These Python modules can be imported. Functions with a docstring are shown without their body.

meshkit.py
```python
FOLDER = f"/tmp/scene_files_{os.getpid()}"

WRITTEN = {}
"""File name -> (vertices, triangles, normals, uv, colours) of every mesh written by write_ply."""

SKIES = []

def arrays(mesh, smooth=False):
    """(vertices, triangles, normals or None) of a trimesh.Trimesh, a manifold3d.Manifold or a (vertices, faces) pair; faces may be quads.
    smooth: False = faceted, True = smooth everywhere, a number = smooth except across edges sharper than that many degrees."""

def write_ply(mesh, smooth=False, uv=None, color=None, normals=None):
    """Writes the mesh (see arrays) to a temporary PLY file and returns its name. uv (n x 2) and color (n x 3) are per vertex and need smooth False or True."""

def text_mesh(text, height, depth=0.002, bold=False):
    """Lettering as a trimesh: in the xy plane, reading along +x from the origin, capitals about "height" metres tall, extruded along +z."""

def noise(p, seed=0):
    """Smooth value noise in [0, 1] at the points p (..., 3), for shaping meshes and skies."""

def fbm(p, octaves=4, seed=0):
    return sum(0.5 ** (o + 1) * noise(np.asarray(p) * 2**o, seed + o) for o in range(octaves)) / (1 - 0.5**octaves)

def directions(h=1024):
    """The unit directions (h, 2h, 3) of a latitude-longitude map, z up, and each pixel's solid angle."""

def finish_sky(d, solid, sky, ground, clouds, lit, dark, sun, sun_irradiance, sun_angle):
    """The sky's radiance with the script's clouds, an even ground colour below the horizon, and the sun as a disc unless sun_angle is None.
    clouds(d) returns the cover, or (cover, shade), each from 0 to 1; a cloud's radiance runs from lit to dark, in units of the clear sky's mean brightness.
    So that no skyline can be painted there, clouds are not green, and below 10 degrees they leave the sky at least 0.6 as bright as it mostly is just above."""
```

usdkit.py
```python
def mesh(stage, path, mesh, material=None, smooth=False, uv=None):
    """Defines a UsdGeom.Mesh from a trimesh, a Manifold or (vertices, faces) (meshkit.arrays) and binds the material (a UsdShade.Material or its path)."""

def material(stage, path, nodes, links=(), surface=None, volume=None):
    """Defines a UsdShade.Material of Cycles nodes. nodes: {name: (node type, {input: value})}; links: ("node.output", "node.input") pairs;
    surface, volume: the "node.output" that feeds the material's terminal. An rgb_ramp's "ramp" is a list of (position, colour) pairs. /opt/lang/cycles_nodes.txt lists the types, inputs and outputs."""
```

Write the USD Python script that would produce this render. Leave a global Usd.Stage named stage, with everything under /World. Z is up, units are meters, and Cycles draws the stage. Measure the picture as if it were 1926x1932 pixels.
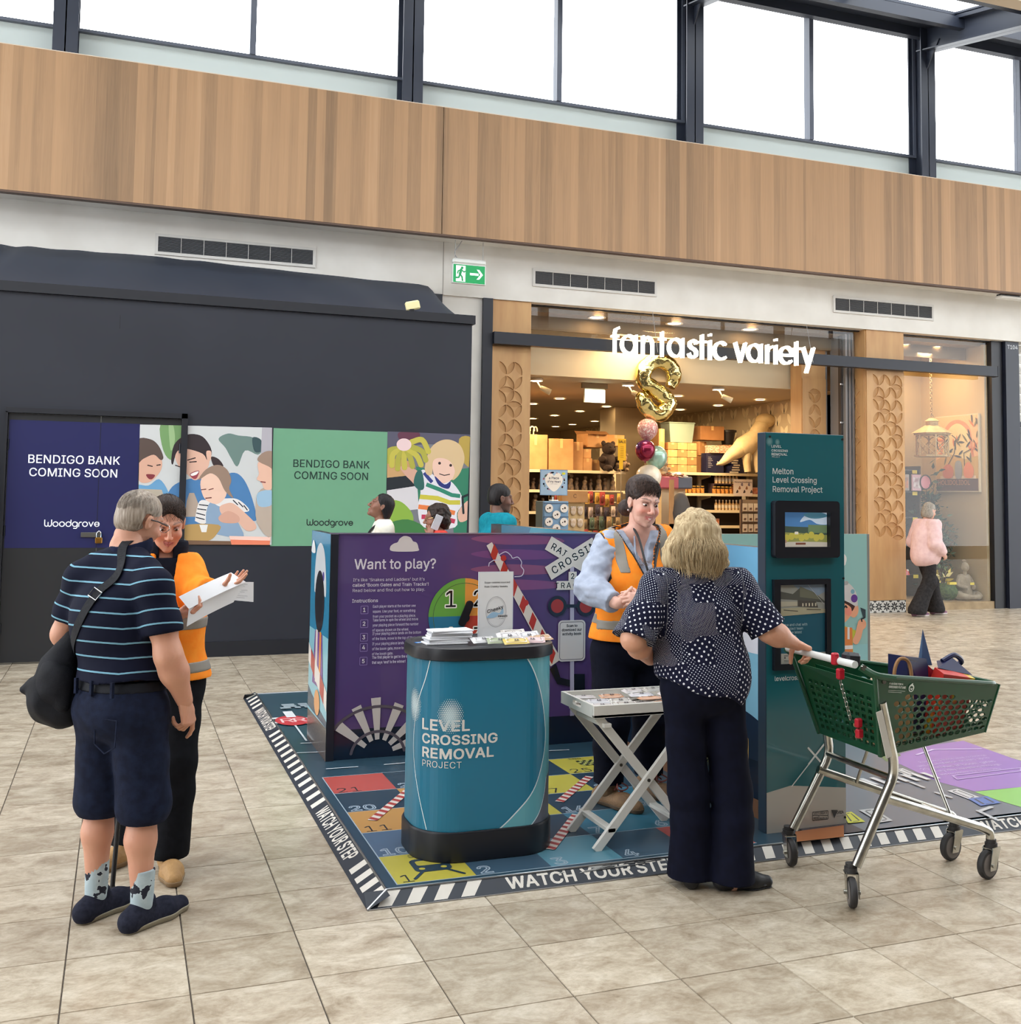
import math,random
import numpy as np,trimesh,manifold3d,shapely,usdkit,meshkit
from shapely.geometry import Polygon,Point,LineString,MultiPolygon,box as sbox
from shapely import affinity
from shapely.ops import unary_union
from pxr import Usd,UsdGeom,UsdLux,UsdShade,Gf,Sdf,Vt
random.seed(7); np.random.seed(7)
PI=math.pi
stage=Usd.Stage.CreateInMemory()
UsdGeom.SetStageUpAxis(stage,'Z'); UsdGeom.SetStageMetersPerUnit(stage,1.0)
W=UsdGeom.Xform.Define(stage,'/World').GetPrim()
UsdGeom.Scope.Define(stage,'/World/Looks')
# ---- camera: eye height 1.7 m, looking along the mall at an angle to the shop wall
cam=UsdGeom.Camera.Define(stage,'/World/camera')
yaw,pitch,roll=.350936,.064955,.013359
f_=np.array([math.sin(yaw)*math.cos(pitch),math.cos(yaw)*math.cos(pitch),math.sin(pitch)])
r_=np.array([math.cos(yaw),-math.sin(yaw),0]); u_=np.cross(r_,f_)
r2=math.cos(roll)*r_+math.sin(roll)*u_; u2=-math.sin(roll)*r_+math.cos(roll)*u_
mt=Gf.Matrix4d(*[float(v) for v in (*r2,0,*u2,0,*(-f_),0,0,0,1.7,1)])
cam.AddTransformOp().Set(mt)
HA=36.0
cam.CreateHorizontalApertureAttr(HA); cam.CreateVerticalApertureAttr(HA*1932/1926)
cam.CreateFocalLengthAttr(HA*1991.6/1926)
cam.CreateVerticalApertureOffsetAttr(-HA*(966-807.08)/1926)   # the frame is cropped from a taller picture
cam.CreateClippingRangeAttr(Gf.Vec2f(.05,500))
cam.CreateExposureAttr(.0)
# ---- sky: bright even overcast seen through the clerestory and the roof lights
dome=UsdLux.DomeLight.Define(stage,'/World/sky')
dome.CreateColorAttr(Gf.Vec3f(.93,.97,1.0)); dome.CreateIntensityAttr(1.25)
# ------------------------------------------------------------------ materials
_mats={}
def L(c):
    """sRGB 0-255 or 0-1 triple (or grey) to linear"""
    c=np.array(c if np.ndim(c) else (c,c,c),float)
    if c.max()>1.0:c=c/255.0
    return tuple(np.where(c <= .04045,c/12.92,((c+.055)/1.055)**2.4))
def mat(name,col=None,rough=.5,metal=0,nodes=None,links=(),surface='p.BSDF',**kw):
    if name in _mats:return _mats[name]
    d=dict(roughness=float(rough),metallic=float(metal))
    if col is not None:d['base_color']=L(col)
    d.update(kw)
    n={'p':('principled_bsdf',d)}
    if nodes:n.update(nodes)
    _mats[name]=usdkit.material(stage,'/World/Looks/'+name,n,links,surface=surface)
    return _mats[name]
def mottled(name,cols,rough=.5,scale=6,detail=4,stretch=(1,1,1),bump=.0,bscale=60,coord='object',dist=0,metal=0,**kw):
    """ramp of colours driven by noise in object space, with optional fine bump"""
    if name in _mats:return _mats[name]
    n={'tc':('texture_coordinate',{}),'mp':('mapping',{'scale':stretch}),
         'nz':('noise_texture',{'scale':float(scale),'detail':float(detail),'distortion':float(dist)}),
         'rp':('rgb_ramp',{'ramp':[(t,L(c)) for t,c in cols]})}
    lk=[('tc.'+coord,'mp.vector'),('mp.vector','nz.vector'),('nz.fac','rp.fac'),('rp.color','p.base_color')]
    if bump:
        n['n2']=('noise_texture',{'scale':float(bscale),'detail':3.0}); n['bp']=('bump',{'strength':float(bump),'distance':.01})
        lk+=[('mp.vector','n2.vector'),('n2.fac','bp.height'),('bp.normal','p.normal')]
    return mat(name,None,rough,metal,n,lk,**kw)
def vcol(name,rough=.5,bump=.0,bscale=200,**kw):
    """colour from the mesh's own primvar Cd (flat print, skin, mixed goods)"""
    n={'at':('attribute',{'attribute':'Cd'})}; lk=[('at.color','p.base_color')]
    if bump:
        n.update({'tc':('texture_coordinate',{}),'n2':('noise_texture',{'scale':float(bscale),'detail':3.0}),'bp':('bump',{'strength':float(bump),'distance':.005})})
        lk+=[('tc.object','n2.vector'),('n2.fac','bp.height'),('bp.normal','p.normal')]
    return mat(name,None,rough,0,n,lk,**kw)
def glow(name,col,strength):
    return mat(name,None,nodes={'e':('emission',{'color':L(col),'strength':float(strength)})},surface='e.emission')
def pane(name,tint=(1,1,1),ior=1.5,rough=.0):
    return mat(name,None,nodes={'t':('transparent_bsdf',{'color':tint}),'g':('glossy_bsdf',{'color':(1.,1.,1.),'roughness':float(rough)}),
               'f':('fresnel',{'IOR':ior}),'gm':('geometry',{}),'iv':('math',{'math_type':'subtract','value1':1.0}),'mu':('math',{'math_type':'multiply'}),'m':('mix_closure',{})},
               links=[('gm.backfacing','iv.value2'),('f.fac','mu.value1'),('iv.value','mu.value2'),('mu.value','m.fac'),('t.BSDF','m.closure1'),('g.BSDF','m.closure2')],surface='m.closure')
# ------------------------------------------------------------------ prims
_used={}
def numbered(path):
    k=_used.get(path,-1)+1; _used[path]=k
    return path if k==0 else '%s_%03d' % (path,k)
def rotm(axis,deg):
    return trimesh.transformations.rotation_matrix(math.radians(deg),axis)
def tag(o,label=None,cat=None,group=None,kind=None):
    p=o if isinstance(o,Usd.Prim) else o.GetPrim()
    for k,v in (('label',label),('category',cat),('group',group),('kind',kind)):
        if v:p.SetCustomDataByKey(k,v)
    return p
def thing(name,label=None,cat=None,loc=(0,0,0),rz=.0,group=None,kind=None,scale=None):
    x=UsdGeom.Xform.Define(stage,numbered('/World/'+name))
    x.AddTranslateOp().Set(Gf.Vec3d(*map(float,loc)))
    x.AddRotateZOp().Set(float(rz))
    if scale:x.AddScaleOp().Set(Gf.Vec3f(*map(float,scale)))
    return tag(x,label,cat,group,kind)
def obj(name,mesh,m,parent=None,smooth=30,label=None,cat=None,group=None,kind=None,uv=None):
    """one Mesh prim; mesh may carry .cd (per-vertex colours) or .pv (dict of primvars)"""
    base=str(parent.GetPath()) if parent is not None else '/World'
    path=numbered(base+'/'+name)
    cd=getattr(mesh,'cd',None); pv=getattr(mesh,'pv',{})
    if cd is not None or pv:smooth=True if smooth else False
    g=usdkit.mesh(stage,path,mesh,m,smooth=smooth)
    api=UsdGeom.PrimvarsAPI(g)
    if cd is not None:
        api.CreatePrimvar('Cd',Sdf.ValueTypeNames.Color3fArray,'vertex').Set(Vt.Vec3fArray.FromNumpy(np.asarray(cd,np.float32)))
    for k,v in pv.items():
        v=np.asarray(v,np.float32)
        if v.ndim==1:api.CreatePrimvar(k,Sdf.ValueTypeNames.FloatArray,'vertex').Set(Vt.FloatArray.FromNumpy(v))
        else:api.CreatePrimvar(k,Sdf.ValueTypeNames.Float3Array,'vertex').Set(Vt.Vec3fArray.FromNumpy(v))
    return tag(g,label,cat,group,kind)
def dup(root,loc,rz=.0,label=None,group=None,scale=None):
    was=root.GetCustomData(); import re
    nm=re.sub(r'_\d{3}$','',root.GetName())
    x=UsdGeom.Xform.Define(stage,numbered('/World/'+nm)); p=x.GetPrim()
    p.GetReferences().AddInternalReference(root.GetPath())
    x.ClearXformOpOrder()
    x.AddTranslateOp(opSuffix='c').Set(Gf.Vec3d(*map(float,loc))); x.AddRotateZOp(opSuffix='c').Set(float(rz))
    if scale:x.AddScaleOp(opSuffix='c').Set(Gf.Vec3f(*map(float,scale if np.ndim(scale) else (scale,)*3)))
    p.SetInstanceable(True)
    return tag(p,label or was.get('label'),was.get('category'),group or was.get('group'))
ORD='first second third fourth fifth sixth seventh eighth ninth tenth eleventh twelfth thirteenth fourteenth fifteenth sixteenth'.split()
# ------------------------------------------------------------------ meshes
class TM:
    """loose triangle mesh with optional colours"""
    def __init__(s,v,f,cd=None,pv=None):s.vertices,s.faces,s.cd,s.pv=np.asarray(v,float),np.asarray(f,int),cd,pv or {}
def toT(m):
    if hasattr(m,'to_mesh'):
        q=m.to_mesh(); return trimesh.Trimesh(q.vert_properties[:,:3],q.tri_verts,process=False)
    return m
def cat(*ms):
    ms=[toT(m) for m in (ms[0] if len(ms)==1 and isinstance(ms[0],(list,tuple)) else ms)]
    return trimesh.util.concatenate(ms)
def bx(sx,sy,sz,at=(0,0,0),rz=0,bev=.0):
    """box with centre bottom at 'at'; bev chamfers every edge"""
    if bev:
        e=min(bev,sx*.45,sy*.45,sz*.45); P=[]
        for a in (-1,1):
            for b in (-1,1):
                for c in (-1,1):
                    for k in range(3):
                        d=[sx/2-e,sy/2-e,sz/2-e]; d[k]+=e; P.append((a*d[0],b*d[1],c*d[2]))
        m=trimesh.convex.convex_hull(np.array(P))
    else:m=trimesh.creation.box((sx,sy,sz))
    m.apply_translation((0,0,sz/2))
    if rz:m.apply_transform(rotm((0,0,1),rz))
    m.apply_translation(at); return m
def bb(x0,x1,y0,y1,z0,z1,bev=.0):
    return bx(abs(x1-x0),abs(y1-y0),abs(z1-z0),((x0+x1)/2,(y0+y1)/2,min(z0,z1)),0,bev)
def cyl(r,a,b,n=20,r2=None):
    """cylinder / cone frustum from point a to point b"""
    a,b=np.array(a,float),np.array(b,float); d=b-a; h=np.linalg.norm(d); d /= h
    x=np.cross(d,(0,0,1.) if abs(d[2])<.9 else (1.,0,0)); x /= np.linalg.norm(x); y=np.cross(d,x)
    t=np.arange(n)*2*PI/n; r2=r if r2 is None else r2
    ring=np.cos(t)[:,None]*x+np.sin(t)[:,None]*y
    v=np.vstack([a+ring*r,b+ring*r2,[a],[b]]); i=np.arange(n); j=(i+1) % n
    f=np.vstack([np.c_[i,j,n+j],np.c_[i,n+j,n+i],np.c_[j,i,np.full(n,2*n)],np.c_[n+i,n+j,np.full(n,2*n+1)]])
    return trimesh.Trimesh(v,f[:,::-1] if np.dot(np.cross(x,y),d)<0 else f,process=False)
def tube(pts,r,n=10,closed=False,caps=True):
    """round tube swept along a polyline; r scalar or list"""
    p=np.asarray(pts,float); k=len(p); r=np.broadcast_to(np.asarray(r,float),(k,))
    t=np.gradient(p,axis=0) if not closed else np.roll(p,-1,0)-np.roll(p,1,0)
    t /= np.linalg.norm(t,axis=1,keepdims=True)+1e-12
    x=np.cross(t[0],(0,0,1.) if abs(t[0][2])<.9 else (1.,0,0)); x /= np.linalg.norm(x); V=[]
    an=np.arange(n)*2*PI/n
    for i in range(k):
        x=x-t[i]*np.dot(x,t[i]); x /= np.linalg.norm(x); y=np.cross(t[i],x)
        V.append(p[i]+r[i]*(np.cos(an)[:,None]*x+np.sin(an)[:,None]*y))
    v=np.vstack(V); F=[]
    for i in range(k if closed else k-1):
        a=i*n; b=((i+1) % k)*n; q=np.arange(n); w=(q+1) % n
        F+=[np.c_[a+q,a+w,b+w],np.c_[a+q,b+w,b+q]]
    if caps and not closed:
        v=np.vstack([v,p[:1],p[-1:]]); q=np.arange(n); w=(q+1) % n; e=(k-1)*n
        F+=[np.c_[w,q,np.full(n,k*n)],np.c_[e+q,e+w,np.full(n,k*n+1)]]
    return trimesh.Trimesh(v,np.vstack(F),process=False)
def smoothline(pts,n=8):
    """Catmull-Rom through the points"""
    p=np.asarray(pts,float); p=np.vstack([2*p[0]-p[1],p,2*p[-1]-p[-2]]); out=[]
    for i in range(1,len(p)-2):
        for t in np.arange(n)/n:
            a,b,c,d=p[i-1:i+3]
            out.append(.5*((2*b)+(c-a)*t+(2*a-5*b+4*c-d)*t*t+(3*b-a-3*c+d)*t**3))
    out.append(p[-2]); return np.array(out)
def bentline(pts,r,n=5):
    """polyline with rounded corners"""
    p=[np.array(q,float) for q in pts]; out=[p[0]]
    for a,b,c in zip(p,p[1:],p[2:]):
        u,v=a-b,c-b; lu,lv=np.linalg.norm(u),np.linalg.norm(v); e=min(r,lu*.45,lv*.45)
        s,t=b+u/lu*e,b+v/lv*e
        for k in range(n+1):
            w=k/n; out.append((1-w)**2*s+2*w*(1-w)*b+w*w*t)
    out.append(p[-1]); return np.array(out)
def lathe(prof,n=24,at=(0,0,0)):
    m=trimesh.creation.revolve(np.array(prof,float),sections=n); m.apply_translation(at); return m
def ext(poly,h):
    """extrude polygon(s) along +z"""
    gs=[g for g in getattr(poly,'geoms',[poly]) if g.area>1e-9 and g.geom_type=='Polygon']
    return cat([trimesh.creation.extrude_polygon(g,h,engine='earcut') for g in gs])
def place(m,o,ex,ey,ez=None):
    """map local x,y,z to axes ex,ey,ez at o"""
    ex,ey=np.array(ex,float),np.array(ey,float); ez=np.cross(ex,ey) if ez is None else np.array(ez,float)
    T=np.eye(4); T[:3,0],T[:3,1],T[:3,2],T[:3,3]=ex,ey,ez,o
    m=toT(m).copy(); m.apply_transform(T); return m
def uprightY(m,o=(0,0,0)):return place(m,o,(1,0,0),(0,0,1),(0,-1,0))   # local xy -> world XZ facing -Y
def ell(c,r,n=2):
    m=trimesh.creation.icosphere(n); m.apply_scale(r); m.apply_translation(c); return m
def hullof(spheres,n=10):
    """convex hull of (centre, radius) spheres"""
    P=[np.array(c)+r*trimesh.creation.icosphere(1).vertices for c,r in spheres]
    return trimesh.convex.convex_hull(np.vstack(P))
def displace(m,amp,sc,seed=0):
    m=toT(m).copy(); n=m.vertex_normals; m.vertices=m.vertices+n*((meshkit.fbm(np.array(m.vertices)*sc+31.7,3,seed)-.5)*2*amp)[:,None]; return m
# ------------------------------------------------------------------ lettering and flat print
from PIL import Image as _I,ImageDraw as _D,ImageFont as _F
import glob as _g
_fonts={}
def text(s,h,bold=0,font='Inter',px=64,spacing=.0,simp=.5):
    """lettering as shapely polygons, capitals h tall, origin at the left of the baseline. bold = stroke in percent of height"""
    key=(font,px)
    if key not in _fonts:_fonts[key]=_F.truetype(_g.glob('/opt/blender-*/*/datafiles/fonts/%s.woff2' % font)[0],px)
    if spacing:
        x=0; out=[]
        for ch in s:
            if ch != ' ':out.append(affinity.translate(text(ch,h,bold,font,px,0,simp),x,0))
            x+=(_fonts[key].getlength(ch)/px/.727*h)+spacing
        return unary_union(out)
    ft=_fonts[key]; x0,y0,x1,y1=ft.getbbox(s,anchor='ls')
    im=_I.new('L',(x1-x0+8,y1-y0+8)); _D.Draw(im).text((4-x0,4-y0),s,255,ft,anchor='ls')
    on=np.pad(np.asarray(im)>110,((0,0),(1,1))).astype(np.int8)
    rr,st=np.nonzero(np.diff(on,axis=1)==1); en=np.nonzero(np.diff(on,axis=1)==-1)[1]
    g=unary_union(shapely.box(st,-rr-1,en,-rr)).buffer(.7).buffer(-.7).simplify(simp)
    if bold:g=g.buffer(bold*px/100)
    k=h/(.727*px); return affinity.affine_transform(g,[k,0,0,k,-(4-x0)*k,(4-y0)*k])
def width(g):return g.bounds[2]-g.bounds[0]
def at(g,x,y,ang=0,anchor='l',sx=1,sy=1):
    w=width(g); g=affinity.translate(g,{'l':-g.bounds[0],'c':-(g.bounds[0]+w/2),'r':-g.bounds[2]}[anchor],0)
    if sx != 1 or sy != 1:g=affinity.scale(g,sx,sy,origin=(0,0))
    if ang:g=affinity.rotate(g,ang,origin=(0,0))
    return affinity.translate(g,x,y)
def poly(p):return Polygon(p).buffer(0)
def sp(pts,n=6):
    """closed smooth outline through the points"""
    p=np.asarray(pts,float); k=len(p); out=[]
    for i in range(k):
        a,b,c,d=p[i-1],p[i],p[(i+1) % k],p[(i+2) % k]
        for t in np.arange(n)/n:out.append(.5*((2*b)+(c-a)*t+(2*a-5*b+4*c-d)*t*t+(3*b-a-3*c+d)*t**3))
    return Polygon(out).buffer(0)
def rrect(x0,y0,x1,y1,r):return sbox(x0+r,y0+r,x1-r,y1-r).buffer(r,6)
def circ(x,y,r,n=12,ry=None):
    c=Point(0,0).buffer(1,n); return affinity.translate(affinity.scale(c,r,ry or r,origin=(0,0)),x,y)
def line(pts,w,cap=1):return LineString(pts).buffer(w/2,4,cap_style=cap,join_style=1)
class Print:
    """flat coloured shapes, each a hair above the last, as ONE mesh with colours of its own"""
    def __init__(s,step=.00025,clip=None):s.v,s.f,s.c,s.k,s.n,s.step,s.clip=[],[],[],0,0,step,clip
    def add(s,g,col,up=True):
        if s.clip is not None:g=g.intersection(s.clip)
        if up:s.k+=1
        for q in getattr(g,'geoms',[g]):
            if q.geom_type != 'Polygon' or q.area<1e-8:continue
            try:v,f=trimesh.creation.triangulate_polygon(q,engine='earcut')
            except Exception:continue
            if len(v)==0:continue
            v=v[:f.max()+1]
            a=v[f]; sg=np.cross(a[:,1]-a[:,0],a[:,2]-a[:,0]); f=np.where(sg[:,None]<0,f[:,::-1],f)
            s.v.append(np.c_[v,np.full(len(v),s.k*s.step)]); s.f.append(f+s.n); s.n+=len(v)
            s.c.append(np.tile(L(col),(len(v),1)))
        return s
    def text(s,t,h,x,y,col,anchor='l',ang=0,**kw):
        return s.add(at(text(t,h,**kw),x,y,ang,anchor),col)
    def mesh(s,fn=None):
        v=np.vstack(s.v)
        if fn is not None:v=fn(v)
        m=TM(v,np.vstack(s.f),np.vstack(s.c)); return m
    def onY(s,o):o=np.array(o,float); return s.mesh(lambda v:np.c_[o[0]+v[:,0],o[1]-v[:,2],o[2]+v[:,1]])      # faces -Y
    def onX(s,o,sg=-1):o=np.array(o,float); return s.mesh(lambda v:np.c_[o[0]+sg*v[:,2],o[1]+sg*v[:,0],o[2]+v[:,1]])  # sg -1: faces -X, local x runs to -Y
    def onZ(s,o):o=np.array(o,float); return s.mesh(lambda v:v+o)
# ------------------------------------------------------------------ floor
TX,TY,TX0,TY0=.4105,.4225,.277,4.256
def floor_nodes():
    n={'g':('geometry',{}),'oi':('object_info',{}),'ad':('math',{'math_type':'add'}),'sc':('math',{'math_type':'multiply','value2':37.0}),
         'wv':('combine_xyz',{}),'va':('vector_math',{'math_type':'add'}),'mp':('mapping',{'scale':(1.0,1.5,1.0)}),
         'n1':('noise_texture',{'scale':5.5,'detail':8.0,'roughness':.68,'distortion':.5}),
         'n2':('noise_texture',{'scale':38.0,'detail':5.0,'roughness':.65}),
         'r1':('rgb_ramp',{'ramp':[(.28,L((148,133,113))),(.42,L((176,162,142))),(.56,L((192,180,161))),(.72,L((207,198,182)))]}),
         'r2':('rgb_ramp',{'ramp':[(.3,(.80,.78,.75)),(.6,(1,1,1))]}),
         'tr':('rgb_ramp',{'ramp':[(.0,(.80,.78,.75)),(.5,(.95,.94,.93)),(1.0,(1.05,1.05,1.04))]}),
         'fr':('math',{'math_type':'fraction'}),
         'm1':('mix',{'mix_type':'multiply','fac':1.0}),'m2':('mix',{'mix_type':'multiply','fac':1.0}),
         'rr':('map_range',{'from_min':.3,'from_max':.7,'to_min':.20,'to_max':.34})}
    lk=[('oi.random','ad.value1'),('g.random_per_island','ad.value2'),('ad.value','fr.value1'),('fr.value','sc.value1'),
          ('sc.value','wv.x'),('sc.value','wv.z'),('g.position','va.vector1'),('wv.vector','va.vector2'),('va.vector','mp.vector'),('mp.vector','n1.vector'),('mp.vector','n2.vector'),
          ('n1.fac','r1.fac'),('n2.fac','r2.fac'),('fr.value','tr.fac'),('r1.color','m1.color1'),('r2.color','m1.color2'),('m1.color','m2.color1'),('tr.color','m2.color2'),
          ('m2.color','p.base_color'),('n1.fac','rr.value'),('rr.result','p.roughness')]
    return n,lk
_n,_l=floor_nodes()
M_TILE=mat('travertine_tile',None,.25,nodes=_n,links=_l)
floor=thing('floor',kind='structure')
obj('slab',bb(-14,34,-6,40,-.2,-.004),mat('grout',(74,66,57),.8),floor,False)
def tilemesh():
    a,b,e=TX/2-.002,TY/2-.002,.0015
    v=[(x*a,y*b,-.0039) for x,y in ((-1,-1),(1,-1),(1,1),(-1,1))]+[(x*(a-e),y*(b-e),0) for x,y in ((-1,-1),(1,-1),(1,1),(-1,1))]
    f=[(4,5,6),(4,6,7)]+[q for i in range(4) for q in ((i,(i+1) % 4,4+(i+1) % 4),(i,4+(i+1) % 4,4+i))]
    return np.array(v),np.array(f)
tv,tf=tilemesh(); near,rest=[],[]
Mc=np.array([r2,u2,f_])
for i in range(-12,60):
    for j in range(-6,26):
        x,y=TX0+(i+.5)*TX,TY0+(j+.5)*TY
        c=Mc @ (np.array([x,y,-1.7]))
        seen=c[2]>.5 and abs(c[0]/c[2]*1991.6)<1010 and -c[1]/c[2]*1991.6<1160 and not (1.1<x<5.3 and 4.5<y<9.0)
        if y>13.6 and not (seen and x>13.2):continue
        (near if seen else rest).append((c[2],x,y))
near.sort()
for d,x,y in near[:300]:
    obj('tile',TM(tv+(x,y,0),tf),M_TILE,floor,False)
V=np.array([(x,y,0) for d,x,y in near[300:]+rest]); k=len(V)
obj('tile_field',TM((V[:,None]+tv[None]).reshape(-1,3),(np.arange(k)[:,None,None]*8+tf[None]).reshape(-1,3)),M_TILE,floor,False,kind='stuff')
# ------------------------------------------------------------------ walls above the shops
WHITE=mottled('white_plaster',[(.3,(214,210,203)),(.7,(226,223,217))],.75,2.0)
DARK=mat('black_steel_paint',(33,36,46),.45)
STEEL=mat('dark_blue_steel',(48,54,68),.4)
wall_back=thing('wall_back',kind='structure')
obj('bulkhead',bb(-8,24,13.3,13.6,4.352,5.06),WHITE,wall_back,False)
obj('soffit',bb(-8,24,12.86,13.6,5.06,5.12),WHITE,wall_back,False)
obj('plaster_panel',bb(3.86,4.46,13.34,13.6,0,4.352),WHITE,wall_back,False)
obj('plaster_panel',bb(-8,3.7,13.4,13.6,0,4.352),WHITE,wall_back,False)
obj('joint',bb(3.885,3.893,13.297,13.3,4.352,5.06),mat('joint_shadow',(150,146,140),.8),wall_back,False)  # thin grey joint line on the bulkhead face
# timber-print fascia: three long panels
def wood(name,base,vary=1.0,boardw=.16,axis='x',tint=1.0):
    b=np.array(base,float)
    rampc=[(.0,b*.70),(.3,b*.88),(.5,b*.98),(.75,b*1.04),(1.0,b*np.array([1.10,1.13,1.18]))]
    n={'g':('texture_coordinate',{}),'sx':('separate_xyz',{}),'wp':('noise_texture',{'scale':.35,'detail':1.0}),
         'bw':('math',{'math_type':'multiply_add','value2':1.0/boardw,'value3':.0}),'fl':('math',{'math_type':'floor'}),
         'fs':('math',{'math_type':'multiply','value2':1.0/boardw*.61}),'fl2':('math',{'math_type':'floor'}),'wn2':('white_noise_texture',{'dimensions':'1D'}),
         'wn':('white_noise_texture',{'dimensions':'1D'}),'av':('math',{'math_type':'add'}),'hv':('math',{'math_type':'multiply','value2':.5}),
         'cv':('combine_xyz',{}),'va':('vector_math',{'math_type':'multiply_add','vector2':(1.,1.,1.)}),'mp':('mapping',{'scale':(22.0,22.0,.9)}),
         'gr':('noise_texture',{'scale':1.0,'detail':6.0,'roughness':.65,'distortion':.8}),
         'gm':('math',{'math_type':'multiply_add','value2':.55,'value3':-.27}),'sm':('math',{'math_type':'add'}),
         'mk':('math',{'math_type':'multiply_add','value2':.75*vary,'value3':.13}),'rp':('rgb_ramp',{'ramp':[(t,L(np.clip(c,1.01,255))) for t,c in rampc]})}
    lk=[('g.object','sx.vector'),('sx.'+axis,'bw.value1'),('sx.'+axis,'fs.value1'),('bw.value','fl.value1'),('fs.value','fl2.value1'),('fl.value','wn.w'),('fl2.value','wn2.w'),
          ('wn.value','av.value1'),('wn2.value','av.value2'),('av.value','hv.value1'),
          ('fl.value','cv.z'),('g.object','va.vector1'),('cv.vector','va.vector3'),('va.vector','mp.vector'),('mp.vector','gr.vector'),
          ('gr.fac','gm.value1'),('hv.value','mk.value1'),('mk.value','sm.value1'),('gm.value','sm.value2'),('sm.value','rp.fac'),('rp.color','p.base_color')]
    return mat(name,None,.5,nodes=n,links=lk)
WOOD=wood('timber_laminate',(172,135,98),boardw=.11)
trim=thing('trim_1',kind='structure')
FX=[-9.0,3.715,16.6,24.0]
for a,b in zip(FX,FX[1:]):obj('panel',bb(a+.004,b-.004,12.8,12.88,5.035,6.69),WOOD,trim,False)
obj('edge_strip',bb(-9,24,12.803,12.9,5.012,5.036),mat('panel_edge_brown',(92,70,58),.6),trim,False)
obj('backing',bb(-9,24,12.88,12.9,5.05,6.66),DARK,trim,False)
obj('capping',bb(-9,24,12.8,13.3,6.69,6.70),mat('pale_cap',(214,200,180),.6),trim,False)
# steel columns and rafters (I-sections), clerestory windows
def ibeam(Lz,w,d,tf_=.02,tw=.014):
    """I-section along +z, flanges parallel to x, depth along y"""
    return cat(bb(-w/2,w/2,-d/2,-d/2+tf_,0,Lz),bb(-w/2,w/2,d/2-tf_,d/2,0,Lz),bb(-tw/2,tw/2,-d/2,d/2,0,Lz))
CX=[-4.93,-.80,3.33,7.47,11.62,15.75]
SL=-.2255                                          # the side roof falls towards the mall
for i,x in enumerate(CX):
    t=thing('steel_column',kind='structure',loc=(x,13.08,0))
    obj('post',place(ibeam(2.5,.27,.30),(0,0,6.70),(1,0,0),(0,1,0)),STEEL,t,False)
    a=np.array((0,-.02,8.78)); b=np.array((0,-3.2,8.80+3.15*SL)); u=(b-a)/np.linalg.norm(b-a); up=np.cross((1,0,0),u)
    obj('rafter',place(ibeam(float(np.linalg.norm(b-a)),.24,.42),a-up*.21*(1 if up[2]<0 else -1),(1,0,0),np.cross(u,(1,0,0)),u),STEEL,t,False)
    obj('haunch_plate',place(ext(poly([(0,0),(.32,.03),(.0,-.42)]),.016),(-.008,-.1,8.82),(0,-1,0),(0,0,1),(-1,0,0)),STEEL,t,False)
PANE=pane('clear_pane'); GREYGL=mat('frosted_spandrel',(203,214,213),.35)
FRAME=mat('window_frame_grey',(92,98,112),.4)
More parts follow.
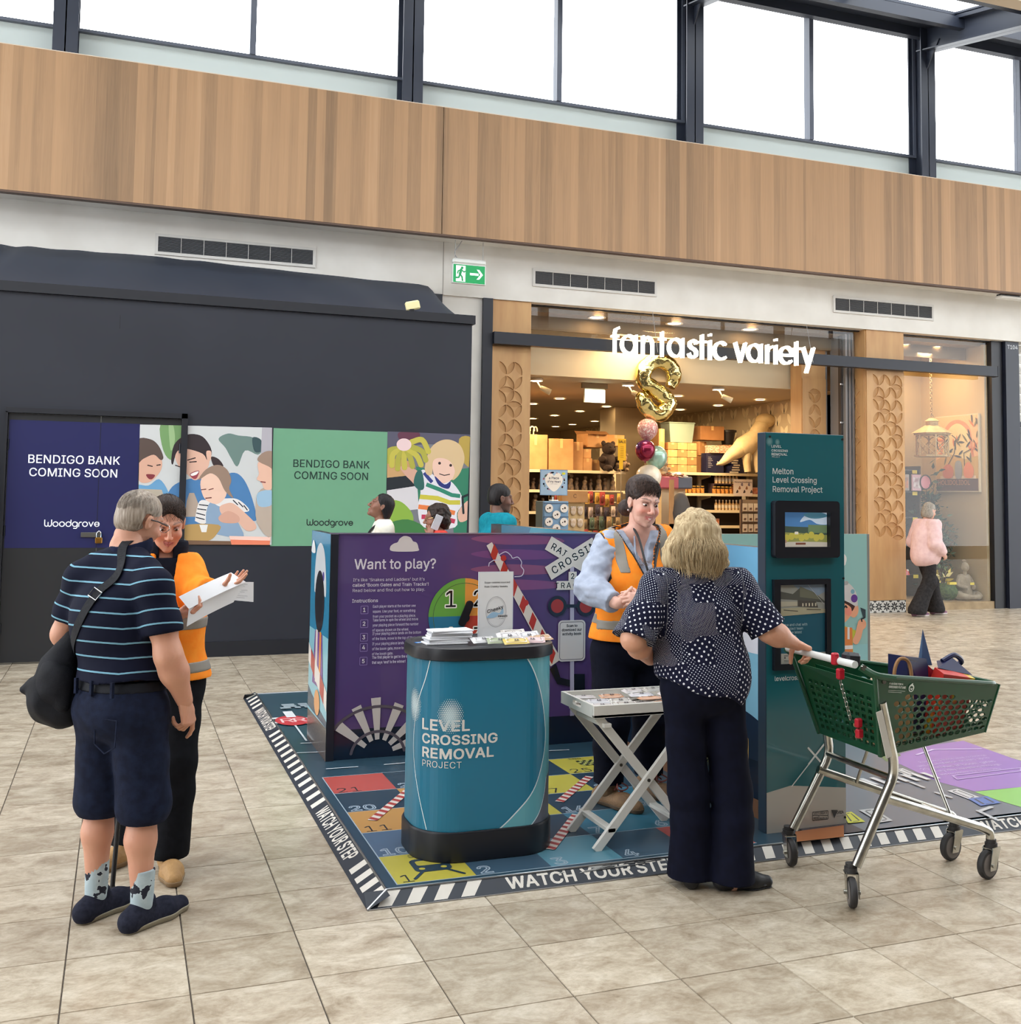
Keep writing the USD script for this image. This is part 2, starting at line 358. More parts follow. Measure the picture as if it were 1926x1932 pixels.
for i,(a,b) in enumerate(zip(CX,CX[1:])):
    w=thing('window_%d' % (i+1),kind='structure'); x0,x1=a+.02,b-.02; xm=(a+b)/2+.07
    obj('spandrel',bb(x0,x1,13.24,13.27,6.70,7.12),GREYGL,w,False)
    obj('sill',bb(x0,x1,13.18,13.30,7.12,7.155),FRAME,w,False)
    obj('mullion',bb(xm-.035,xm+.035,13.16,13.30,7.155,9.12),FRAME,w,False)
    obj('head',bb(x0,x1,13.16,13.30,9.10,9.24),FRAME,w,False)
    obj('jamb',bb(x0,x0+.05,13.18,13.30,7.155,9.1),FRAME,w,False); obj('jamb',bb(x1-.05,x1,13.18,13.30,7.155,9.1),FRAME,w,False)
    for p,q in ((x0+.05,xm-.035),(xm+.035,x1-.05)):obj('pane',bb(p,q,13.235,13.241,7.155,9.1),PANE,w,False)
# roof: dark deck with glazed strips, ridge over the middle of the mall
ceil=thing('ceiling',kind='structure')
def slope(x0,x1,y0,y1,z0,z1,th):
    v=np.array([(x,y,z+k) for k in (0,th) for x,y,z in ((x0,y0,z0),(x1,y0,z0),(x1,y1,z1),(x0,y1,z1))])
    return trimesh.convex.convex_hull(v)
def rz_(y):y=max(y,11-y); return 9.2+(13.3-y)*SL if y>9.9 else 8.3
RB=[13.6,12.22,11.0,9.95,9.9,8.9,8.4,7.0,6.6,4.4,4.0,2.6,2.1,1.1,.0,-1.2,-2.6]       # deck and glass along Y; unseen middle glazing added to keep the light level
XR=[-9]+CX+[20,24]
for k,(ya,yb) in enumerate(zip(RB,RB[1:])):
    if k in (3,5,9,11):obj('deck',slope(-9,24,ya,yb,rz_(ya),rz_(yb),.1),WHITE,ceil,False)
    elif k % 2==0 and not 3<k<12:obj('deck',slope(-9,24,ya,yb,rz_(ya),rz_(yb),.1),STEEL,ceil,False)
    else:
        for xa,xb in zip(XR,XR[1:]):
            xm=(xa+xb)/2
            obj('roof_pane',cat(slope(xa+.1,xm-.04,ya,yb,rz_(ya)+.05,rz_(yb)+.05,.01),slope(xm+.04,xb-.1,ya,yb,rz_(ya)+.05,rz_(yb)+.05,.01)),PANE,ceil,False)
            obj('roof_bar',cat(slope(xm-.05,xm+.05,ya,yb,rz_(ya),rz_(yb),.1),slope(xb-.12,xb+.12,ya,yb,rz_(ya),rz_(yb),.1)),STEEL,ceil,False)
for y in (13.0,12.2,11.0):obj('purlin',bb(-9,24,y-.05,y+.05,rz_(y)-.16,rz_(y)),STEEL,ceil,False)
obj('beige_bulkhead',bb(-9,24,9.7,9.9,7.86,8.5),mat('beige_plaster',(206,192,172),.8),ceil,False)
# the facing side of the mall, behind the viewer: same fascia, windows and shopfronts
wall_front=thing('wall_front',kind='structure')
obj('fascia',bb(-9,24,-1.88,-1.8,5.03,6.69),WOOD,wall_front,False)
obj('bulkhead',bb(-9,24,-2.5,-2.3,3.6,5.06),mat('opposite_bulkhead',(112,106,100),.7),wall_front,False)
obj('soffit',bb(-9,24,-2.4,-1.8,5.06,5.1),WHITE,wall_front,False)
obj('shopfront',bb(-9,24,-2.6,-2.45,0,3.6),mottled('opposite_shopfront',[(.35,(44,42,42)),(.6,(92,84,76))],.5,.8),wall_front,False)
obj('spandrel',bb(-9,24,-2.27,-2.24,6.70,7.12),GREYGL,wall_front,False)
for x in CX+[19.9]:obj('column',bb(x-.13,x+.13,-2.2,-1.95,6.7,9.3),STEEL,wall_front,False); obj('mullion',bb(x+2.1,x+2.17,-2.3,-2.16,7.1,9.2),FRAME,wall_front,False)
obj('head',bb(-9,24,-2.3,-2.1,9.1,9.3),FRAME,wall_front,False)
# ------------------------------------------------------------------ air grilles, exit sign
def grille(x0,x1,z0,z1,label):
    t=thing('air_grille',label,'air vent',(x0,13.3,z0),group=None); w,h=x1-x0,z1-z0
    fr=mat('grille_frame',(206,203,198),.5); f=.035
    obj('frame',cat(bb(0,w,-.02,0,0,f),bb(0,w,-.02,0,h-f,h),bb(0,f,-.02,0,f,h-f),bb(w-f,w,-.02,0,f,h-f)),fr,t,False)
    obj('duct',bb(f,w-f,-.002,-.001,f,h-f),mat('duct_black',(30,31,34),.8),t,False)
    n=12; bl=mat('grille_blade',(108,110,114),.45)
    for k in range(n):
        z=f+(k+.5)*(h-2*f)/n; m=trimesh.creation.box((w-2*f,.014,.0035)); m.apply_transform(rotm((1,0,0),-35)); m.apply_translation((w/2,-.009,z))
        obj('blade',m,bl,t,False)
    for k in range(1,7):obj('divider',bb(f+k*(w-2*f)/7-.003,f+k*(w-2*f)/7+.003,-.018,-.003,f,h-f),fr,t,False)
grille(.267,2.2,4.56,4.815,'long slatted air vent above the dark blue hoarding, leftmost of three')
grille(5.16,7.06,4.57,4.815,'long slatted air vent above the lit shop sign, middle of three')
grille(10.08,11.99,4.57,4.825,'long slatted air vent above the right timber shop pier, rightmost of three')
t=thing('exit_sign','green and white running man exit sign with arrow hanging below timber fascia','exit sign',(3.915,12.95,4.455))
G=Print(); G.add(sbox(0,0,.43,.235),(18,150,84)).add(sbox(.035,.012,.165,.223),(232,246,238))
man=unary_union([circ(.118,.193,.017),line([(.105,.168),(.09,.11)],.034),line([(.108,.165),(.145,.14),(.158,.15)],.015),line([(.1,.165),(.066,.15),(.058,.12)],.015),line([(.092,.108),(.118,.075),(.125,.03)],.02),line([(.09,.108),(.075,.065),(.03,.06)],.02)])
G.add(man,(18,140,80)).add(unary_union([sbox(.225,.105,.345,.137),poly([(.315,.055),(.352,.055),(.405,.121),(.352,.187),(.315,.187),(.365,.121)])]),(232,246,238))
obj('body',bb(-.01,.445,-.03,.03,-.01,.245,.005),mat('sign_white',(222,224,220),.4),t)
pm=G.onY((0,-.0302,0)); obj('pictogram',pm,mat('exit_print',None,.5,nodes={'at':('attribute',{'attribute':'Cd'})},links=[('at.color','p.base_color'),('at.color','p.emission_color')],emission_strength=.25),t,False)
obj('lamp_housing',bb(-.012,.447,-.045,.045,.245,.315,.02),mat('sign_white',None),t)
obj('hanger',cat(tube([(.03,0,.31),(.03,0,.56)],.004,6),tube([(.41,0,.31),(.41,0,.56)],.004,6),tube(smoothline([(.06,0,.31),(.03,.02,.4),(.09,.03,.5),(.12,0,.555)]),.006,6)),mat('hanger_grey',(150,150,150),.4),t)
t=thing('ceiling_speaker','small flat white fitting under the timber fascia at the far right','light fitting',(13.2,12.95,5.0))
obj('body',bb(-.22,.5,-.06,.1,-.045,.0,.02),mat('fitting_white',(225,225,222),.4),t); obj('bracket',bb(-.2,.2,-.02,.06,-.001,.02),DARK,t,False)
# ------------------------------------------------------------------ hoarding of the shop being fitted out
HY=11.45
HB=mottled('hoarding_paint',[(.3,(27,30,41)),(.7,(33,36,47))],.55,1.2)
hd=thing('hoarding','dark blue black site hoarding across a closed shop, with bank posters','hoarding',(0,0,0))
obj('panel',bb(-4.2,-1.1,HY,HY+.08,0,3.68),HB,hd,False)
obj('panel',bb(-1.1,.61,HY,HY+.08,2.50,3.68),HB,hd,False)
obj('panel',bb(.61,3.705,HY,HY+.08,0,3.68),HB,hd,False)
obj('side_return',bb(3.66,3.70,HY+.08,13.3,0,3.68),HB,hd,False)
obj('capping',bb(-4.2,3.735,HY-.035,HY+.1,3.665,3.765),mat('capping_black',(19,21,30),.5),hd,False)
obj('baseboard',bb(.61,3.7,HY-.015,HY,0,.155),mat('capping_black',None),hd,False)
obj('baseboard',bb(-4.2,-1.1,HY-.015,HY,0,.155),mat('capping_black',None),hd,False)
dl=mat('door_paint',(28,29,33),.5)
for k,(a,b) in enumerate(((-1.075,-.232),(-.222,.55))):
    d=obj('door_leaf',bb(a,b,HY-.01,HY+.04,.02,2.455),dl,hd,False)
    obj('hinge',cat([cyl(.012,((a+.004) if k==0 else (b-.004),HY-.018,z),((a+.004) if k==0 else (b-.004),HY-.018,z+.1),8) for z in (.3,1.25,2.1)]),mat('hinge_steel',(60,62,66),.4,1),d)
obj('door_frame',cat(bb(.552,.615,HY-.05,HY+.06,0,2.51),bb(-1.1,.61,HY-.05,HY+.06,2.46,2.51),bb(-1.1,-1.08,HY-.05,HY+.06,0,2.47)),mat('capping_black',None),hd,False)
obj('paint_crack',bb(-.085,-.079,HY-.001,HY,3.36,3.5),mat('crack_black',(14,15,19),.7),hd,False)
# loose black sheet closing the gap up to the bulkhead
top=np.array([(-1.747,13.28,4.52),(-1.419,13.28,4.521),(-1.263,13.28,4.499),(-1.113,13.28,4.525),(-.858,13.28,4.512),(-.572,13.28,4.526),(-.368,13.28,4.52),(-.044,13.28,4.531),(.317,13.28,4.532),(.593,13.28,4.518),(.81,13.28,4.525),(1.188,13.28,4.506),(1.705,13.28,4.498),(1.968,13.28,4.487),(2.506,13.28,4.479),(2.919,13.28,4.465),(3.269,13.28,4.467),(3.554,13.28,4.463),(3.713,13.28,4.44),(3.743,13.28,4.393)])
tx=np.linspace(top[0,0],top[-1,0],90); tz=np.interp(tx,top[:,0],top[:,2])
V=[]; NR=14
for i,x in enumerate(tx):
    u=i/89
    for k in range(NR):
        s=k/(NR-1); xb=-2.2+(3.66+2.2)*u
        V.append((x*s+xb*(1-s),HY+.09+(13.285-HY-.09)*s-.10*math.sin(PI*s),3.70+(tz[i]-3.70)*s-.09*math.sin(PI*s)+.02*math.sin(x*7+s*3)*math.sin(PI*s)))
F=[(i*NR+k,(i+1)*NR+k,(i+1)*NR+k+1,i*NR+k+1) for i in range(89) for k in range(NR-1)]
g=trimesh.Trimesh(*usdkit.meshkit.arrays((np.array(V),np.array(F)))[:2],process=False)
m2_=g.copy(); m2_.vertices=m2_.vertices-(0,.002,.008); m2_.invert()
obj('dust_sheet',cat(g,m2_),mat('black_sheet',(38,45,60),.6),None,True,'wavy black dust sheet sloping from the hoarding top up to the white bulkhead','sheet')
t=thing('unit_number_post','narrow black post with white letters T103 behind the hoarding','sign',(3.72,13.3,3.6))
obj('post',bb(0,.155,-.04,.0,0,.75),DARK,t,False); obj('lettering',Print().text('T103',.1,.015,.38,(220,220,220),bold=2).onY((0,-.0405,0)),vcol('flat_print',.5),t,False)
t=thing('work_lamp','small yellow and white lamp clipped on the hoarding top at right','lamp',(3.02,HY+.02,3.765))
obj('head',place(bx(.16,.06,.1,(0,0,.02),0,.015),(0,0,0),(1,0,.25),(0,1,0)),mat('lamp_cream',(236,224,170),.4),t); obj('clip',bb(-.06,.0,-.03,.03,0,.03,.008),mat('clip_black',(20,20,22),.5),t)
t=thing('padlock','brass padlock on the split of the blue poster door','padlock',(-.205,HY-.045,1.235))
obj('body',bb(-.033,.033,-.014,.014,-.06,0,.006),mat('brass',(176,130,62),.3,1),t)
obj('shackle',tube(smoothline([(-.02,0,-.01),(-.02,0,.04),(0,0,.062),(.02,0,.04),(.02,0,-.01)]),.006,8),mat('chrome',(200,202,205),.15,1),t)
obj('hasp',bb(-.17,.02,.012,.03,-.0,.05,.004),mat('hasp_steel',(120,120,118),.4,1),t)
# ---- posters: flat prints on the hoarding; local x = world X, local y = height
FP=vcol('flat_print',.5); GP=vcol('gloss_print',.28)
NAVY,GREEN=(14,18,78),(106,158,126)
def woodgrove(P,x0,y0,x1,col):
    """rounded geometric lettering, drawn as strokes in a cell of height 1"""
    st,x=[],0
    def o(x):return Point(x+.36,.36).buffer(.36,12).exterior
    def S(g):st.append(g.buffer(.085,6))
    S(LineString([(0,1.0),(0,.3),(.08,.08),(.3,.0),(.5,.12),(.5,.62)])); S(LineString([(.5,.12),(.7,0),(.92,.08),(1.0,.3),(1.0,1.0)]))
    x=1.22
    for ch in 'oodgrove':
        if ch=='o':S(o(x)); x+=.95
        elif ch=='d':S(o(x)); S(LineString([(x+.72,.36),(x+.72,1.0)])); x+=.95
        elif ch=='g':S(o(x)); S(LineString([(x+.72,.6),(x+.72,-.1),(x+.55,-.32),(x+.2,-.3)])); x+=.95
        elif ch=='r':S(LineString([(x,0),(x,.45),(x+.14,.66),(x+.36,.68)])); x+=.55
        elif ch=='v':S(LineString([(x,.68),(x+.3,.02),(x+.6,.68)])); x+=.82
        elif ch=='e':S(LineString([(x+.68,.2),(x+.5,.03),(x+.3,.0),(x+.08,.15),(x,.36),(x+.1,.6),(x+.36,.72),(x+.62,.6),(x+.7,.38),(x+.04,.36)])); x+=.9
    g=unary_union(st); k=(x1-x0)/width(g); P.add(affinity.affine_transform(g,[k,0,0,k,x0-g.bounds[0]*k,y0]),col)
def headline(P,pts,lines,col):
    for (a,b),s in zip(pts,lines):
        g=text(s,1,bold=1.2); k=(b[0]-a[0])/width(g); P.add(affinity.translate(affinity.scale(affinity.translate(g,-g.bounds[0],0),k,k,origin=(0,0)),a[0],(a[1]+b[1])/2),col)
P1=Print(clip=sbox(-1.066,1.13,.146,2.39)); P1.add(sbox(-1.07,1.12,.146,2.392),NAVY)
headline(P1,[[(-.884,1.964),(-.033,1.973)],[(-.87,1.844),(-.054,1.833)]],('BENDIGO BANK','COMING SOON'),(236,238,244))
woodgrove(P1,*[(-.716,1.343)][0],[(-.202,1.339)][0][0],(236,238,244))
P1.add(sbox(-.2295,1.1,-.2245,2.42),(14,15,26))
obj('poster',P1.onY((0,HY-.0115,0)),FP,hd,False,label='navy blue bank poster with white lettering on the hoarding door')
P3=Print(); P3.add(sbox(1.494,1.14,2.739,2.396),GREEN)
headline(P3,[[(1.713,1.985),(2.545,1.986)],[(1.727,1.866),(2.531,1.851)]],('BENDIGO BANK','COMING SOON'),(24,52,44))
woodgrove(P3,*[(1.871,1.362)][0],[(2.377,1.358)][0][0],(22,34,34))
obj('poster',P3.onY((0,HY-.0015,0)),FP,hd,False,label='pale green bank poster with dark lettering on the hoarding')
# ---- two photographic posters, drawn flat in large colour patches
SKN=(218,174,154)
def patch(P,pts,c,n=4,up=True):P.add(sp(pts,n) if n else poly(pts),c,up=up)
P2=Print(step=.0001,clip=poly([(.146,2.385),(1.477,2.399),(1.506,1.153),(.162,1.163)])); P2.add(sbox(.1,1.1,1.6,2.5),(198,200,200))
patch(P2,[(.347,2.398),(.54,2.405),(.547,2.184),(.474,2.029),(.382,2.125)],(112,150,96)); patch(P2,[(.425,2.4),(.467,2.402),(.493,2.238),(.455,2.127)],(150,180,130)); patch(P2,[(.928,2.262),(1.023,2.321),(1.133,2.303),(1.287,2.285),(1.378,2.18),(1.336,2.106),(1.203,2.147),(1.131,1.978),(1.064,2.06),(1.001,2.17)],(104,128,122)); patch(P2,[(1.276,2.285),(1.365,2.265),(1.379,2.152),(1.302,2.139)],(52,76,80)); patch(P2,[(1.372,2.401),(1.494,2.405),(1.509,1.873),(1.365,1.87)],(172,168,176),0)
patch(P2,[(.435,1.635),(.483,1.755),(.601,1.823),(.727,1.847),(.866,1.828),(1.068,1.909),(1.178,1.867),(1.27,1.7),(1.344,1.433),(1.268,1.421),(1.101,1.52),(.89,1.392),(.574,1.352),(.516,1.526)],(72,122,172)); patch(P2,[(.653,1.692),(.7,1.693),(.746,1.583),(.75,1.446),(.618,1.445),(.629,1.609)],(172,154,140),0)
patch(P2,[(.498,2.095),(.601,2.153),(.761,2.113),(.838,2.049),(.83,1.96),(.759,1.859),(.696,1.825),(.609,1.9),(.533,1.975)],SKN); patch(P2,[(.463,2.028),(.485,2.183),(.566,2.273),(.66,2.304),(.767,2.28),(.845,2.182),(.863,2.094),(.822,2.037),(.772,2.102),(.612,2.148),(.518,2.118),(.481,1.985)],(44,34,38)); patch(P2,[(.859,2.071),(.934,2.051),(.985,1.974),(.894,1.972)],(52,38,40)); patch(P2,[(.652,1.89),(.741,1.925),(.722,1.847),(.685,1.841)],(150,62,74)); patch(P2,[(.662,1.89),(.735,1.919),(.721,1.886),(.673,1.868)],(240,236,232)); P2.add(unary_union([line([(.626,2.032),(.699,2.056)],.012),line([(.648,2.011),(.711,2.018)],.012),line([(.507,1.975),(.555,1.959)],.01)]),(62,44,42)); patch(P2,[(.809,2.126),(.857,2.127),(.854,2.038),(.822,2.037)],SKN)
patch(P2,[(.137,1.766),(.249,1.762),(.35,1.829),(.437,1.716),(.429,1.634),(.14,1.663)],(100,152,192)); patch(P2,[(.149,1.999),(.265,2.078),(.364,2.037),(.368,1.928),(.299,1.828),(.228,1.789),(.155,1.815)],(210,164,142)); patch(P2,[(.131,2.227),(.254,2.236),(.334,2.173),(.384,2.059),(.359,2.026),(.29,2.079),(.189,2.033),(.139,1.999)],(84,68,62)); patch(P2,[(.225,1.876),(.308,1.872),(.283,1.828),(.247,1.833)],(124,46,54)); P2.add(unary_union([line([(.237,1.969),(.279,1.959)],.012),line([(.325,1.971),(.356,1.977)],.012)]),(58,42,40)); patch(P2,[(.148,1.728),(.38,1.721),(.409,1.634),(.141,1.631)],(176,164,148),0)
patch(P2,[(.719,1.429),(.756,1.605),(.862,1.618),(1.055,1.642),(1.164,1.621),(1.265,1.522),(1.189,1.499),(1.047,1.542),(.899,1.463),(.816,1.375),(.731,1.396)],(222,218,216)); P2.add(unary_union([line(p,.011) for p in ([(.742,1.528),(.822,1.518)],[(.733,1.484),(.813,1.463)],[(.729,1.44),(.809,1.419)],[(.757,1.572),(.842,1.562)],[(1.098,1.62),(1.143,1.576)],[(1.153,1.599),(1.198,1.554)],[(1.209,1.566),(1.243,1.521)])]),(40,44,56))
patch(P2,[(.825,1.446),(.863,1.595),(.949,1.558),(1.058,1.52),(1.171,1.354),(1.197,1.232),(.883,1.287)],(134,158,184)); patch(P2,[(.76,1.815),(.842,1.905),(.962,1.84),(1.019,1.764),(1.021,1.664),(.949,1.585),(.863,1.595),(.791,1.661)],(230,192,172)); patch(P2,[(.738,1.825),(.809,1.937),(.926,1.99),(1.024,1.942),(1.071,1.831),(1.052,1.742),(1.098,1.642),(1.009,1.719),(.94,1.851),(.853,1.899)],(146,122,106)); P2.add(unary_union([line([(.773,1.727),(.816,1.733)],.01),line([(.848,1.728),(.89,1.74)],.01),line([(.819,1.639),(.872,1.645)],.012)]),(110,62,56)); patch(P2,[(1.099,1.587),(1.211,1.499),(1.323,1.388),(1.336,1.321),(1.238,1.304),(1.115,1.431),(.995,1.464),(.96,1.547),(1.024,1.586)],SKN); patch(P2,[(.953,1.442),(1.048,1.509),(1.158,1.454),(1.149,1.387),(.997,1.387)],(206,158,138))
patch(P2,[(.59,1.352),(.955,1.364),(.937,1.265),(.843,1.194),(.642,1.199)],(178,144,88)); patch(P2,[(.595,1.205),(1.111,1.193),(1.113,1.143),(.597,1.145)],(112,84,64),0); patch(P2,[(.763,1.364),(.848,1.364),(.835,1.287),(.787,1.287)],(224,222,220),0); patch(P2,[(1.072,1.237),(1.493,1.226),(1.484,1.142),(1.096,1.143)],(228,128,96),0); patch(P2,[(1.066,1.248),(1.493,1.237),(1.488,1.198),(1.078,1.21)],(240,198,184),0)
patch(P2,[(1.347,1.702),(1.501,1.732),(1.504,1.243),(1.345,1.394)],(180,164,150)); patch(P2,[(1.347,1.702),(1.502,1.726),(1.5,1.58),(1.362,1.562)],(150,182,206)); patch(P2,[(1.338,2.016),(1.409,2.052),(1.5,1.986),(1.495,1.76),(1.418,1.742),(1.383,1.814),(1.332,1.847),(1.353,1.904)],(224,180,158)); patch(P2,[(1.332,2.05),(1.401,2.136),(1.501,2.133),(1.506,1.963),(1.45,1.985)],(152,128,112)); P2.add(line([(1.377,1.82),(1.421,1.815)],.012),(130,60,60)); 
obj('poster',P2.onY((0,HY-.0125,0)),FP,hd,False,label='photographic poster of a woman and three children baking, on the hoarding')
P4=Print(step=.0001,clip=poly([(2.739,2.402),(3.703,2.398),(3.678,1.278),(2.751,1.277)])); P4.add(sbox(2.6,1.1,3.8,2.5),(116,118,126))
patch(P4,[(2.703,2.412),(3.722,2.447),(3.725,2.265),(3.162,2.273),(2.708,2.189)],(84,82,100)); patch(P4,[(2.866,2.394),(3.098,2.402),(3.075,2.306),(2.905,2.289)],(96,50,70)); patch(P4,[(3.571,2.345),(3.723,2.35),(3.728,2.036),(3.613,2.105)],(176,150,70)); patch(P4,[(2.728,2.084),(3.012,2.067),(3.016,1.89),(2.732,1.884)],(196,154,106)); patch(P4,[(2.714,1.884),(3.058,1.926),(3.061,1.784),(2.717,1.744)],(28,34,42),0); patch(P4,[(2.717,1.744),(3.109,1.808),(3.145,1.549),(2.932,1.523),(2.721,1.592)],(206,202,206),0); patch(P4,[(3.446,1.981),(3.729,2.023),(3.716,1.254),(3.528,1.254)],(48,122,94),0); patch(P4,[(3.074,2.021),(3.204,1.994),(3.212,1.549),(3.114,1.548)],(48,122,94),0)
patch(P4,[(2.721,1.592),(2.858,1.64),(2.98,1.571),(3.055,1.442),(2.998,1.254),(2.728,1.254)],(134,170,66)); patch(P4,[(2.743,1.37),(2.995,1.43),(3.241,1.313),(3.243,1.242),(2.728,1.242)],(62,120,66))
patch(P4,[(3.13,1.975),(3.26,1.942),(3.386,1.837),(3.479,1.862),(3.595,1.732),(3.628,1.613),(3.561,1.504),(3.539,1.343),(3.179,1.342),(3.102,1.548),(3.129,1.726)],(218,216,222))
for w,c,p in ((.045,(46,130,106),[(3.195,1.822),(3.357,1.765),(3.495,1.707),(3.595,1.696)]),(.05,(196,186,66),[(3.118,1.684),(3.327,1.669),(3.471,1.623),(3.596,1.624)]),(.05,(222,122,66),[(3.108,1.572),(3.329,1.55),(3.536,1.504)]),(.05,(186,56,84),[(3.147,1.46),(3.362,1.455),(3.537,1.409)]),(.04,(48,58,126),[(3.168,1.952),(3.218,1.893),(3.262,1.847)])):P4.add(line(p,w,2).intersection(sp([(3.13,1.975),(3.26,1.942),(3.386,1.837),(3.479,1.862),(3.595,1.732),(3.628,1.613),(3.561,1.504),(3.539,1.343),(3.179,1.342),(3.102,1.548),(3.129,1.726)],4)),c)
patch(P4,[(2.898,2.017),(3.069,1.985),(3.157,1.88),(3.11,1.773),(3.023,1.854),(2.924,1.947)],(206,160,140)); patch(P4,[(3.082,1.962),(3.143,1.963),(3.171,1.786),(3.11,1.761),(3.048,1.831)],(44,96,90)); patch(P4,[(3.573,1.516),(3.697,1.649),(3.713,1.463),(3.6,1.403)],SKN)
patch(P4,[(3.257,2.097),(3.35,2.147),(3.487,2.126),(3.551,2.056),(3.541,1.935),(3.454,1.856),(3.368,1.842),(3.292,1.901)],(228,190,172)); patch(P4,[(3.173,1.999),(3.201,2.143),(3.255,2.252),(3.359,2.321),(3.471,2.33),(3.585,2.273),(3.638,2.142),(3.615,2.021),(3.566,1.924),(3.498,1.875),(3.527,1.983),(3.463,2.09),(3.35,2.123),(3.27,2.085),(3.26,1.942),(3.205,1.929)],(208,180,138)); P4.add(unary_union([circ(*[(3.345,2.063)][0],.016),circ(*[(3.476,2.042)][0],.016),line([(3.347,1.943),(3.403,1.927),(3.465,1.94)],.01)]),(48,36,36)); patch(P4,[(3.292,1.918),(3.405,1.825),(3.479,1.862),(3.456,1.778),(3.343,1.812)],(40,50,116))
for k,p in enumerate(([(2.918,2.218),(2.768,2.19),(2.758,2.073)],[(2.924,2.207),(2.811,2.156),(2.795,2.026)],[(2.937,2.195),(2.872,2.123),(2.862,1.993)],[(2.943,2.195),(2.933,2.1),(2.941,2.006)],[(2.961,2.196),(3.005,2.114),(3.032,2.02)],[(2.979,2.208),(3.078,2.14),(3.129,2.04)],[(3.003,2.244),(3.139,2.189),(3.183,2.095)],[(3.014,2.292),(3.136,2.32),(3.212,2.191)])):P4.add(line(smoothline(np.array(p),4).tolist(),.062),[(168,164,66),(188,178,74)][k % 2])
P4.add(circ(*[(2.929,2.26)][0],.085,10,.07),(226,198,198)); P4.add(unary_union([line([(3.636,1.505),(3.621,1.685),(3.708,1.722)],.025)]),(24,36,42))
obj('poster',P4.onY((0,HY-.0015,0)),FP,hd,False,label='photographic poster of a fair haired child lifting bananas, on the hoarding')
# ------------------------------------------------------------------ raised game mat with ramped edges
DZ=.05
def fit(P,s,a,b,col,bold=0,font='Inter',px=48,simp=.6,spacing=0,vs=1):
    g=text(s,1,bold,font,px,spacing,simp); k=(b[0]-a[0])/width(g)
    P.add(affinity.translate(affinity.scale(affinity.translate(g,-g.bounds[0],0),k,k*vs,origin=(0,0)),a[0],a[1]),col)
X0,X1,Y0,Y1=1.095,5.46,4.428,8.985
deck=thing('game_platform','large low platform printed as a railway board game, with striped ramp edges','floor game',(0,0,0))
TEAL_D=(42,66,80)
obj('deck',bb(X0,X1,Y0,Y1,0,DZ),mat('deck_side',(34,46,56),.5),deck,False)
T=Print(); T.add(sbox(X0,Y0,X1,Y1),TEAL_D)
ORG,RED,YEL,DK,SLATE,BLU,LBL=(176,132,74),(170,76,70),(176,166,66),(38,60,74),(58,82,100),(52,108,130),(84,132,148)
cells=[[YEL,SLATE,LBL,SLATE,RED],[(74,96,118),DK,DK,BLU,BLU],[ORG,DK,YEL,DK,BLU],[DK,ORG,DK,YEL,DK],[RED,DK,ORG,DK,YEL]]
gx,gy,cw,ch=1.152,4.468,.3545,.358
for r in range(5):
    for c in range(5):
        x,y=gx+c*cw,gy+r*ch; T.add(sbox(x,y,x+cw,y+ch),cells[r][c],up=(r+c==0))
T.add(unary_union([line([(gx,gy+r*ch),(gx+5*cw,gy+r*ch)],.006) for r in range(6)]+[line([(gx,gy),(gx,gy+5*ch)],.006)]),(150,166,176))
for r in range(5):
    for c in range(5):
        n=r*5+(c+1 if r % 2==0 else 5-c); g=at(text(str(n),.085,font='Inter',px=48),gx+c*cw+.03,gy+r*ch+.015)
        lt=cells[r][c] in (YEL,ORG,RED)
        T.add(g.buffer(.004).difference(g.buffer(-.003)) if not lt else g.buffer(-.001),(150,166,178) if not lt else (40,44,46),up=(r+c==0))
# start square train
tx,ty=gx+.2,gy+.2
T.text('START',.035,gx+.13,gy+.305,(84,92,60)); tr=rrect(tx-.085,ty-.09,tx+.085,ty+.075,.035)
T.add(tr,(38,58,72)).add(rrect(tx-.06,ty-.01,tx+.06,ty+.05,.015),YEL).add(unary_union([circ(tx-.05,ty-.05,.014),circ(tx+.05,ty-.05,.014)]),YEL)
T.add(unary_union([line([(tx-.06,ty-.09),(tx-.11,ty-.16)],.016),line([(tx+.06,ty-.09),(tx+.11,ty-.16)],.016)]),(38,58,72))
ex,ey=gx+4*cw,gy+4*ch
T.text('END',.03,ex+.13,ey+.31,(70,80,50))
for i in range(8):
    for j in range(4):
        T.add(sbox(ex+.15+i*.022,ey+.15+j*.03,ex+.172+i*.022,ey+.18+j*.03),(30,40,40) if (i+j) % 2 else (170,170,90),up=(i+j==0))
T.add(line([(ex+.235,ey+.15),(ex+.3,ey+.01)],.01),(30,40,40))
# boom gates and track lines across the squares
def boom(a,b,w=.05,n=9):
    a,b=np.array(a),np.array(b); u=(b-a)/np.linalg.norm(b-a); v=np.array((-u[1],u[0]))*w/2; L_=np.linalg.norm(b-a)
    T.add(poly([a-v,b-v,b+v,a+v]),(205,196,186))
    for k in range(n):
        s,e=L_*k/n,L_*(k+.5)/n; q=u*.018
        T.add(poly([a+u*s-v,a+u*e-v,a+u*e+v+q,a+u*s+v+q]),(158,62,56),up=(k==0))
boom(*[(1.246,5.365),(1.584,5.88)]); boom(*[(2.28,5.38),(2.653,5.807)]); boom(*[(1.937,4.679),(2.278,5.141)])
for a in ([(1.211,6.43),(1.394,6.425)],[(1.564,6.426),(1.719,6.432)],[(2.658,6.457),(2.792,6.446)],[(1.103,6.872),(1.255,6.855)],[(1.166,7.124),(1.265,7.109)],[(1.212,7.753),(1.211,7.189)],[(3.086,5.276),(3.146,5.236)]):T.add(line(a,.014),(196,202,206))
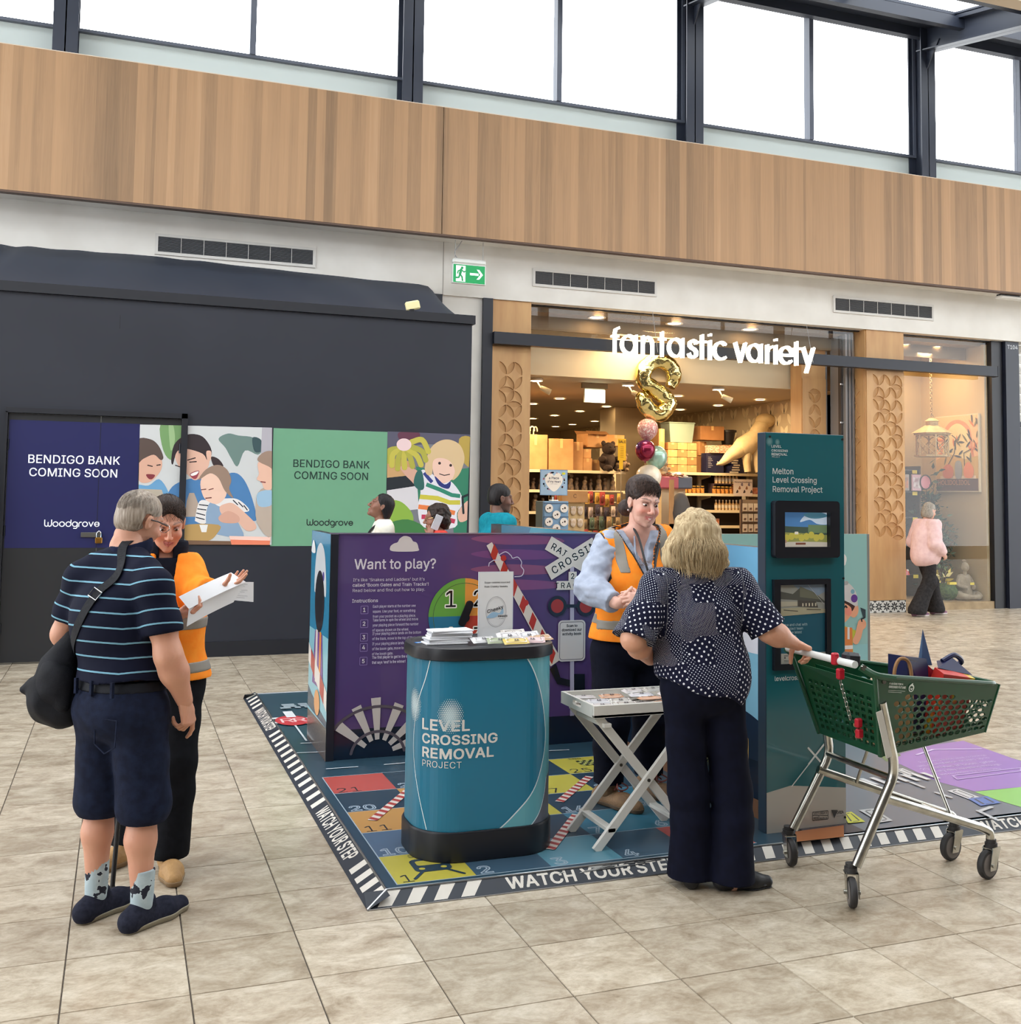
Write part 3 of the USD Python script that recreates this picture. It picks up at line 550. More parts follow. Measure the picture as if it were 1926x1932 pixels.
# far left road, crossing sign and lettering
for a in ([(1.112,7.952),(1.344,7.883)],[(1.114,7.801),(1.32,7.74)]):T.add(line(a,.06),(206,208,210))
c0=[(1.215,7.846)][0]; T.add(circ(c0[0],c0[1],.12,16,.17),(190,52,62)).add(at(text('R',.13),c0[0]-.08,c0[1]-.06).union(at(text('R',.13),c0[0]+.01,c0[1]-.06)),(226,190,190))
c1=[(1.227,8.055)][0]; T.add(sbox(c1[0]-.035,c1[1]-.1,c1[0]+.035,c1[1]+.12),(214,216,218))
rg=np.random.RandomState(4)
for k,(a,b) in enumerate(([(1.22,8.429),(1.423,8.392)],[(1.227,8.363),(1.405,8.332)],[(1.195,8.309),(1.403,8.269)])):
    x=a[0]
    while x<b[0]:w=.03+rg.rand()*.07; T.add(sbox(x,a[1]-.03,x+w,a[1]+.03),(150,162,170),up=False); x+=w+.03
# right hand half: grey roads, purple and green fields, cars from above
RX=3.62
T.add(sbox(3.54,Y0+.02,X1-.01,Y1-.02),(104,108,116))
T.add(sbox(3.24,Y0+.01,3.54,6.6),(62,56,62)).add(poly([(3.196,4.539),(3.495,4.55),(3.377,4.396),(3.099,4.402)]),(150,92,54))
PUR,GRN,WH=(146,112,172),(132,182,96),(192,192,192)
T.add(poly([(4.664,5.64),(4.836,5.704),(5.213,5.835),(5.509,5.874),(5.398,5.007),(5.197,4.823),(4.947,4.83),(4.615,4.842),(4.563,5.068),(4.608,5.342)]),PUR)
T.add(poly([(4.607,4.833),(4.947,4.83),(5.197,4.823),(4.771,4.431),(4.625,4.518),(4.606,4.669)]),GRN).add(poly([(4.706,5.803),(4.842,5.762),(4.797,5.657),(4.59,5.55)]),(98,120,82))
PT=('Removing these level crossings','will save Melton drivers up to','20 minutes at boom gates','every day travelling through','and reconnect the community')
for k,(a,b) in enumerate(([(4.783,5.463),(5.343,5.49)],[(4.702,5.38),(5.308,5.428)],[(4.669,5.31),(5.273,5.34)],[(4.681,5.242),(5.243,5.267)],[(4.683,5.178),(5.161,5.185)])):
    u=np.array(b)-np.array(a); g=text(PT[k],1,px=32); kk=np.hypot(*u)/width(g); T.add(affinity.translate(affinity.rotate(affinity.scale(affinity.translate(g,-g.bounds[0],0),kk,kk,origin=(0,0)),math.degrees(math.atan2(u[1],u[0])),origin=(0,0)),*a),(196,176,212))
T.add(line([(4.907,5.638),(5.114,5.725),(5.437,5.642)],.02),(196,176,212)).add(poly([(4.743,5.147),(5.297,5.169),(5.235,5.109),(4.708,5.071)]).exterior.buffer(.006),(180,156,200))
def car(c,body,glass=(60,62,68)):
    c=np.array(c); o=c.mean(0); T.add(poly(c),body); q=lambda s,t:tuple((c[0]*(1-s)*(1-t)+c[1]*s*(1-t)+c[2]*s*t+c[3]*(1-s)*t))
    T.add(unary_union([poly([q(.2,.14),q(.3,.14),q(.3,.86),q(.2,.86)]),poly([q(.7,.14),q(.8,.14),q(.8,.86),q(.7,.86)]),poly([q(.33,.08),q(.67,.08),q(.67,.13),q(.33,.13)]),poly([q(.33,.87),q(.67,.87),q(.67,.92),q(.33,.92)])]),glass)
car([(4.485,5.367),(4.572,5.38),(4.552,5.219),(4.483,5.215)],WH); car([(4.465,4.889),(4.554,4.907),(4.546,4.731),(4.455,4.706)],WH); car([(4.46,4.726),(4.603,4.735),(4.573,4.606),(4.42,4.593)],(84,112,170)); car([(3.612,4.709),(3.673,4.719),(3.629,4.553),(3.528,4.558)],(186,186,62)); car([(3.73,4.73),(3.825,4.73),(3.778,4.524),(3.69,4.515)],(176,178,178))
for a in ([(4.366,5.689),(4.385,5.599)],[(4.381,5.492),(4.377,5.375)],[(4.413,5.3),(4.382,5.185)],[(4.384,5.088),(4.38,4.984)],[(4.372,4.873),(4.38,4.772)],[(4.059,5.261),(4.089,5.156)],[(4.332,4.52),(4.305,4.366)],[(4.453,4.552),(4.345,4.516)]):T.add(line(a,.025),(176,178,180))
for k in range(8):
    a=[(4.061,5.177)][0]; T.add(sbox(a[0]+k*.075,a[1]-.07,a[0]+.035+k*.075,a[1]+.07),(196,196,196),up=(k==0))
obj('game_print',T.onZ((0,0,DZ+.0005)),vcol('mat_print',.3),deck,False)
# ramps: local s along the edge, t from ground (0) to deck (1)
def rampY(P,x0,x1):return P.mesh(lambda v:np.c_[x0+(x1-x0)*v[:,1],v[:,0],.001+(DZ-.001)*v[:,1]+v[:,2]])   # left ramp, s = Y (mirrored to read along the edge)
def rampX(P,y0,y1):return P.mesh(lambda v:np.c_[v[:,0],y0+(y1-y0)*v[:,1],.001+(DZ-.001)*v[:,1]+v[:,2]])
RB_,RW=(32,38,48),(206,200,190)
def ramptext(P,s0,s1,t0=.22,t1=.86,flip=False,col=RW):
    g=text('WATCH YOUR STEP',1,bold=3); k=abs(s1-s0)/width(g); g=affinity.scale(affinity.translate(g,-g.bounds[0],0),k,(t1-t0),origin=(0,0))
    if flip:g=affinity.scale(g,-1,1,origin=(0,0)); P.add(affinity.translate(g,s1,t0),col)
    else:P.add(affinity.translate(g,s0,t0),col)
PL=Print(step=.0004); PL.add(sbox(4.36,0,9.08,1),RB_)
for a in [4.42,4.53,4.64,4.76]+[5.80+.145*k for k in range(13)]+[8.56,8.70,8.84,8.97]:PL.add(poly([(a,.18),(a+.06,.18),(a+.07,.95),(a+.01,.95)]),RW,up=(a==4.42))
ramptext(PL,4.92,5.72,flip=True); ramptext(PL,7.72,8.46,flip=True)
mL=rampY(PL,1.0,X0); mL.faces=mL.faces[:,::-1]
obj('ramp',mL,FP,deck,False,label='left ramp edge with white stripes')
PF=Print(step=.0004); PF.add(sbox(1.0,0,5.55,1),RB_)
for a in (1.08,1.2,1.32,1.44):PF.add(poly([(a-.035,.1),(a+.025,.1),(a+.075,.92),(a+.01,.92)]),RW,up=(a==1.08))
ramptext(PF,1.62,2.46); ramptext(PF,4.21,5.05)
for k in range(12):a=2.80+.111*k; PF.add(poly([(a,.12),(a+.055,.12),(a+.068,.9),(a+.013,.9)]),RW,up=(k==0))
for k in range(4):a=5.12+.1*k; PF.add(poly([(a,.12),(a+.055,.12),(a+.068,.9),(a+.013,.9)]),RW,up=(k==0))
rg=np.random.RandomState(2)
for k in range(26):                                  # torn and scuffed tape
    x=1.85+rg.rand()*.42; y=.62+rg.rand()*.33; w=.03+rg.rand()*.12; PF.add(poly([(x,y),(x+w,y+rg.rand()*.06),(x+w*.9,y+.05+rg.rand()*.07),(x+.01,y+.05)]),(150,150,146) if k % 2 else (26,26,28),up=(k==0))
obj('ramp',rampX(PF,4.36,Y0),FP,deck,False,label='front ramp edge with white stripes and lettering')
PR=Print(step=.0004); PR.add(sbox(4.36,0,9.08,1),RB_); mR=rampY(PR,5.555,X1); obj('ramp',mR,FP,deck,False)
PB=Print(step=.0004); PB.add(sbox(1.0,0,5.55,1),RB_); mB=rampX(PB,9.08,Y1); mB.faces=mB.faces[:,::-1]; obj('ramp',mB,FP,deck,False)
ALU=mat('aluminium_trim',(176,178,180),.28,1)
for a,b in (((X0,Y0),(X0,Y1)),((X0,Y0),(X1,Y0)),((X1,Y0),(X1,Y1)),((X0,Y1),(X1,Y1))):obj('edge_trim',tube([(*a,DZ),(*b,DZ)],.006,8),ALU,deck)
obj('edge_trim',tube([(1.0,4.36,.003),(X0,Y0,DZ)],.007,8),ALU,deck); obj('edge_trim',tube([(1.0,4.358,.003),(5.5,4.358,.003)],.003,6),ALU,deck)
# ------------------------------------------------------------------ cross-shaped display wall standing on the platform
ZT=1.45
dw=thing('display_wall','cross shaped game display wall, purple front panel reading Want to play','display panel',(0,0,0))
EDGE=mat('panel_edge_black',(22,24,34),.4)
obj('panel',bb(1.285,3.15,6.63,6.70,DZ,ZT,.002),mat('panel_purple',(78,58,106),.25),dw,False,label='purple instruction panel')
obj('panel',bb(1.235,1.285,6.615,7.31,DZ,ZT,.002),EDGE,dw,False,label='narrow side panel with painted sky and worker')
obj('panel',bb(3.15,3.23,4.66,9.08,DZ,ZT,.002),EDGE,dw,False,label='central spine panel with sky and clouds')
obj('panel',bb(3.23,5.37,6.66,6.71,DZ,ZT,.002),mat('panel_pale_edge',(120,118,112),.4),dw,False,label='pale teal panel with painted worker')
obj('edge_strip',bb(1.23,3.15,6.622,6.632,ZT,ZT+.008),mat('edge_lilac',(150,140,165),.3,.6),dw,False)
PW=Print(clip=sbox(1.286,DZ,3.149,ZT)); PW.add(sbox(1.28,0,3.2,1.5),(78,58,106)).add(sbox(1.28,DZ,3.2,[(1.521,.234)][0][1]),(16,28,46))
for k,(a,b,w,c) in enumerate(((1040,1033,150,(122,72,112)),(1048,1048,170,(106,66,118)),(1062,1055,150,(126,76,110)),(1085,1078,150,(118,72,116)))):
    q=[(2.023,1.321),(2.428,1.336)][0]; PW.add(sp([(2.16,1.45-.03-.1*k),(2.4,1.45-.1*k),(2.75,1.43-.1*k),(2.8,1.39-.1*k),(2.4,1.38-.1*k)]),c,up=(k==0))
cl=[(1.637,1.34),(1.619,1.367),(1.64,1.388),(1.667,1.398),(1.681,1.421),(1.712,1.438),(1.751,1.428),(1.769,1.404),(1.793,1.394),(1.805,1.363),(1.795,1.34)]
PW.add(sp(cl,4),(204,194,190))
fit(PW,'Want to play?',*[(1.39,1.229),(1.924,1.226)],(206,198,204),bold=1.5)
for s,p,bo in (("It's like 'Snakes and Ladders' but it's",[(1.385,1.152),(1.851,1.149)],0),("called 'Boom Gates and Train Tracks'!",[(1.382,1.119),(1.877,1.114)],1.5),('Read below and find out how to play.',[(1.383,1.086),(1.853,1.081)],0),('Instructions',[(1.381,1.02),(1.547,1.02)],1.5)):fit(PW,s,*p,(196,188,200),bold=bo,px=40)
ins=[(1151,['Each player starts at the number one','square. Use your foot, or something','from your pocket as a playing piece.']),(1176,['Take turns to spin the wheel and move','your playing piece forward the number','of spaces shown on the wheel.']),(1202,['If your playing piece lands on the bottom','of the track, move to the top of the track.']),(1221,['If your playing piece lands on the top','of the boom gate, move to the bottom','of the boom gate.']),(1247,['The first player to get to the space',"that says 'end' is the winner!"])]
iy=[[(1.399,.973)][0][1],[(1.401,.887)][0][1],[(1.4,.802)][0][1],[(1.398,.739)][0][1],[(1.396,.654)][0][1]]
for k,(yy,ls) in enumerate(ins):
    x=1.46; PW.add(rrect(x-.022,iy[k]-.024,x+.024,iy[k]+.024,.004).exterior.buffer(.002),(130,110,160)).text(str(k+1),.024,x,iy[k]-.012,(206,198,204),anchor='c',bold=2,px=32)
    for j,s in enumerate(ls):PW.add(at(text(s,.0165,2.5 if k==4 else 1,px=30,simp=.7),x+.055,iy[k]+.012-.0315*j,sx=.72),(186,178,200),up=(j==0))
# railway track arc
cx,cz=[(1.565,.063)][0]
for k,ang in enumerate((52,25,3,-23,-48,-70)):
    a=math.radians(90+ang); u=np.array((math.cos(a),math.sin(a))); n=np.array((-u[1],u[0])); r0,r1=.10,.36-.02*abs(k-2)
    PW.add(poly([(cx,cz)+u*r0+n*.014,(cx,cz)+u*r1+n*.032,(cx,cz)+u*r1-n*.032,(cx,cz)+u*r0-n*.014]),(188,180,174),up=(k==0))
for r,w in ((.305,.018),(.15,.018)):PW.add(line([(cx+r*math.cos(t)*1.15,cz+r*math.sin(t)) for t in np.linspace(.15,PI-.15,24)],w),(84,76,84))
# spinner wheel
wx,wz=[(2.124,.918)][0]; R_=.245
for q,c in enumerate(((212,140,62),(96,152,62),(40,108,140),(176,66,52))):
    t=np.linspace(q*PI/2,(q+1)*PI/2,16); PW.add(poly([(wx,wz)]+[(wx+R_*math.cos(a),wz+R_*math.sin(a)) for a in t]),c,up=(q==0))
PW.add(circ(wx,wz,R_*.87,24).exterior.buffer(.002),(70,96,60))
for s,dx,dz in (('1',-.13,.06),('2',.06,.06),('3',.06,-.18),('4',-.14,-.18)):
    g=at(text(s,.105),wx+dx,wz+dz); PW.add(g.buffer(.008),(226,222,210),up=(s=='1')).add(g,(20,24,30),up=(s=='1'))
# boom gate, crossing sign
bm=np.array([(2.285,1.386),(2.772,.591)]); u=(bm[1]-bm[0])/np.linalg.norm(bm[1]-bm[0]); nn=np.array((-u[1],u[0])); Ln=np.linalg.norm(bm[1]-bm[0])
PW.add(poly([bm[0]-nn*.022,bm[1]-nn*.045,bm[1]+nn*.045,bm[0]+nn*.022]),(208,198,188))
for k in range(7):s,e=Ln*(k+.28)/7,Ln*(k+.72)/7; PW.add(poly([bm[0]+u*s-nn*.03+u*.03,bm[0]+u*e-nn*.03+u*.03,bm[0]+u*e+nn*.03-u*.02,bm[0]+u*s+nn*.03-u*.02]),(172,52,44),up=(k==0))
for p in [(2.387,1.291),(2.549,.994)]:PW.add(circ(*p,.02),(176,50,46))
PW.add(line([(2.284,1.24),(2.287,1.26),(2.316,1.278),(2.354,1.281)],.006),(196,188,206)).add(line(smoothline(np.array([(2.353,1.312),(2.401,1.333),(2.439,1.308),(2.451,1.291),(2.488,1.297),(2.515,1.265),(2.512,1.237),(2.531,1.209),(2.517,1.174),(2.468,1.168)])).tolist(),.006),(196,188,206))
PW.add(poly([(2.726,.55),(2.772,.584),(2.804,.491),(2.897,.465),(2.897,.511),(2.983,.507),(2.984,.387),(2.898,.391),(2.898,.423),(2.781,.45)]),(18,24,34))
post=[(2.881,1.248),(2.892,.233)]; PW.add(line(post,.03,2),(170,164,186))
def plank(a,b,w,s,sz):
    a,b=np.array(a),np.array(b); u=(b-a)/np.linalg.norm(b-a); n=np.array((-u[1],u[0]))*w/2; PW.add(poly([a-n,b-n,b+n,a+n]),(206,200,192))
    ang=math.degrees(math.atan2(u[1],u[0])); g=text(s,sz,bold=1,spacing=sz*.22); m=a+u*.03-n*.5
    PW.add(affinity.translate(affinity.rotate(g,ang,origin=(0,0)),*m),(26,28,36))
plank(*[(2.705,1.392),(3.056,1.196)],.1,'RAIL         WAY',.043); plank(*[(2.707,1.186),(3.054,1.384)],.1,'CROSSING',.048)
for p,hw,hh,s in (([(2.886,1.166)][0],.03,.05,'2'),([(2.883,1.105)][0],.115,.05,'TRACKS')):PW.add(sbox(p[0]-hw,p[1]-hh*.6,p[0]+hw,p[1]+hh*.6),(206,200,192)).text(s,.036,p[0],p[1]-.018,(26,28,36),anchor='c',bold=1,spacing=.012 if len(s)>1 else 0)
for p in [(2.775,.968),(2.986,.963)]:PW.add(circ(*p,.068,16),(28,28,46),up=p[0]<2.9).add(circ(*p,.046,16),(152,44,42))
PW.add(line([(2.837,.967),(2.923,.965)],.022),(28,28,46))
q0,q1=[(2.783,.597)][0],[(2.983,.871)][0]
PW.add(rrect(*q0,*q1,.03),(200,194,192)).add(rrect(q0[0]+.012,q0[1]+.012,q1[0]-.012,q1[1]-.012,.02).exterior.buffer(.0025),(120,114,120))
for k,s in enumerate(('Scan to','download our','activity book')):PW.add(at(text(s,.0165,2.5,px=32),(q0[0]+q1[0])/2,q1[1]-.045-.027*k,anchor='c'),(52,50,56))
obj('front_print',PW.onY((0,6.6295,0)),vcol('panel_print',.22,coat_weight=.3),dw,False)
ptr=thing('spinner_pointer','black pointer arm fixed on the coloured game wheel','pointer',(wx,6.628,wz-.01)); bk=mat('pointer_black',(18,20,26),.35)
pe=np.array([(2.152,.993)][0])-np.array((wx,wz-.01)); obj('arm',uprightY(ext(line([(-.02,-.03),tuple(pe)],.05),.012),(0,-.012,0)),bk,ptr); obj('pivot',cyl(.03,(0,0,0),(0,-.02,0),16),bk,ptr)
# left side panel print (faces -X; local x runs towards the viewer)
PS=Print(clip=sbox(0,0,.695,ZT-DZ)); PS.add(sbox(0,0,.7,1.4),(40,122,158)).add(sbox(0,.0,.7,.75),(132,184,198)).add(sbox(0,0,.7,.2),(86,72,64)).add(poly([(0,.22),(0,.36),(.15,.32),(.4,.28),(.7,.24),(.7,.2)]),(34,66,90))  # brown foot strip is the floor reflection, put into the print
hx=.36
PS.add(sp([(hx-.2,1.0),(hx-.16,1.25),(hx,1.33),(hx+.16,1.25),(hx+.22,1.0),(hx,1.06)]),(204,208,212)).add(circ(hx+.12,1.12,.03),(80,60,140)).add(circ(hx,.95,.17,16,.2),(40,34,40)).add(circ(hx,.97,.12,16,.16),(24,24,30))
PS.add(poly([(hx-.13,.75),(hx+.13,.75),(hx+.2,.4),(hx-.2,.4)]),(110,70,140)).add(sbox(hx-.1,.42,hx-.03,.76),(214,200,190)).add(sbox(hx+.04,.42,hx+.1,.76),(222,136,56)).add(poly([(0,.52),(.7,.30),(.7,.42),(0,.64)]),(222,214,208)).add(poly([(.1,.49),(.25,.44),(.25,.56),(.1,.61)]),(170,50,48)).add(poly([(.45,.38),(.6,.33),(.6,.45),(.45,.5)]),(170,50,48)).add(circ(hx,.3,.1,12,.08),(214,150,90)).add(sp([(.02,1.26),(.1,1.34),(.18,1.26)]),(230,232,234))
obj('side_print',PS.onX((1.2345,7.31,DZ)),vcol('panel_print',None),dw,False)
# spine print facing -X: local x from Y=9.08 (0) towards viewer
PX=Print(clip=sbox(0,0,4.42,ZT-DZ)); yx=lambda y:9.08-y
PX.add(sbox(0,0,4.42,1.4),(20,34,50)).add(sbox(.28,0,2.37,1.4),(46,132,160)).add(poly([(.28,1.4),(1.0,1.4),(.7,1.1),(.28,.9)]),(24,100,136))
PX.add(sbox(yx(6.62),.42,4.42,1.4),(122,172,194)).add(sbox(yx(6.62),.98,4.42,1.4),(104,160,192)).add(sp([(2.5,.44),(2.9,.6),(3.5,.5),(4.0,.55),(4.4,.46),(4.42,.3),(2.5,.3)]),(30,44,62))
PX.add(line(smoothline(np.array([(3.62,1.0),(3.65,1.12),(3.74,1.14),(3.8,1.26),(3.92,1.28),(3.98,1.16),(4.1,1.17),(4.18,1.08),(4.3,1.06)])).tolist(),.012),(176,208,224)).add(sp([(4.05,.86),(4.1,1.0),(4.2,1.08),(4.32,1.02),(4.42,1.0),(4.42,.86)]),(206,206,214)).add(poly([(2.47,0),(2.47,.06),(4.42,.1),(4.42,0)]),(110,78,56))
PX.add(rrect(4.02,.20,4.2,.40,.02),(214,164,72)).add(rrect(3.4,.22,3.75,.40,.02),(214,164,72)).add(circ(3.1,.32,.07),(150,150,150))
obj('spine_print',PX.onX((3.1495,9.08,DZ)),vcol('panel_print',None),dw,False)
# right panel print: pale sky with a painted worker raising a trowel
PQ=Print(clip=sbox(3.235,DZ,5.345,ZT)); PQ.add(sbox(3.2,0,5.4,1.5),(140,180,172)).add(sbox(3.2,0,5.4,.62),(138,186,184)).add(sbox(3.2,0,5.4,.2),(60,64,66))
PQ.add(sp([(5.096,1.321),(5.115,1.313),(5.153,1.281),(5.153,1.241),(5.124,1.209),(4.98,1.211),(4.981,1.302)]),(216,214,204))
SK=(222,158,122)
PQ.add(sp([(4.978,.966),(5.122,.971),(5.228,.949),(5.222,.882),(5.168,.812),(5.11,.774),(5.048,.768),(4.977,.789)]),SK).add(circ(*[(5.217,.882)][0],.045,10,.06),SK)
PQ.add(sp([(5.026,.949),(5.131,.951),(5.227,.921),(5.203,.87),(5.188,.902),(5.121,.936)]),(64,40,36)).add(sp([(4.955,.975),(4.979,1.065),(5.065,1.099),(5.123,1.102),(5.19,1.069),(5.233,1.021),(5.252,.968),(5.247,.905),(5.169,.938),(5.098,.96)]),(196,190,184)).add(line([(5.026,1.005),(5.098,1.075),(5.156,1.082)],.03),(160,156,150)).add(circ(*[(5.223,.965)][0],.03),(96,58,130)).add(circ(*[(5.209,1.017)][0],.018),(120,160,170)).add(line([(5.131,.9),(5.145,.911),(5.155,.899)],.012),(50,40,40)).add(circ(*[(5.169,.867)][0],.03),(226,138,116))
PQ.add(poly([(4.977,.77),(5.12,.766),(5.24,.723),(5.254,.643),(5.205,.633),(5.213,.447),(4.975,.457)]),(178,176,60)).add(poly([(5.048,.76),(5.202,.747),(5.204,.447),(5.046,.454)]),(206,120,56)).add(poly([(5.158,.753),(5.177,.752),(5.177,.661),(5.157,.662)]),(214,206,196)).add(sbox(4.95,[(5.118,.588)][0][1],[(5.205,.613)][0][0],[(5.119,.616)][0][1]),(214,206,196))
PQ.add(line([(5.234,.651),(5.254,.682),(5.279,.769)],.06),SK).add(circ(*[(5.289,.769)][0],.04),SK).add(poly([(5.276,.896),(5.324,.879),(5.324,.819),(5.309,.812)]),(46,60,66)).add(line([(5.289,.793),(5.285,.809),(5.314,.82)],.012),(40,44,48))
PQ.add(sp([(3.3,1.1),(3.5,1.2),(3.8,1.25),(4.1,1.15),(4.2,1.05),(3.6,1.0)]),(206,214,216))
obj('right_print',PQ.onY((0,6.6595,0)),vcol('panel_print',None),dw,False)
# ------------------------------------------------------------------ tall information totem
tt=thing('information_totem','tall teal information totem reading Melton Level Crossing Removal Project','information stand',(0,0,0))
TY_=4.572
obj('body',bb(3.048,3.528,TY_,TY_+.07,DZ,2.043,.003),mat('totem_edge',(30,46,60),.35),tt,False)
PT_=Print(clip=sbox(3.052,DZ,3.525,2.04)); TE=(26,92,100)
PT_.add(sbox(3,0,3.6,2.1),TE).add(poly([(3.034,.246),(3.192,.274),(3.54,.236),(3.538,-.013),(3.033,.035)]),(176,170,160))
gl=(198,206,204)
def lcrlogo(P,pts,col,dots,dcol=None,tail=None):
    """LEVEL / CROSSING / REMOVAL / PROJECT in rounded condensed capitals; pts = left and right baseline ends of each line"""
    for s,(a,b),bo in zip(('LEVEL','CROSSING','REMOVAL','PROJECT'),pts,(3,3,3,0)):
        fit(P,s,a,b,col,bold=bo,px=64,spacing=.03,vs=.84 if bo else .95)
    for (hx_,hy_,w_,h_) in dots:
        n=13; st_=w_/n
        for i in range(-n,n+1):
            for j in range(-n-4,n+5):
                x,y=(i+(.5 if j % 2 else 0))*st_,j*st_*.87; d=math.hypot(x/w_*2,y/h_*2)
                if d<1:P.add(circ(hx_+x,hy_+y,st_*.5*(1-d**1.6)**.5+st_*.04,3),dcol or col,up=False)
lcrlogo(PT_,([(3.085,1.966),(3.145,1.965)],[(3.085,1.945),(3.183,1.942)],[(3.085,1.926),(3.18,1.926)],[(3.088,1.915),(3.135,1.917)]),gl,[(*[(3.073,1.996)][0],.042,.05),(*[(3.12,1.994)][0],.03,.035)],(110,150,150))
for s,p in (('Melton',[(3.091,1.832),(3.215,1.832)]),('Level Crossing',[(3.091,1.789),(3.356,1.785)]),('Removal Project',[(3.091,1.741),(3.392,1.74)]),('levelcrossings.vic.gov.au',[(3.1,.795),(3.46,.775)])):fit(PT_,s,*p,gl,bold=1.2,px=64)
PT_.add(line([(3.198,.271),(3.373,.444)],.006),gl).add(line([(3.297,.452),(3.373,.376)],.01),gl).add(line([(3.299,.373),(3.399,.472)],.01),gl)
PT_.add(unary_union([rrect(*[(3.32,.091)][0],*[(3.413,.133)][0],.004).exterior.buffer(.0018),line([(3.32,.117),(3.413,.109)],.003),line([(3.358,.114),(3.358,.09)],.003)]),(60,58,58))
fit(PT_,"VICTORIA'S",*[(3.327,.119),(3.406,.115)],(60,58,58),2,px=32); fit(PT_,'BIG',*[(3.326,.096),(3.352,.093)],(60,58,58),2,px=32); fit(PT_,'BUILD',*[(3.365,.092),(3.406,.091)],(60,58,58),2,px=32)
PT_.add(poly([(3.432,.134),(3.471,.13),(3.451,.092)]),(40,40,46)); fit(PT_,'ORIA',*[(3.464,.112),(3.507,.111)],(40,40,46),3,px=32); fit(PT_,'State Government',*[(3.464,.099),(3.506,.095)],(90,88,86),0,px=24)
obj('front_print',PT_.onY((0,TY_-.0006,0)),vcol('totem_print',.2,coat_weight=.3),tt,False)
for k,(x,z) in enumerate(((3.075,2.02),(3.518,2.02),(3.518,.62),(3.518,1.3),(3.518,.09))):obj('screw',cyl(.006,(x,TY_-.0005,z),(x,TY_-.005,z),8),mat('screw_black',(14,14,16),.4),tt)
def frame(x0,z0,x1,z1,w,d,r,m,par,name='frame'):
    g=rrect(x0,z0,x1,z1,r).difference(sbox(x0+w,z0+w,x1-w,z1-w) if np.ndim(w)==0 else sbox(*w)); return obj(name,uprightY(ext(g,d),(0,TY_-d*0,0)),m,par)
FB=mat('frame_black',(16,17,26),.35)
sc0,sc1=[(3.08,1.409)][0],[(3.469,1.697)][0]; s0,s1=[(3.137,1.464)][0],[(3.41,1.639)][0]
g=rrect(*sc0,*sc1,.018).difference(sbox(*s0,*s1)); mon=obj('screen',uprightY(ext(g,.04),(0,TY_-.001,0)),FB,tt,label='black tablet screen frame')
SCR=Print(clip=sbox(*s0,*s1)); w_,h_=s1[0]-s0[0],s1[1]-s0[1]; q=lambda *p:[(s0[0]+w_*a,s0[1]+h_*b) for a,b in zip(p[::2],p[1::2])]
SCR.add(sbox(*s0,*s1),(70,112,158)).add(sp(q(.4,.72,.6,.98,1.05,1.02,1.05,.68,.8,.66,.62,.78)),(176,190,204)).add(sp(q(.48,.95,.8,1.02,1.02,.9,.8,.82,.6,.84)),(74,120,140)).add(poly(q(0,.3,0,.6,.3,.58,.62,.57,1,.6,1,.3)),(62,76,66)).add(poly(q(.58,.4,.58,.64,1,.63,1,.4)),(96,116,84)).add(poly(q(0,0,0,.42,.4,.4,1,.34,1,0)),(128,130,72)).add(unary_union([circ(*q(.1+.11*k,.26+.04*(k % 3))[0],.018,5) for k in range(8)]),(168,158,70)).add(poly(q(.28,.36,.36,.36,.36,.44,.28,.44)),(196,190,176)).add(poly(q(0,0,.02,.14,.5,.15,1,.13,1,0)),(176,168,154)).add(poly(q(.3,.06,.52,.06,.52,.12,.3,.12)),(110,70,54)).add(poly(q(0,.1,.1,.12,.1,.2,0,.2)),(150,120,100))
obj('screen_image',SCR.onY((0,TY_-.012,0)),mat('screen_glow',None,.15,nodes={'at':('attribute',{'attribute':'Cd'})},links=[('at.color','p.base_color'),('at.color','p.emission_color')],emission_strength=.5),mon,False)
f0,f1=[(3.086,.849)][0],[(3.426,1.3)][0]; i0,i1=[(3.123,.879)][0],[(3.399,1.273)][0]
fr=obj('poster_frame',uprightY(ext(sbox(*f0,*f1).difference(sbox(*i0,*i1)),.022),(0,TY_-.001,0)),FB,tt,label='black poster frame')
PP=Print(clip=sbox(*i0,*i1)); w_,h_=i1[0]-i0[0],i1[1]-i0[1]; q=lambda *p:[(i0[0]+w_*a,i0[1]+h_*b) for a,b in zip(p[::2],p[1::2])]
PP.add(sbox(*i0,*i1),(40,92,110)).add(poly(q(0,.6,0,1,1,1,1,.63)),(160,160,150)).add(poly(q(.3,1,1,1,1,.9,.8,.84,.5,.9)),(140,158,176)).add(poly(q(0,.92,.3,.88,.48,.97,.75,.9,1,.78,1,.76,.4,.8,0,.82)),(92,92,84)).add(poly(q(.45,.84,.45,.975,.72,.91,.92,.8)),(120,120,102)).add(poly(q(0,.72,.4,.73,.4,.78,0,.79)),(186,178,156)).add(poly(q(.4,.72,.85,.7,.8,.78,.4,.8)),(84,78,72)).add(unary_union([sbox(*q(.5+.07*k,.72)[0],*q(.53+.07*k,.76)[0]) for k in range(5)]),(206,196,170)).add(poly(q(0,.6,0,.7,.5,.71,1,.68,1,.63)),(176,168,140)).add(line(q(.1,.68,.4,.66),.004),(90,84,74)).add(line(q(.6,.68,.9,.67),.004),(90,84,74)).add(line(q(.62,1,.98,.74),.002),(200,200,200))
for k,s in enumerate(('Come and chat with','the project team','about the latest','information')):PP.text(s,.0125,*q(.03,.475-.048*k)[0],(160,186,190),px=32,bold=1)
PP.add(poly(q(0,0,0,.13,1,.13,1,0)),(176,172,162)).add(unary_union([line(q(.1,.10,.34,.10),.003),line(q(.1,.04,.9,.04),.002),line(q(.1,.025,.8,.025),.002),sbox(*q(.1,.065)[0],*q(.13,.085)[0])]),(84,84,84))
obj('poster',PP.onY((0,TY_-.006,0)),vcol('panel_print',None),fr,False)
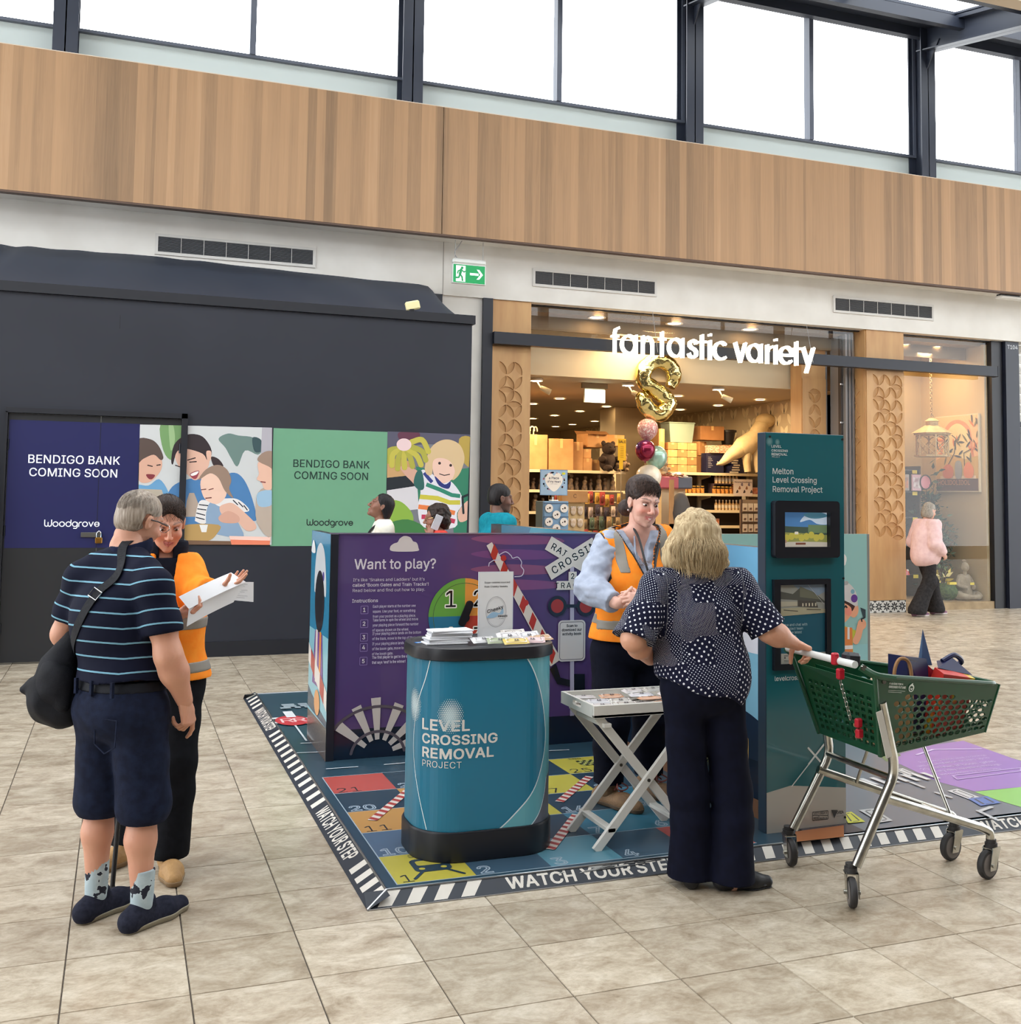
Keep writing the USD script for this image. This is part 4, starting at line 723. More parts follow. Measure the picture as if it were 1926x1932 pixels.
# ------------------------------------------------------------------ promotional counter
CCX,CCY,CA,CB,CR=1.64,4.885,.335,.238,.19
ctr=thing('promotional_counter','rounded teal counter with black top reading Level Crossing Removal Project','counter',(CCX,CCY,DZ))
def rr2(a,b,r):return rrect(-a,-b,a,b,r)
def stackext(poly_levels):
    """loft between similar outlines at given heights"""
    V,F=[],[]
    n=len(poly_levels[0][0])
    for ring,z in poly_levels:V+=[(x,y,z) for x,y in ring]
    for k in range(len(poly_levels)-1):
        for i in range(n):j=(i+1) % n; F+=[(k*n+i,k*n+j,(k+1)*n+j),(k*n+i,(k+1)*n+j,(k+1)*n+i)]
    c0,c1=len(V),len(V)+1; V+=[(0,0,poly_levels[0][1]),(0,0,poly_levels[-1][1])]
    for i in range(n):j=(i+1) % n; F+=[(c0,j,i),(c1,(len(poly_levels)-1)*n+i,(len(poly_levels)-1)*n+j)]
    return trimesh.Trimesh(V,F,process=False)
def ring(a,b,r,n=12):
    out=[]
    for cx_,cy_,a0 in ((a-r,b-r,0),(-(a-r),b-r,90),(-(a-r),-(b-r),180),(a-r,-(b-r),270)):
        for t in np.linspace(a0,a0+90,n):out.append((cx_+r*math.cos(math.radians(t)),cy_+r*math.sin(math.radians(t))))
    return out
BLK=mat('counter_black',(26,28,34),.38)
def off(d):return ring(CA+d,CB+d,CR+d)
obj('base',stackext([(off(.008),0),(off(.012),.01),(off(.012),.125),(off(.006),.135)]),mat('counter_base_black',(12,16,26),.4),ctr,40)
obj('top',stackext([(off(.0),.895),(off(.014),.90),(off(.016),.93),(off(.012),.952),(off(.0),.956),(off(-.012),.956),(off(-.016),.950)]),BLK,ctr,30)
obj('body',stackext([(off(0),.13),(off(0),.9)]),mat('counter_teal',(24,118,146),.35),ctr,40)
# wrapped print: s = arc length from the middle of the front
fl=CA-CR
def wrap(v):
    s=v[:,0]; a=np.clip((np.abs(s)-fl)/CR,0,PI/2); ex_=np.maximum(np.abs(s)-fl-CR*PI/2,0); rr=CR+.0008+v[:,2]
    x=np.sign(s)*(np.minimum(np.abs(s),fl)+rr*np.sin(a)); y=-(CB-CR)-rr*np.cos(a)+ex_
    return np.c_[x,y,v[:,1]-DZ]
def arcx(x):
    """world X seen on the front -> arc length"""
    d=x-CCX; e=abs(d)-fl
    return math.copysign(abs(d) if e <= 0 else fl+CR*math.asin(min(e/CR,.999)),d)
class WPrint(Print):
    def add(s,g,col,up=True):
        s.k+=1 if up else 0; strips=[]
        x0,y0,x1,y1=g.bounds
        for x in np.arange(math.floor(x0/.02)*.02,x1,.02):
            q=g.intersection(sbox(x,y0-.01,x+.02,y1+.01))
            if not q.is_empty:strips+=[p for p in getattr(q,'geoms',[q]) if p.geom_type=='Polygon']
        return Print.add(s,MultiPolygon(strips) if strips else g,col,up=False)
def W2(pts):return [(arcx(x),z) for x,z in pts]
CP=WPrint(step=.0002); hw=fl+CR*PI/2+.03; CP.add(sbox(-hw,DZ+.14,hw,DZ+.895),(22,112,142))
rc=smoothline(np.array(W2([(1.767,.995),(1.832,.895),(1.882,.77),(1.908,.646),(1.914,.562),(1.896,.466),(1.84,.339),(1.731,.228),(1.644,.16)])),6)
CP.add(poly(rc.tolist()+[(hw,DZ+.14),(hw,DZ+.895)]),(92,160,172))
rg_=smoothline(np.array(W2([(1.924,.381),(1.909,.309),(1.873,.227),(1.792,.15)])),6); CP.add(poly(rg_.tolist()+[(hw,DZ+.14),(hw,rg_[0][1]+.06)]),(88,92,104))
CP.add(line(rc.tolist(),.006),(206,222,226)); CP.add(line(rg_.tolist(),.005),(206,222,226))
CP.add(line(smoothline(np.array([(-hw+.16,DZ+.14),(-hw+.06,.5),(-.40,.70),(-.37,.78),(-.335,.86),(-.31,.945)]),6).tolist(),.005),(206,222,226))
lcrlogo(CP,[W2(p) for p in ([(1.328,.635),(1.523,.623)],[(1.329,.574),(1.657,.547)],[(1.33,.511),(1.64,.484)],[(1.331,.469),(1.486,.455)])],(214,212,206),[(W2([(1.299,.733)])[0][0]+.022,W2([(1.299,.733)])[0][1],.115,.16),(*W2([(1.434,.701)])[0],.125,.165)],(186,208,214))
obj('wrap_print',CP.mesh(wrap),vcol('counter_print',.32),ctr,True)
CT=DZ+.950   # counter top surface
# leaflets in a leaning stack
rg=np.random.RandomState(11); PAP=mat('white_paper',(232,233,236),.6); LF=['top','second','third','fourth','fifth','sixth','lowest']
for k in range(7):
    m=bx(.205-.004*(k % 3),.1,.0085,(0,0,0),0,.002); v=m.vertices
    t=thing('leaflet_bundle','%s folded white leaflet of the leaning stack on the counter' % LF[6-k],'leaflet',(CCX-.175+rg.uniform(-.008,.008)+.004*k,CCY-.02+rg.uniform(-.006,.006),CT+.0095*k+.0005),rg.uniform(-4,5),'leaflets stacked on the counter')
    obj('paper',m,PAP,t,False); obj('fold',bb(-.1,-.097,-.05,.05,.001,.0075),mat('paper_fold',(196,200,206),.6),t,False)
t=thing('blue_card','small blue card lying under the leaflet stack on the counter','card',(CCX-.28,CCY+.03,CT),20); obj('card',bx(.06,.03,.002),mat('card_blue',(60,130,200),.5),t,False); obj('edge',bx(.06,.004,.0025,(0,-.013,0)),PAP,t,False)
# acrylic sign holder
t=thing('sign_holder','upright white sign on the counter reading Sugar cookies sourced from Cheeky Sweets','sign',(CCX+.085,CCY+.005,CT),0)
S_=Print(); sw,sh=.172,.325; S_.add(sbox(0,0,sw,sh),(222,222,222))
S_.text('Sugar cookies sourced',.0088,.026,sh-.052,(58,58,60),px=40,bold=1.5).text('from Cheeky Sweets',.0088,.026,sh-.072,(58,58,60),px=40,bold=1.5)
S_.add(circ(.088,.135,.052,20,.073).exterior.buffer(.0012),(168,168,170)).add(circ(.088,.135,.046,20,.067).exterior.buffer(.0006),(190,190,190))
S_.add(sp([(.04,.108),(.055,.125),(.072,.134),(.09,.132),(.106,.13),(.122,.152),(.126,.13),(.118,.122),(.1,.122),(.092,.112),(.07,.106)]),(150,184,210)).add(at(text('Cheeky',.021,bold=1,px=48),0,0).buffer(.0003).__class__ and affinity.translate(affinity.skew(affinity.rotate(text('Cheeky',.0165,bold=1.5,px=48),17,origin=(0,0)),12,0,origin=(0,0)),.042,.128),(30,34,42)).add(affinity.translate(affinity.skew(text('sweets',.0105,bold=2,px=40),10,0,origin=(0,0)),.096,.11),(50,52,60)).add(affinity.translate(text('BY JESS',.004,px=32),.104,.101),(90,90,96))
obj('sheet',S_.onY((-sw/2,-.003,.004)),FP,t,False); obj('holder',bb(-sw/2-.004,sw/2+.004,-.0025,.002,0,sh+.008),mat('acrylic',(214,220,226),.12),t,False); obj('foot',bb(-sw/2-.004,sw/2+.004,-.04,.05,0,.003),mat('acrylic',None),t,False)
# wrapped biscuits
def cookie(cols,name='wrapped_cookie'):
    """crimped clear sachet with a printed band"""
    V,F=[],[]; nx,ny=13,7
    for sgn in (1,-1):
        for i in range(nx):
            for j in range(ny):
                u,w=i/(nx-1)*2-1,j/(ny-1)*2-1; e=max(0,1-abs(u)**4)*max(0,1-w*w)
                V.append((u*.062,w*.026*(1-.12*e)+.0025*math.sin(u*9)*(abs(u)>.8),.009+sgn*.0085*e**.6+.0012*math.sin(u*40)*(abs(u)>.84)))
    for s in (0,1):
        for i in range(nx-1):
            for j in range(ny-1):
                a=s*nx*ny+i*ny+j; q=[(a,a+ny,a+ny+1),(a,a+ny+1,a+1)]; F+=q if s==0 else [t_[::-1] for t_ in q]
    return TM(V,F)
_cm=cookie(None)
def band():
    P=Print(step=.0006); P.add(sbox(-.05,-.017,.05,.017),(226,220,216)).add(unary_union([line(smoothline(np.array([(-.042,.006),(-.02,.012),(0,.009),(.02,.012),(.042,.006)])).tolist(),.0018),line(smoothline(np.array([(-.044,-.012),(-.04,0),(-.042,.012)])).tolist(),.0018),line(smoothline(np.array([(.044,-.012),(.04,0),(.042,.012)])).tolist(),.0018)]),(120,110,112))
    P.add(unary_union([circ(-.006,-.003,.004,5),circ(.006,-.003,.004,5),line([(-.01,-.01),(.012,-.008)],.003)]),(70,66,72)); return P
def sachet(x,y,z,rz,col,label,group,tilt=None):
    t=thing('wrapped_cookie',label,'cookie',(x,y,z),rz,group); T_=(rotm((1,0,0),tilt or 0)[:3,:3]).T
    m=TM(_cm.vertices@T_,_cm.faces); obj('wrapper',m,mat('wrap_%d_%d_%d' % col,col,.22),t,True)
    obj('label_band',band().mesh(lambda v:np.c_[v[:,0],v[:,1],.0178*np.maximum(0,1-np.abs(v[:,0]/.062)**4)**.6*np.maximum(0,1-(v[:,1]/.0262)**2)**.6*.5+.0098+v[:,2]]@T_),FP,t,False)
CK=[((-.01,-.12,0,8),(206,206,206),'white wrapped cookie at the foot of the counter sign, leftmost of the pile'),((.06,-.165,0,-10),(150,158,130),'greenish wrapped cookie on the counter beside the sign'),((.115,-.13,.016,6),(214,210,210),'white wrapped cookie in the middle of the counter pile'),((.125,-.205,0,-4),(206,180,96),'yellow wrapped cookie at the front edge of the counter'),((.16,-.07,.02,0),(206,198,190),'beige labelled cookie on top at the back of the counter pile'),((.215,-.185,0,-14),(206,178,178),'pink wrapped cookie at the front right of the counter'),((.225,-.1,.012,10),(216,216,220),'white wrapped cookie behind the pink one on the counter'),((.285,-.12,0,16),(196,156,116),'brown wrapped cookie at the right end of the counter top')]
for (dx,dy,dz,rz),col,lb in CK:sachet(CCX+dx,CCY+dy+.03,CT+dz+.012,rz,col,lb,'cookies on the counter',38 if dz else 24)
# ------------------------------------------------------------------ folding tray table
tb=thing('tray_table','white folding butler tray table with crossed legs, full of wrapped cookies','table',(0,0,0))
WP=mat('white_paint',(214,211,203),.4); a0,a1,b0,b1,zt=2.115,2.70,4.588,4.985,.722; zb=zt-.058
obj('tray_base',bb(a0,a1,b0,b1,zb,zb+.012),WP,tb,False)
for y in (b0,b1-.014):obj('tray_side',bb(a0,a1,y,y+.014,zb,zt,.002),WP,tb,False)
ends=sbox(b0+.014,zb+.012,b1-.014,zt).difference(rrect((b0+b1)/2-.05,zt-.036,(b0+b1)/2+.05,zt-.014,.010))
for x in (a0,a1-.014):obj('tray_end',place(ext(ends,.014),(x,0,0),(0,1,0),(0,0,1),(1,0,0)),WP,tb,False)
def leg(p,q,w=.042,d=.02):
    p,q=np.array(p),np.array(q); u=(q-p)/np.linalg.norm(q-p); return place(bb(-w/2,w/2,-d/2,d/2,0,np.linalg.norm(q-p),.002),p,np.cross((0,1,0),u),(0,1,0),u)
for y,dy in ((4.60,0),(4.90,0)):
    obj('leg',leg((2.135,y,DZ),(2.675,y,zb)),WP,tb,False); obj('leg',leg((2.68,y+.021,DZ),(2.15,y+.021,zb)),WP,tb,False)
    obj('bolt',cyl(.008,(2.407,y-.0105,.357),(2.407,y-.015,.357),10),mat('bolt_grey',(90,88,84),.4,1),tb)
for x,z in ((2.215,.14),(2.60,.14)):obj('stretcher',bb(x-.02,x+.02,4.59,4.93,z-.01,z+.01,.002),WP,tb,False)
for x,z in ((2.19,.625),(2.64,.625)):obj('stretcher',bb(x-.02,x+.02,4.59,4.93,z-.01,z+.01,.002),WP,tb,False)
rg=np.random.RandomState(21); WC=[(206,200,198),(198,196,200),(206,160,130),(190,186,178)]
for k in range(24):
    c,r=k % 4,(k//4) % 3; ly=k//12
    sachet(a0+.09+c*.13+rg.uniform(-.02,.02),b0+.075+r*.105+rg.uniform(-.02,.02),zb+.013+ly*.020+(.02 if c>1 and ly else 0),rg.uniform(-25,25),WC[rg.randint(4)],'wrapped cookie in the white tray, %s from left, %s row, %s layer' % (ORD[c],('front','middle','back')[r],('lower','upper')[ly]),'cookies in the tray table',rg.uniform(-4,22)*ly)
# ------------------------------------------------------------------ variety shop: front
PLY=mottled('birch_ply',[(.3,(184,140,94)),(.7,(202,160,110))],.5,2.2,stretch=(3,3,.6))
PLYD=mottled('carved_ply',[(.3,(176,132,84)),(.7,(190,146,96))],.6,2.2,stretch=(3,3,.6))  # same ply darkened, shade of the carved recesses put into the colour
def lens(L_,w):
    R=(L_*L_/4+w*w/4)/w; return Point(0,w/2-R).buffer(R,40).intersection(Point(0,R-w/2).buffer(R,40))
def petals(x0,x1,z0,z1,p=.225):
    """six petal lattice of carved lens shapes; the upper side of every petal is cut"""
    out=[]; base=lens(p*.9,.082); h=p*math.sqrt(3)/2; r=0; z=z0-h
    while z<z1+h:
        x=x0-p+(p/2 if r % 2 else 0)
        while x<x1+p:
            for a in (0,60,120):
                if (a==0 and (r+int(round((x-x0)/p*2))) % 4==0):continue
                m=(x+p/2*math.cos(math.radians(a)),z+p/2*math.sin(math.radians(a)))
                q=affinity.translate(affinity.rotate(base,a+90*0,origin=(0,0)),*m)
                if q.bounds[0]>x0+.03 and q.bounds[2]<x1-.03 and q.bounds[1]>z0+.03 and q.bounds[3]<z1-.03:out.append(q)
            x+=p
        z+=h; r+=1
    return unary_union(out)
def carved(name,par,x0,x1,z0,z1,Y):
    g=sbox(x0,z0,x1,z1).difference(petals(x0,x1,z0,z1)); d=.016
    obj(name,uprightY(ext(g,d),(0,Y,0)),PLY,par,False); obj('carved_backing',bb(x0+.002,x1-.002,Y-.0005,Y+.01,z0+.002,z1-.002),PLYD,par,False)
def tileband(par,x0,x1,Y,z1):
    n=int(round((x1-x0)/.16)); w=(x1-x0)/n
    for k in range(n):
        P=Print(step=.0006); P.add(sbox(.002,.002,w-.002,z1-.002),(214,212,206)); c=(w/2,z1/2)
        q=[]
        for a in range(0,360,45):
            l=affinity.translate(affinity.rotate(lens(.062,.024),a,origin=(0,0)),c[0]+.042*math.cos(math.radians(a)),c[1]+.042*math.sin(math.radians(a))); q.append(l)
        for cx_,cy_ in ((0,0),(w,0),(0,z1),(w,z1)):q.append(circ(cx_,cy_,.028).intersection(sbox(.003,.003,w-.003,z1-.003)))
        P.add(unary_union(q).intersection(sbox(.003,.003,w-.003,z1-.003)),(30,32,34)); obj('tile',P.onY((x0+k*w,Y,0)),FP,par,False)
pl=thing('shop_pier','left plywood shop pier carved with a petal pattern, beside the black post','pillar',(0,0,0),kind='structure')
obj('core',bb(4.585,5.165,13.345,13.8,0,4.352),PLY,pl,False); carved('carved_panel',pl,4.59,5.16,.02,3.72,13.344); obj('upper_panel',bb(4.59,5.16,13.33,13.344,3.9,4.35),PLY,pl,False)
pr_=thing('shop_pier','right plywood shop pier carved with a petal pattern over a tiled base','pillar',(0,0,0),kind='structure')
obj('core',bb(10.70,11.43,13.345,13.8,.185,4.352),PLY,pr_,False); obj('base',bb(10.70,11.43,13.34,13.8,0,.185),mat('tile_grout',(150,148,140),.6),pr_,False)
carved('carved_panel',pr_,10.72,11.43,.95,3.72,13.344); obj('plain_panel',bb(10.72,11.43,13.33,13.344,.19,.95),PLY,pr_,False); obj('upper_panel',bb(10.72,11.43,13.33,13.344,3.9,4.35),PLY,pr_,False)
g=sbox(13.36,.3,13.78,3.72).difference(petals(13.36,13.78,.3,3.72)); obj('carved_side',place(ext(g,.012),(10.70,27.14,0),(0,-1,0),(0,0,1),(-1,0,0)),PLY,pr_,False)
tileband(pr_,10.70,11.43,13.339,.183)
pin=thing('shop_pier','inner carved plywood column just behind the folding shop door','pillar',(0,0,0),kind='structure')
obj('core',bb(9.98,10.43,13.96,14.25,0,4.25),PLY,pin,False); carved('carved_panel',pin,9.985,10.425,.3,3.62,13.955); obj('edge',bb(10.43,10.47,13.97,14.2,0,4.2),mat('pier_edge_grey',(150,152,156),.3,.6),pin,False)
post=thing('black_post','tall black steel post between white plaster panel and carved timber pier','post',(0,0,0),kind='structure')
obj('post',bb(4.455,4.583,13.28,13.7,0,4.352),DARK,post,False); obj('flange',bb(4.45,4.588,13.275,13.285,0,4.352),DARK,post,False)
tr=thing('shop_transom','long black horizontal beam across the lit shopfront and both carved piers','beam',(0,0,0),kind='structure')
obj('beam',bb(4.585,13.2,13.2,13.32,3.735,3.895),DARK,tr,False); obj('end_cap',bb(13.195,13.205,13.195,13.325,3.73,3.9),DARK,tr,False)
rp=thing('black_post','broad black steel posts marked T104 at the right shop corner','post',(0,0,0),kind='structure')
obj('post',bb(13.28,13.50,13.42,14.2,0,4.352),mat('post_dark',(28,29,36),.4),rp,False); obj('post',bb(13.52,13.80,13.36,14.2,0,4.352),mat('post_navy',(34,38,52),.4),rp,False)
obj('lettering',Print().text('T104',.062,13.56,4.23,(190,192,196),bold=2).onY((0,13.3595,0)),FP,rp,False)
w=thing('window_7',kind='structure')
obj('glass',bb(5.17,10.68,13.48,13.488,3.9,4.35),PANE,w,False); obj('head',bb(5.17,13.28,13.46,13.52,4.335,4.352),DARK,w,False); obj('shop_sill',bb(11.43,13.28,13.44,14.95,0,.115),mottled('display_plinth',[(.35,(150,128,96)),(.65,(180,156,120))],.5,5),w,False)
obj('glass',bb(11.43,13.28,13.48,13.488,.115,4.34),PANE,w,False); obj('glass_edge',bb(11.425,11.44,13.475,13.49,.115,4.34),mat('glass_edge',(170,190,184),.2),w,False)
# folding security door, stacked beside the right pier
fd=thing('folding_door','stack of folded grey metal door leaves beside the right carved pier','folding door',(0,0,0))
for k in range(6):obj('door_leaf',bb(10.50+k*.032,10.522+k*.032,13.55+.02*(k % 2),13.93,.03,4.3),mat('door_leaf_grey',(150,150,152),.35,.5),fd,False)
obj('rail',bb(10.2,10.7,13.6,13.66,4.3,4.335),DARK,fd,False)
for z in (1.1,2.2,2.9,3.5):obj('latch',bb(10.44,10.5,13.6,13.63,z,z+.03,.004),mat('chrome',None),fd,False)
obj('frame_post',bb(10.46,10.49,13.62,13.68,0,4.3),mat('frame_post_brown',(70,62,58),.4),fd,False)
# illuminated shop sign
SG=glow('sign_light',(255,248,234),2.6); SGE=mat('sign_letter_side',(240,232,214),.5,emission_color=(1.0,.9,.72),emission_strength=1.2)
def avant(s):
    """round geometric lower case letters drawn as strokes; x-height 0.72, stem 1.0"""
    st,x,W_=[],0,.058; xh=.36
    def S(*g):st.append((unary_union([q.buffer(W_,8,cap_style=2,join_style=2) for q in g]),))
    out=[]
    for ch in s:
        if ch==' ':x+=.42; continue
        o=Point(x+.36,xh).buffer(xh-.0,16).exterior; L_=[]
        if ch=='f':L_=[LineString([(x+.16,-.07),(x+.16,.8),(x+.2,.95),(x+.38,1.02)]),LineString([(x-.02,.66),(x+.36,.66)])]; adv=.54
        elif ch=='a':L_=[o,LineString([(x+.74,-.06),(x+.74,.78)])]; adv=1.06
        elif ch=='n':L_=[LineString([(x+.06,-.07),(x+.06,.78)]),LineString([(x+.06,.38),(x+.1,.58),(x+.26,.71),(x+.42,.69),(x+.55,.56),(x+.58,.4),(x+.58,-.07)])]; adv=.94
        elif ch=='t':L_=[LineString([(x+.16,-.07),(x+.16,1.0)]),LineString([(x-.02,.68),(x+.36,.68)])]; adv=.54
        elif ch=='s':L_=[LineString([(x+.46,.56),(x+.4,.68),(x+.24,.72),(x+.1,.64),(x+.08,.5),(x+.2,.40),(x+.36,.34),(x+.46,.24),(x+.44,.08),(x+.28,0),(x+.1,.04),(x+.03,.18)])]; adv=.62
        elif ch=='i':L_=[LineString([(x+.06,-.07),(x+.06,.78)]),LineString([(x+.06,.94),(x+.06,1.06)])]; adv=.32
        elif ch=='c':L_=[LineString([(x+.36+xh*math.cos(t),xh+xh*math.sin(t)) for t in np.linspace(.75,2*PI-.75,24)])]; adv=.74
        elif ch=='v':L_=[LineString([(x+.02,.78),(x+.32,-.05),(x+.62,.78)])]; adv=.78
        elif ch=='r':L_=[LineString([(x+.06,-.07),(x+.06,.78)]),LineString([(x+.06,.42),(x+.12,.6),(x+.34,.70)])]; adv=.5
        elif ch=='e':L_=[LineString([(x+.36+xh*math.cos(t),xh+xh*math.sin(t)) for t in np.linspace(.02,2*PI-.62,26)]),LineString([(x+.0,.36),(x+.74,.36)])]; adv=.82
        elif ch=='y':L_=[LineString([(x+.02,.78),(x+.34,.02)]),LineString([(x+.66,.78),(x+.2,-.36)])]; adv=.7
        out.append((ch,unary_union([q.buffer(W_,8,cap_style=2,join_style=1) for q in L_]))); x+=adv
    return out,x
sg=thing('shop_sign','glowing white lettering reading fantastic variety on the black beam','sign',(0,0,0))
ls,tw_=avant('fantastic variety'); kx=3.30/(tw_-.1); kz=.34
for ch,g in ls:
    g=affinity.translate(affinity.scale(g,kx,kz,origin=(0,0)),6.27,3.705)
    obj('letter',uprightY(ext(g,.012),(0,13.088,0)),SG,sg,False); obj('letter_side',uprightY(ext(g.buffer(-.004),.07),(0,13.16,0)),SGE,sg,False)
for x in (7.0,9.6):obj('cable',tube([(x,13.14,3.75),(x,13.3,4.352)],.004,6),mat('hanger_grey',None),sg)
# ------------------------------------------------------------------ shop interior shell
SW=mat('shop_wall_beige',(206,190,160),.7); SC=mat('shop_ceiling',(186,170,146),.8)
def wall(name,part,m,mt_,par=None):return obj(part,m,mt_,par or thing(name,kind='structure'),False)
DB=mat('display_beige',(178,158,120),.7); FS=mat('front_soffit_brown',(140,122,98),.7)
wr=thing('wall_right',kind='structure'); wall('','shop_wall',bb(11.15,11.25,14.3,27,0,3.5),SW,wr)
for m in (bb(2.0,2.1,13.7,27,0,4.4),bb(2.0,11.2,26.5,26.6,0,3.5),bb(2.0,4.6,13.62,13.7,0,4.4)):wall('wall_shop','shop_wall',m,SW)
wall('wall_inner','inner_bulkhead',bb(2.0,11.15,14.3,14.4,3.48,4.3),SW); wall('ceiling','shop_soffit',bb(2,11.2,14.39,26.6,3.485,3.56),SC); wall('ceiling','front_soffit',bb(2,13.3,13.6,15.1,4.28,4.36),FS); wall('beam','front_beam',bb(5.0,13.2,13.9,13.95,4.08,4.28),FS)
wall('wall_display','display_back',bb(11.25,13.3,14.98,15.06,0,4.3),DB); wall('wall_display','display_side',bb(13.22,13.28,13.52,15.0,0,4.3),DB); wall('wall_display','display_partition',bb(11.44,11.52,13.8,14.98,0,4.28),PLY); wall('wall_display','upper_side',bb(11.15,11.44,13.8,15.0,0,4.28),PLY)
P=Print(step=.001)                                    # pale petal stencil on the right shop wall
for r in range(6):
    for c in range(22):
        y,z=15.7+c*.42+(.21 if r % 2 else 0),2.42+r*.21
        if (r<2 and not 8<c<18) or (r>4 and c<3) or (2 <= r<4 and 3<c<7 and r==3):continue
        for a in (62,118):P.add(affinity.translate(affinity.rotate(lens(.235,.10),a,origin=(0,0)),27-y+.105*math.cos(math.radians(a)),z+.105*math.sin(math.radians(a))),(242,228,196),up=False)
obj('petal_stencil',P.mesh(lambda v:np.c_[11.148-v[:,2],27-v[:,0],v[:,1]]),FP,wr,False)
pc=thing('shop_column','square plastered column inside the variety shop behind the balloons','pillar',(0,0,0),kind='structure')
obj('column',bb(9.03,9.68,18.7,19.4,0,3.48),SW,pc,False); obj('skirting',bb(9.02,9.69,18.69,19.41,0,.1),DARK,pc,False)
# downlights
DL=glow('downlight_warm',(255,214,156),26.0)
def downlight(x,y,z,label,group,r=.085,first=[None]):
    if first[0] is not None and r==.085:return dup(first[0],(x,y,z),0,label,group)
    t=thing('downlight',label,'ceiling light',(x,y,z),0,group)
    obj('trim',lathe([(r,0),(r+.03,0),(r+.03,-.012),(r,-.006),(r,0)],20),mat('light_trim',(232,226,214),.4),t); obj('lens',cyl(r,(0,0,-.004),(0,0,-.002),18),DL,t)
    if r==.085:first[0]=t
    return t
for kd,(x,y,z) in enumerate(sorted([(7.368,17.553,3.478),(7.334,18.808,3.478),(8.834,19.964,3.478),(8.812,21.283,3.478),(8.821,18.658,3.478),(10.313,22.444,3.478),(10.297,23.71,3.478),(10.239,24.651,3.478),(8.741,22.405,3.478),(8.979,16.126,3.478),(10.425,18.614,3.478),(10.575,17.417,3.478),(10.596,16.043,3.478)],key=lambda p:p[1])):downlight(x,y,z,'round warm shop downlight, %s nearest to the shopfront' % ORD[kd],'shop ceiling downlights')
for k,(x,y,z) in enumerate([(6.224,14.816,4.278),(6.295,13.53,4.278),(7.548,13.453,4.278),(8.84,13.436,4.278)]):downlight(x,max(y,13.66),z,['round downlight above the beam at the left carved pier','round downlight above the beam, left of the sign','round downlight above the middle of the shop sign','round downlight above the word variety of the sign'][k],None,.1)
for k,x in enumerate((11.95,12.6)):downlight(x,13.95,4.278,['left round downlight over the display window','right round downlight over the display window'][k],None,.09)
for k,(x,y,z) in enumerate([(5.82,14.783,3.478),(7.345,14.753,3.478),(8.903,14.662,3.478),(10.467,14.412,3.478)]):
    t=thing('track_spotlight',['track spotlight under the shop ceiling at the left carved pier','track spotlight under the shop ceiling left of the gold balloon','track spotlight under the shop ceiling right of the gold balloon','track spotlight beside the inner carved column'][k],'spotlight',(x,max(y,14.6),z))
    obj('base',cyl(.1,(0,0,0),(0,0,-.03),16),mat('light_trim',None),t); a=(.06,-.02,-.13); b=(.2,-.08,-.2)
    obj('arm',cyl(.012,(0,0,-.02),a,8),mat('light_trim',None),t); obj('lamp_head',cyl(.035,a,b,14,.05),mat('spot_cream',(236,222,190),.4),t); obj('lens',cyl(.09,(0,0,-.034),(0,0,-.032),14),DL,t)
t=thing('exit_lightbox','blank white lit box hanging from the variety shop ceiling','light box',(6.871,14.965,3.4),0); obj('face',bb(-.17,.17,-.02,.0,-.22,-.02),glow('lightbox',(232,240,214),3.2),t,False); obj('casing',bb(-.175,.175,.0,.03,-.225,.0,.004),mat('light_trim',None),t); obj('bracket',bb(-.22,.22,-.01,.03,.0,.078),mat('front_soffit_brown',None),t)
# real lamps of the shop (the downlights' throw)
for k,(x,y,z,p) in enumerate([(6.2,16.2,3.3,260),(9.2,16.0,3.3,260),(7.5,20.5,3.3,260),(4.2,18,3.3,160),(7.2,13.9,4.1,110),(12.35,14.1,4.15,115)]):
    l=UsdLux.DiskLight.Define(stage,'/World/shop_lamp_%d' % k); l.CreateRadiusAttr(.5 if k<5 else .25); l.CreateIntensityAttr(.5*p/(2.5 if k<5 else .8)); l.CreateColorAttr(Gf.Vec3f(1.0,.70,.38)); l.AddTranslateOp().Set(Gf.Vec3d(x,y,z))
# ------------------------------------------------------------------ goods of the variety shop
KR=mottled('cardboard',[(.35,(176,128,80)),(.65,(198,150,98))],.75,3)
KR2=mottled('cardboard_dark',[(.35,(150,104,62)),(.65,(168,120,74))],.75,3)
TAPE=mat('parcel_tape',(206,168,112),.35)
_cl=iter(('large','medium','narrow','low','small','topmost narrow','far left'))
def carton(x,y,z,w,d,h,rz=0,label=None,group='cartons on the shop shelving',m=None,flap=False):
    t=thing('cardboard_carton',label or next(_cl)+' plain brown carton on the left shop shelving','box',(x,y,z),rz,group); obj('body',bx(w,d,h,(0,0,0),0,.006),m or KR,t,False)
    obj('tape',cat(bx(.05,d+.002,.001,(0,0,h)),bx(.05,.001,h*.3,(0,-d/2-.0008,h*.7))),TAPE,t,False)
    if flap:obj('flap',place(bx(w,.2,.005),(0,d/2,h),(1,0,0),(0,.75,.66)),KR2,t,False); obj('flap',place(bx(w,.14,.005),(0,-d/2,h+.02),(1,0,0),(0,.9,.43)),KR2,t,False)
    return t
SH=mat('shelf_cream',(222,206,170),.5); SHB=mat('shelf_shadow_plum',(74,56,60),.6); SHD=mat('shelf_back',(86,72,58),.7)  # plum is the colour of the shelf boards, base and riser
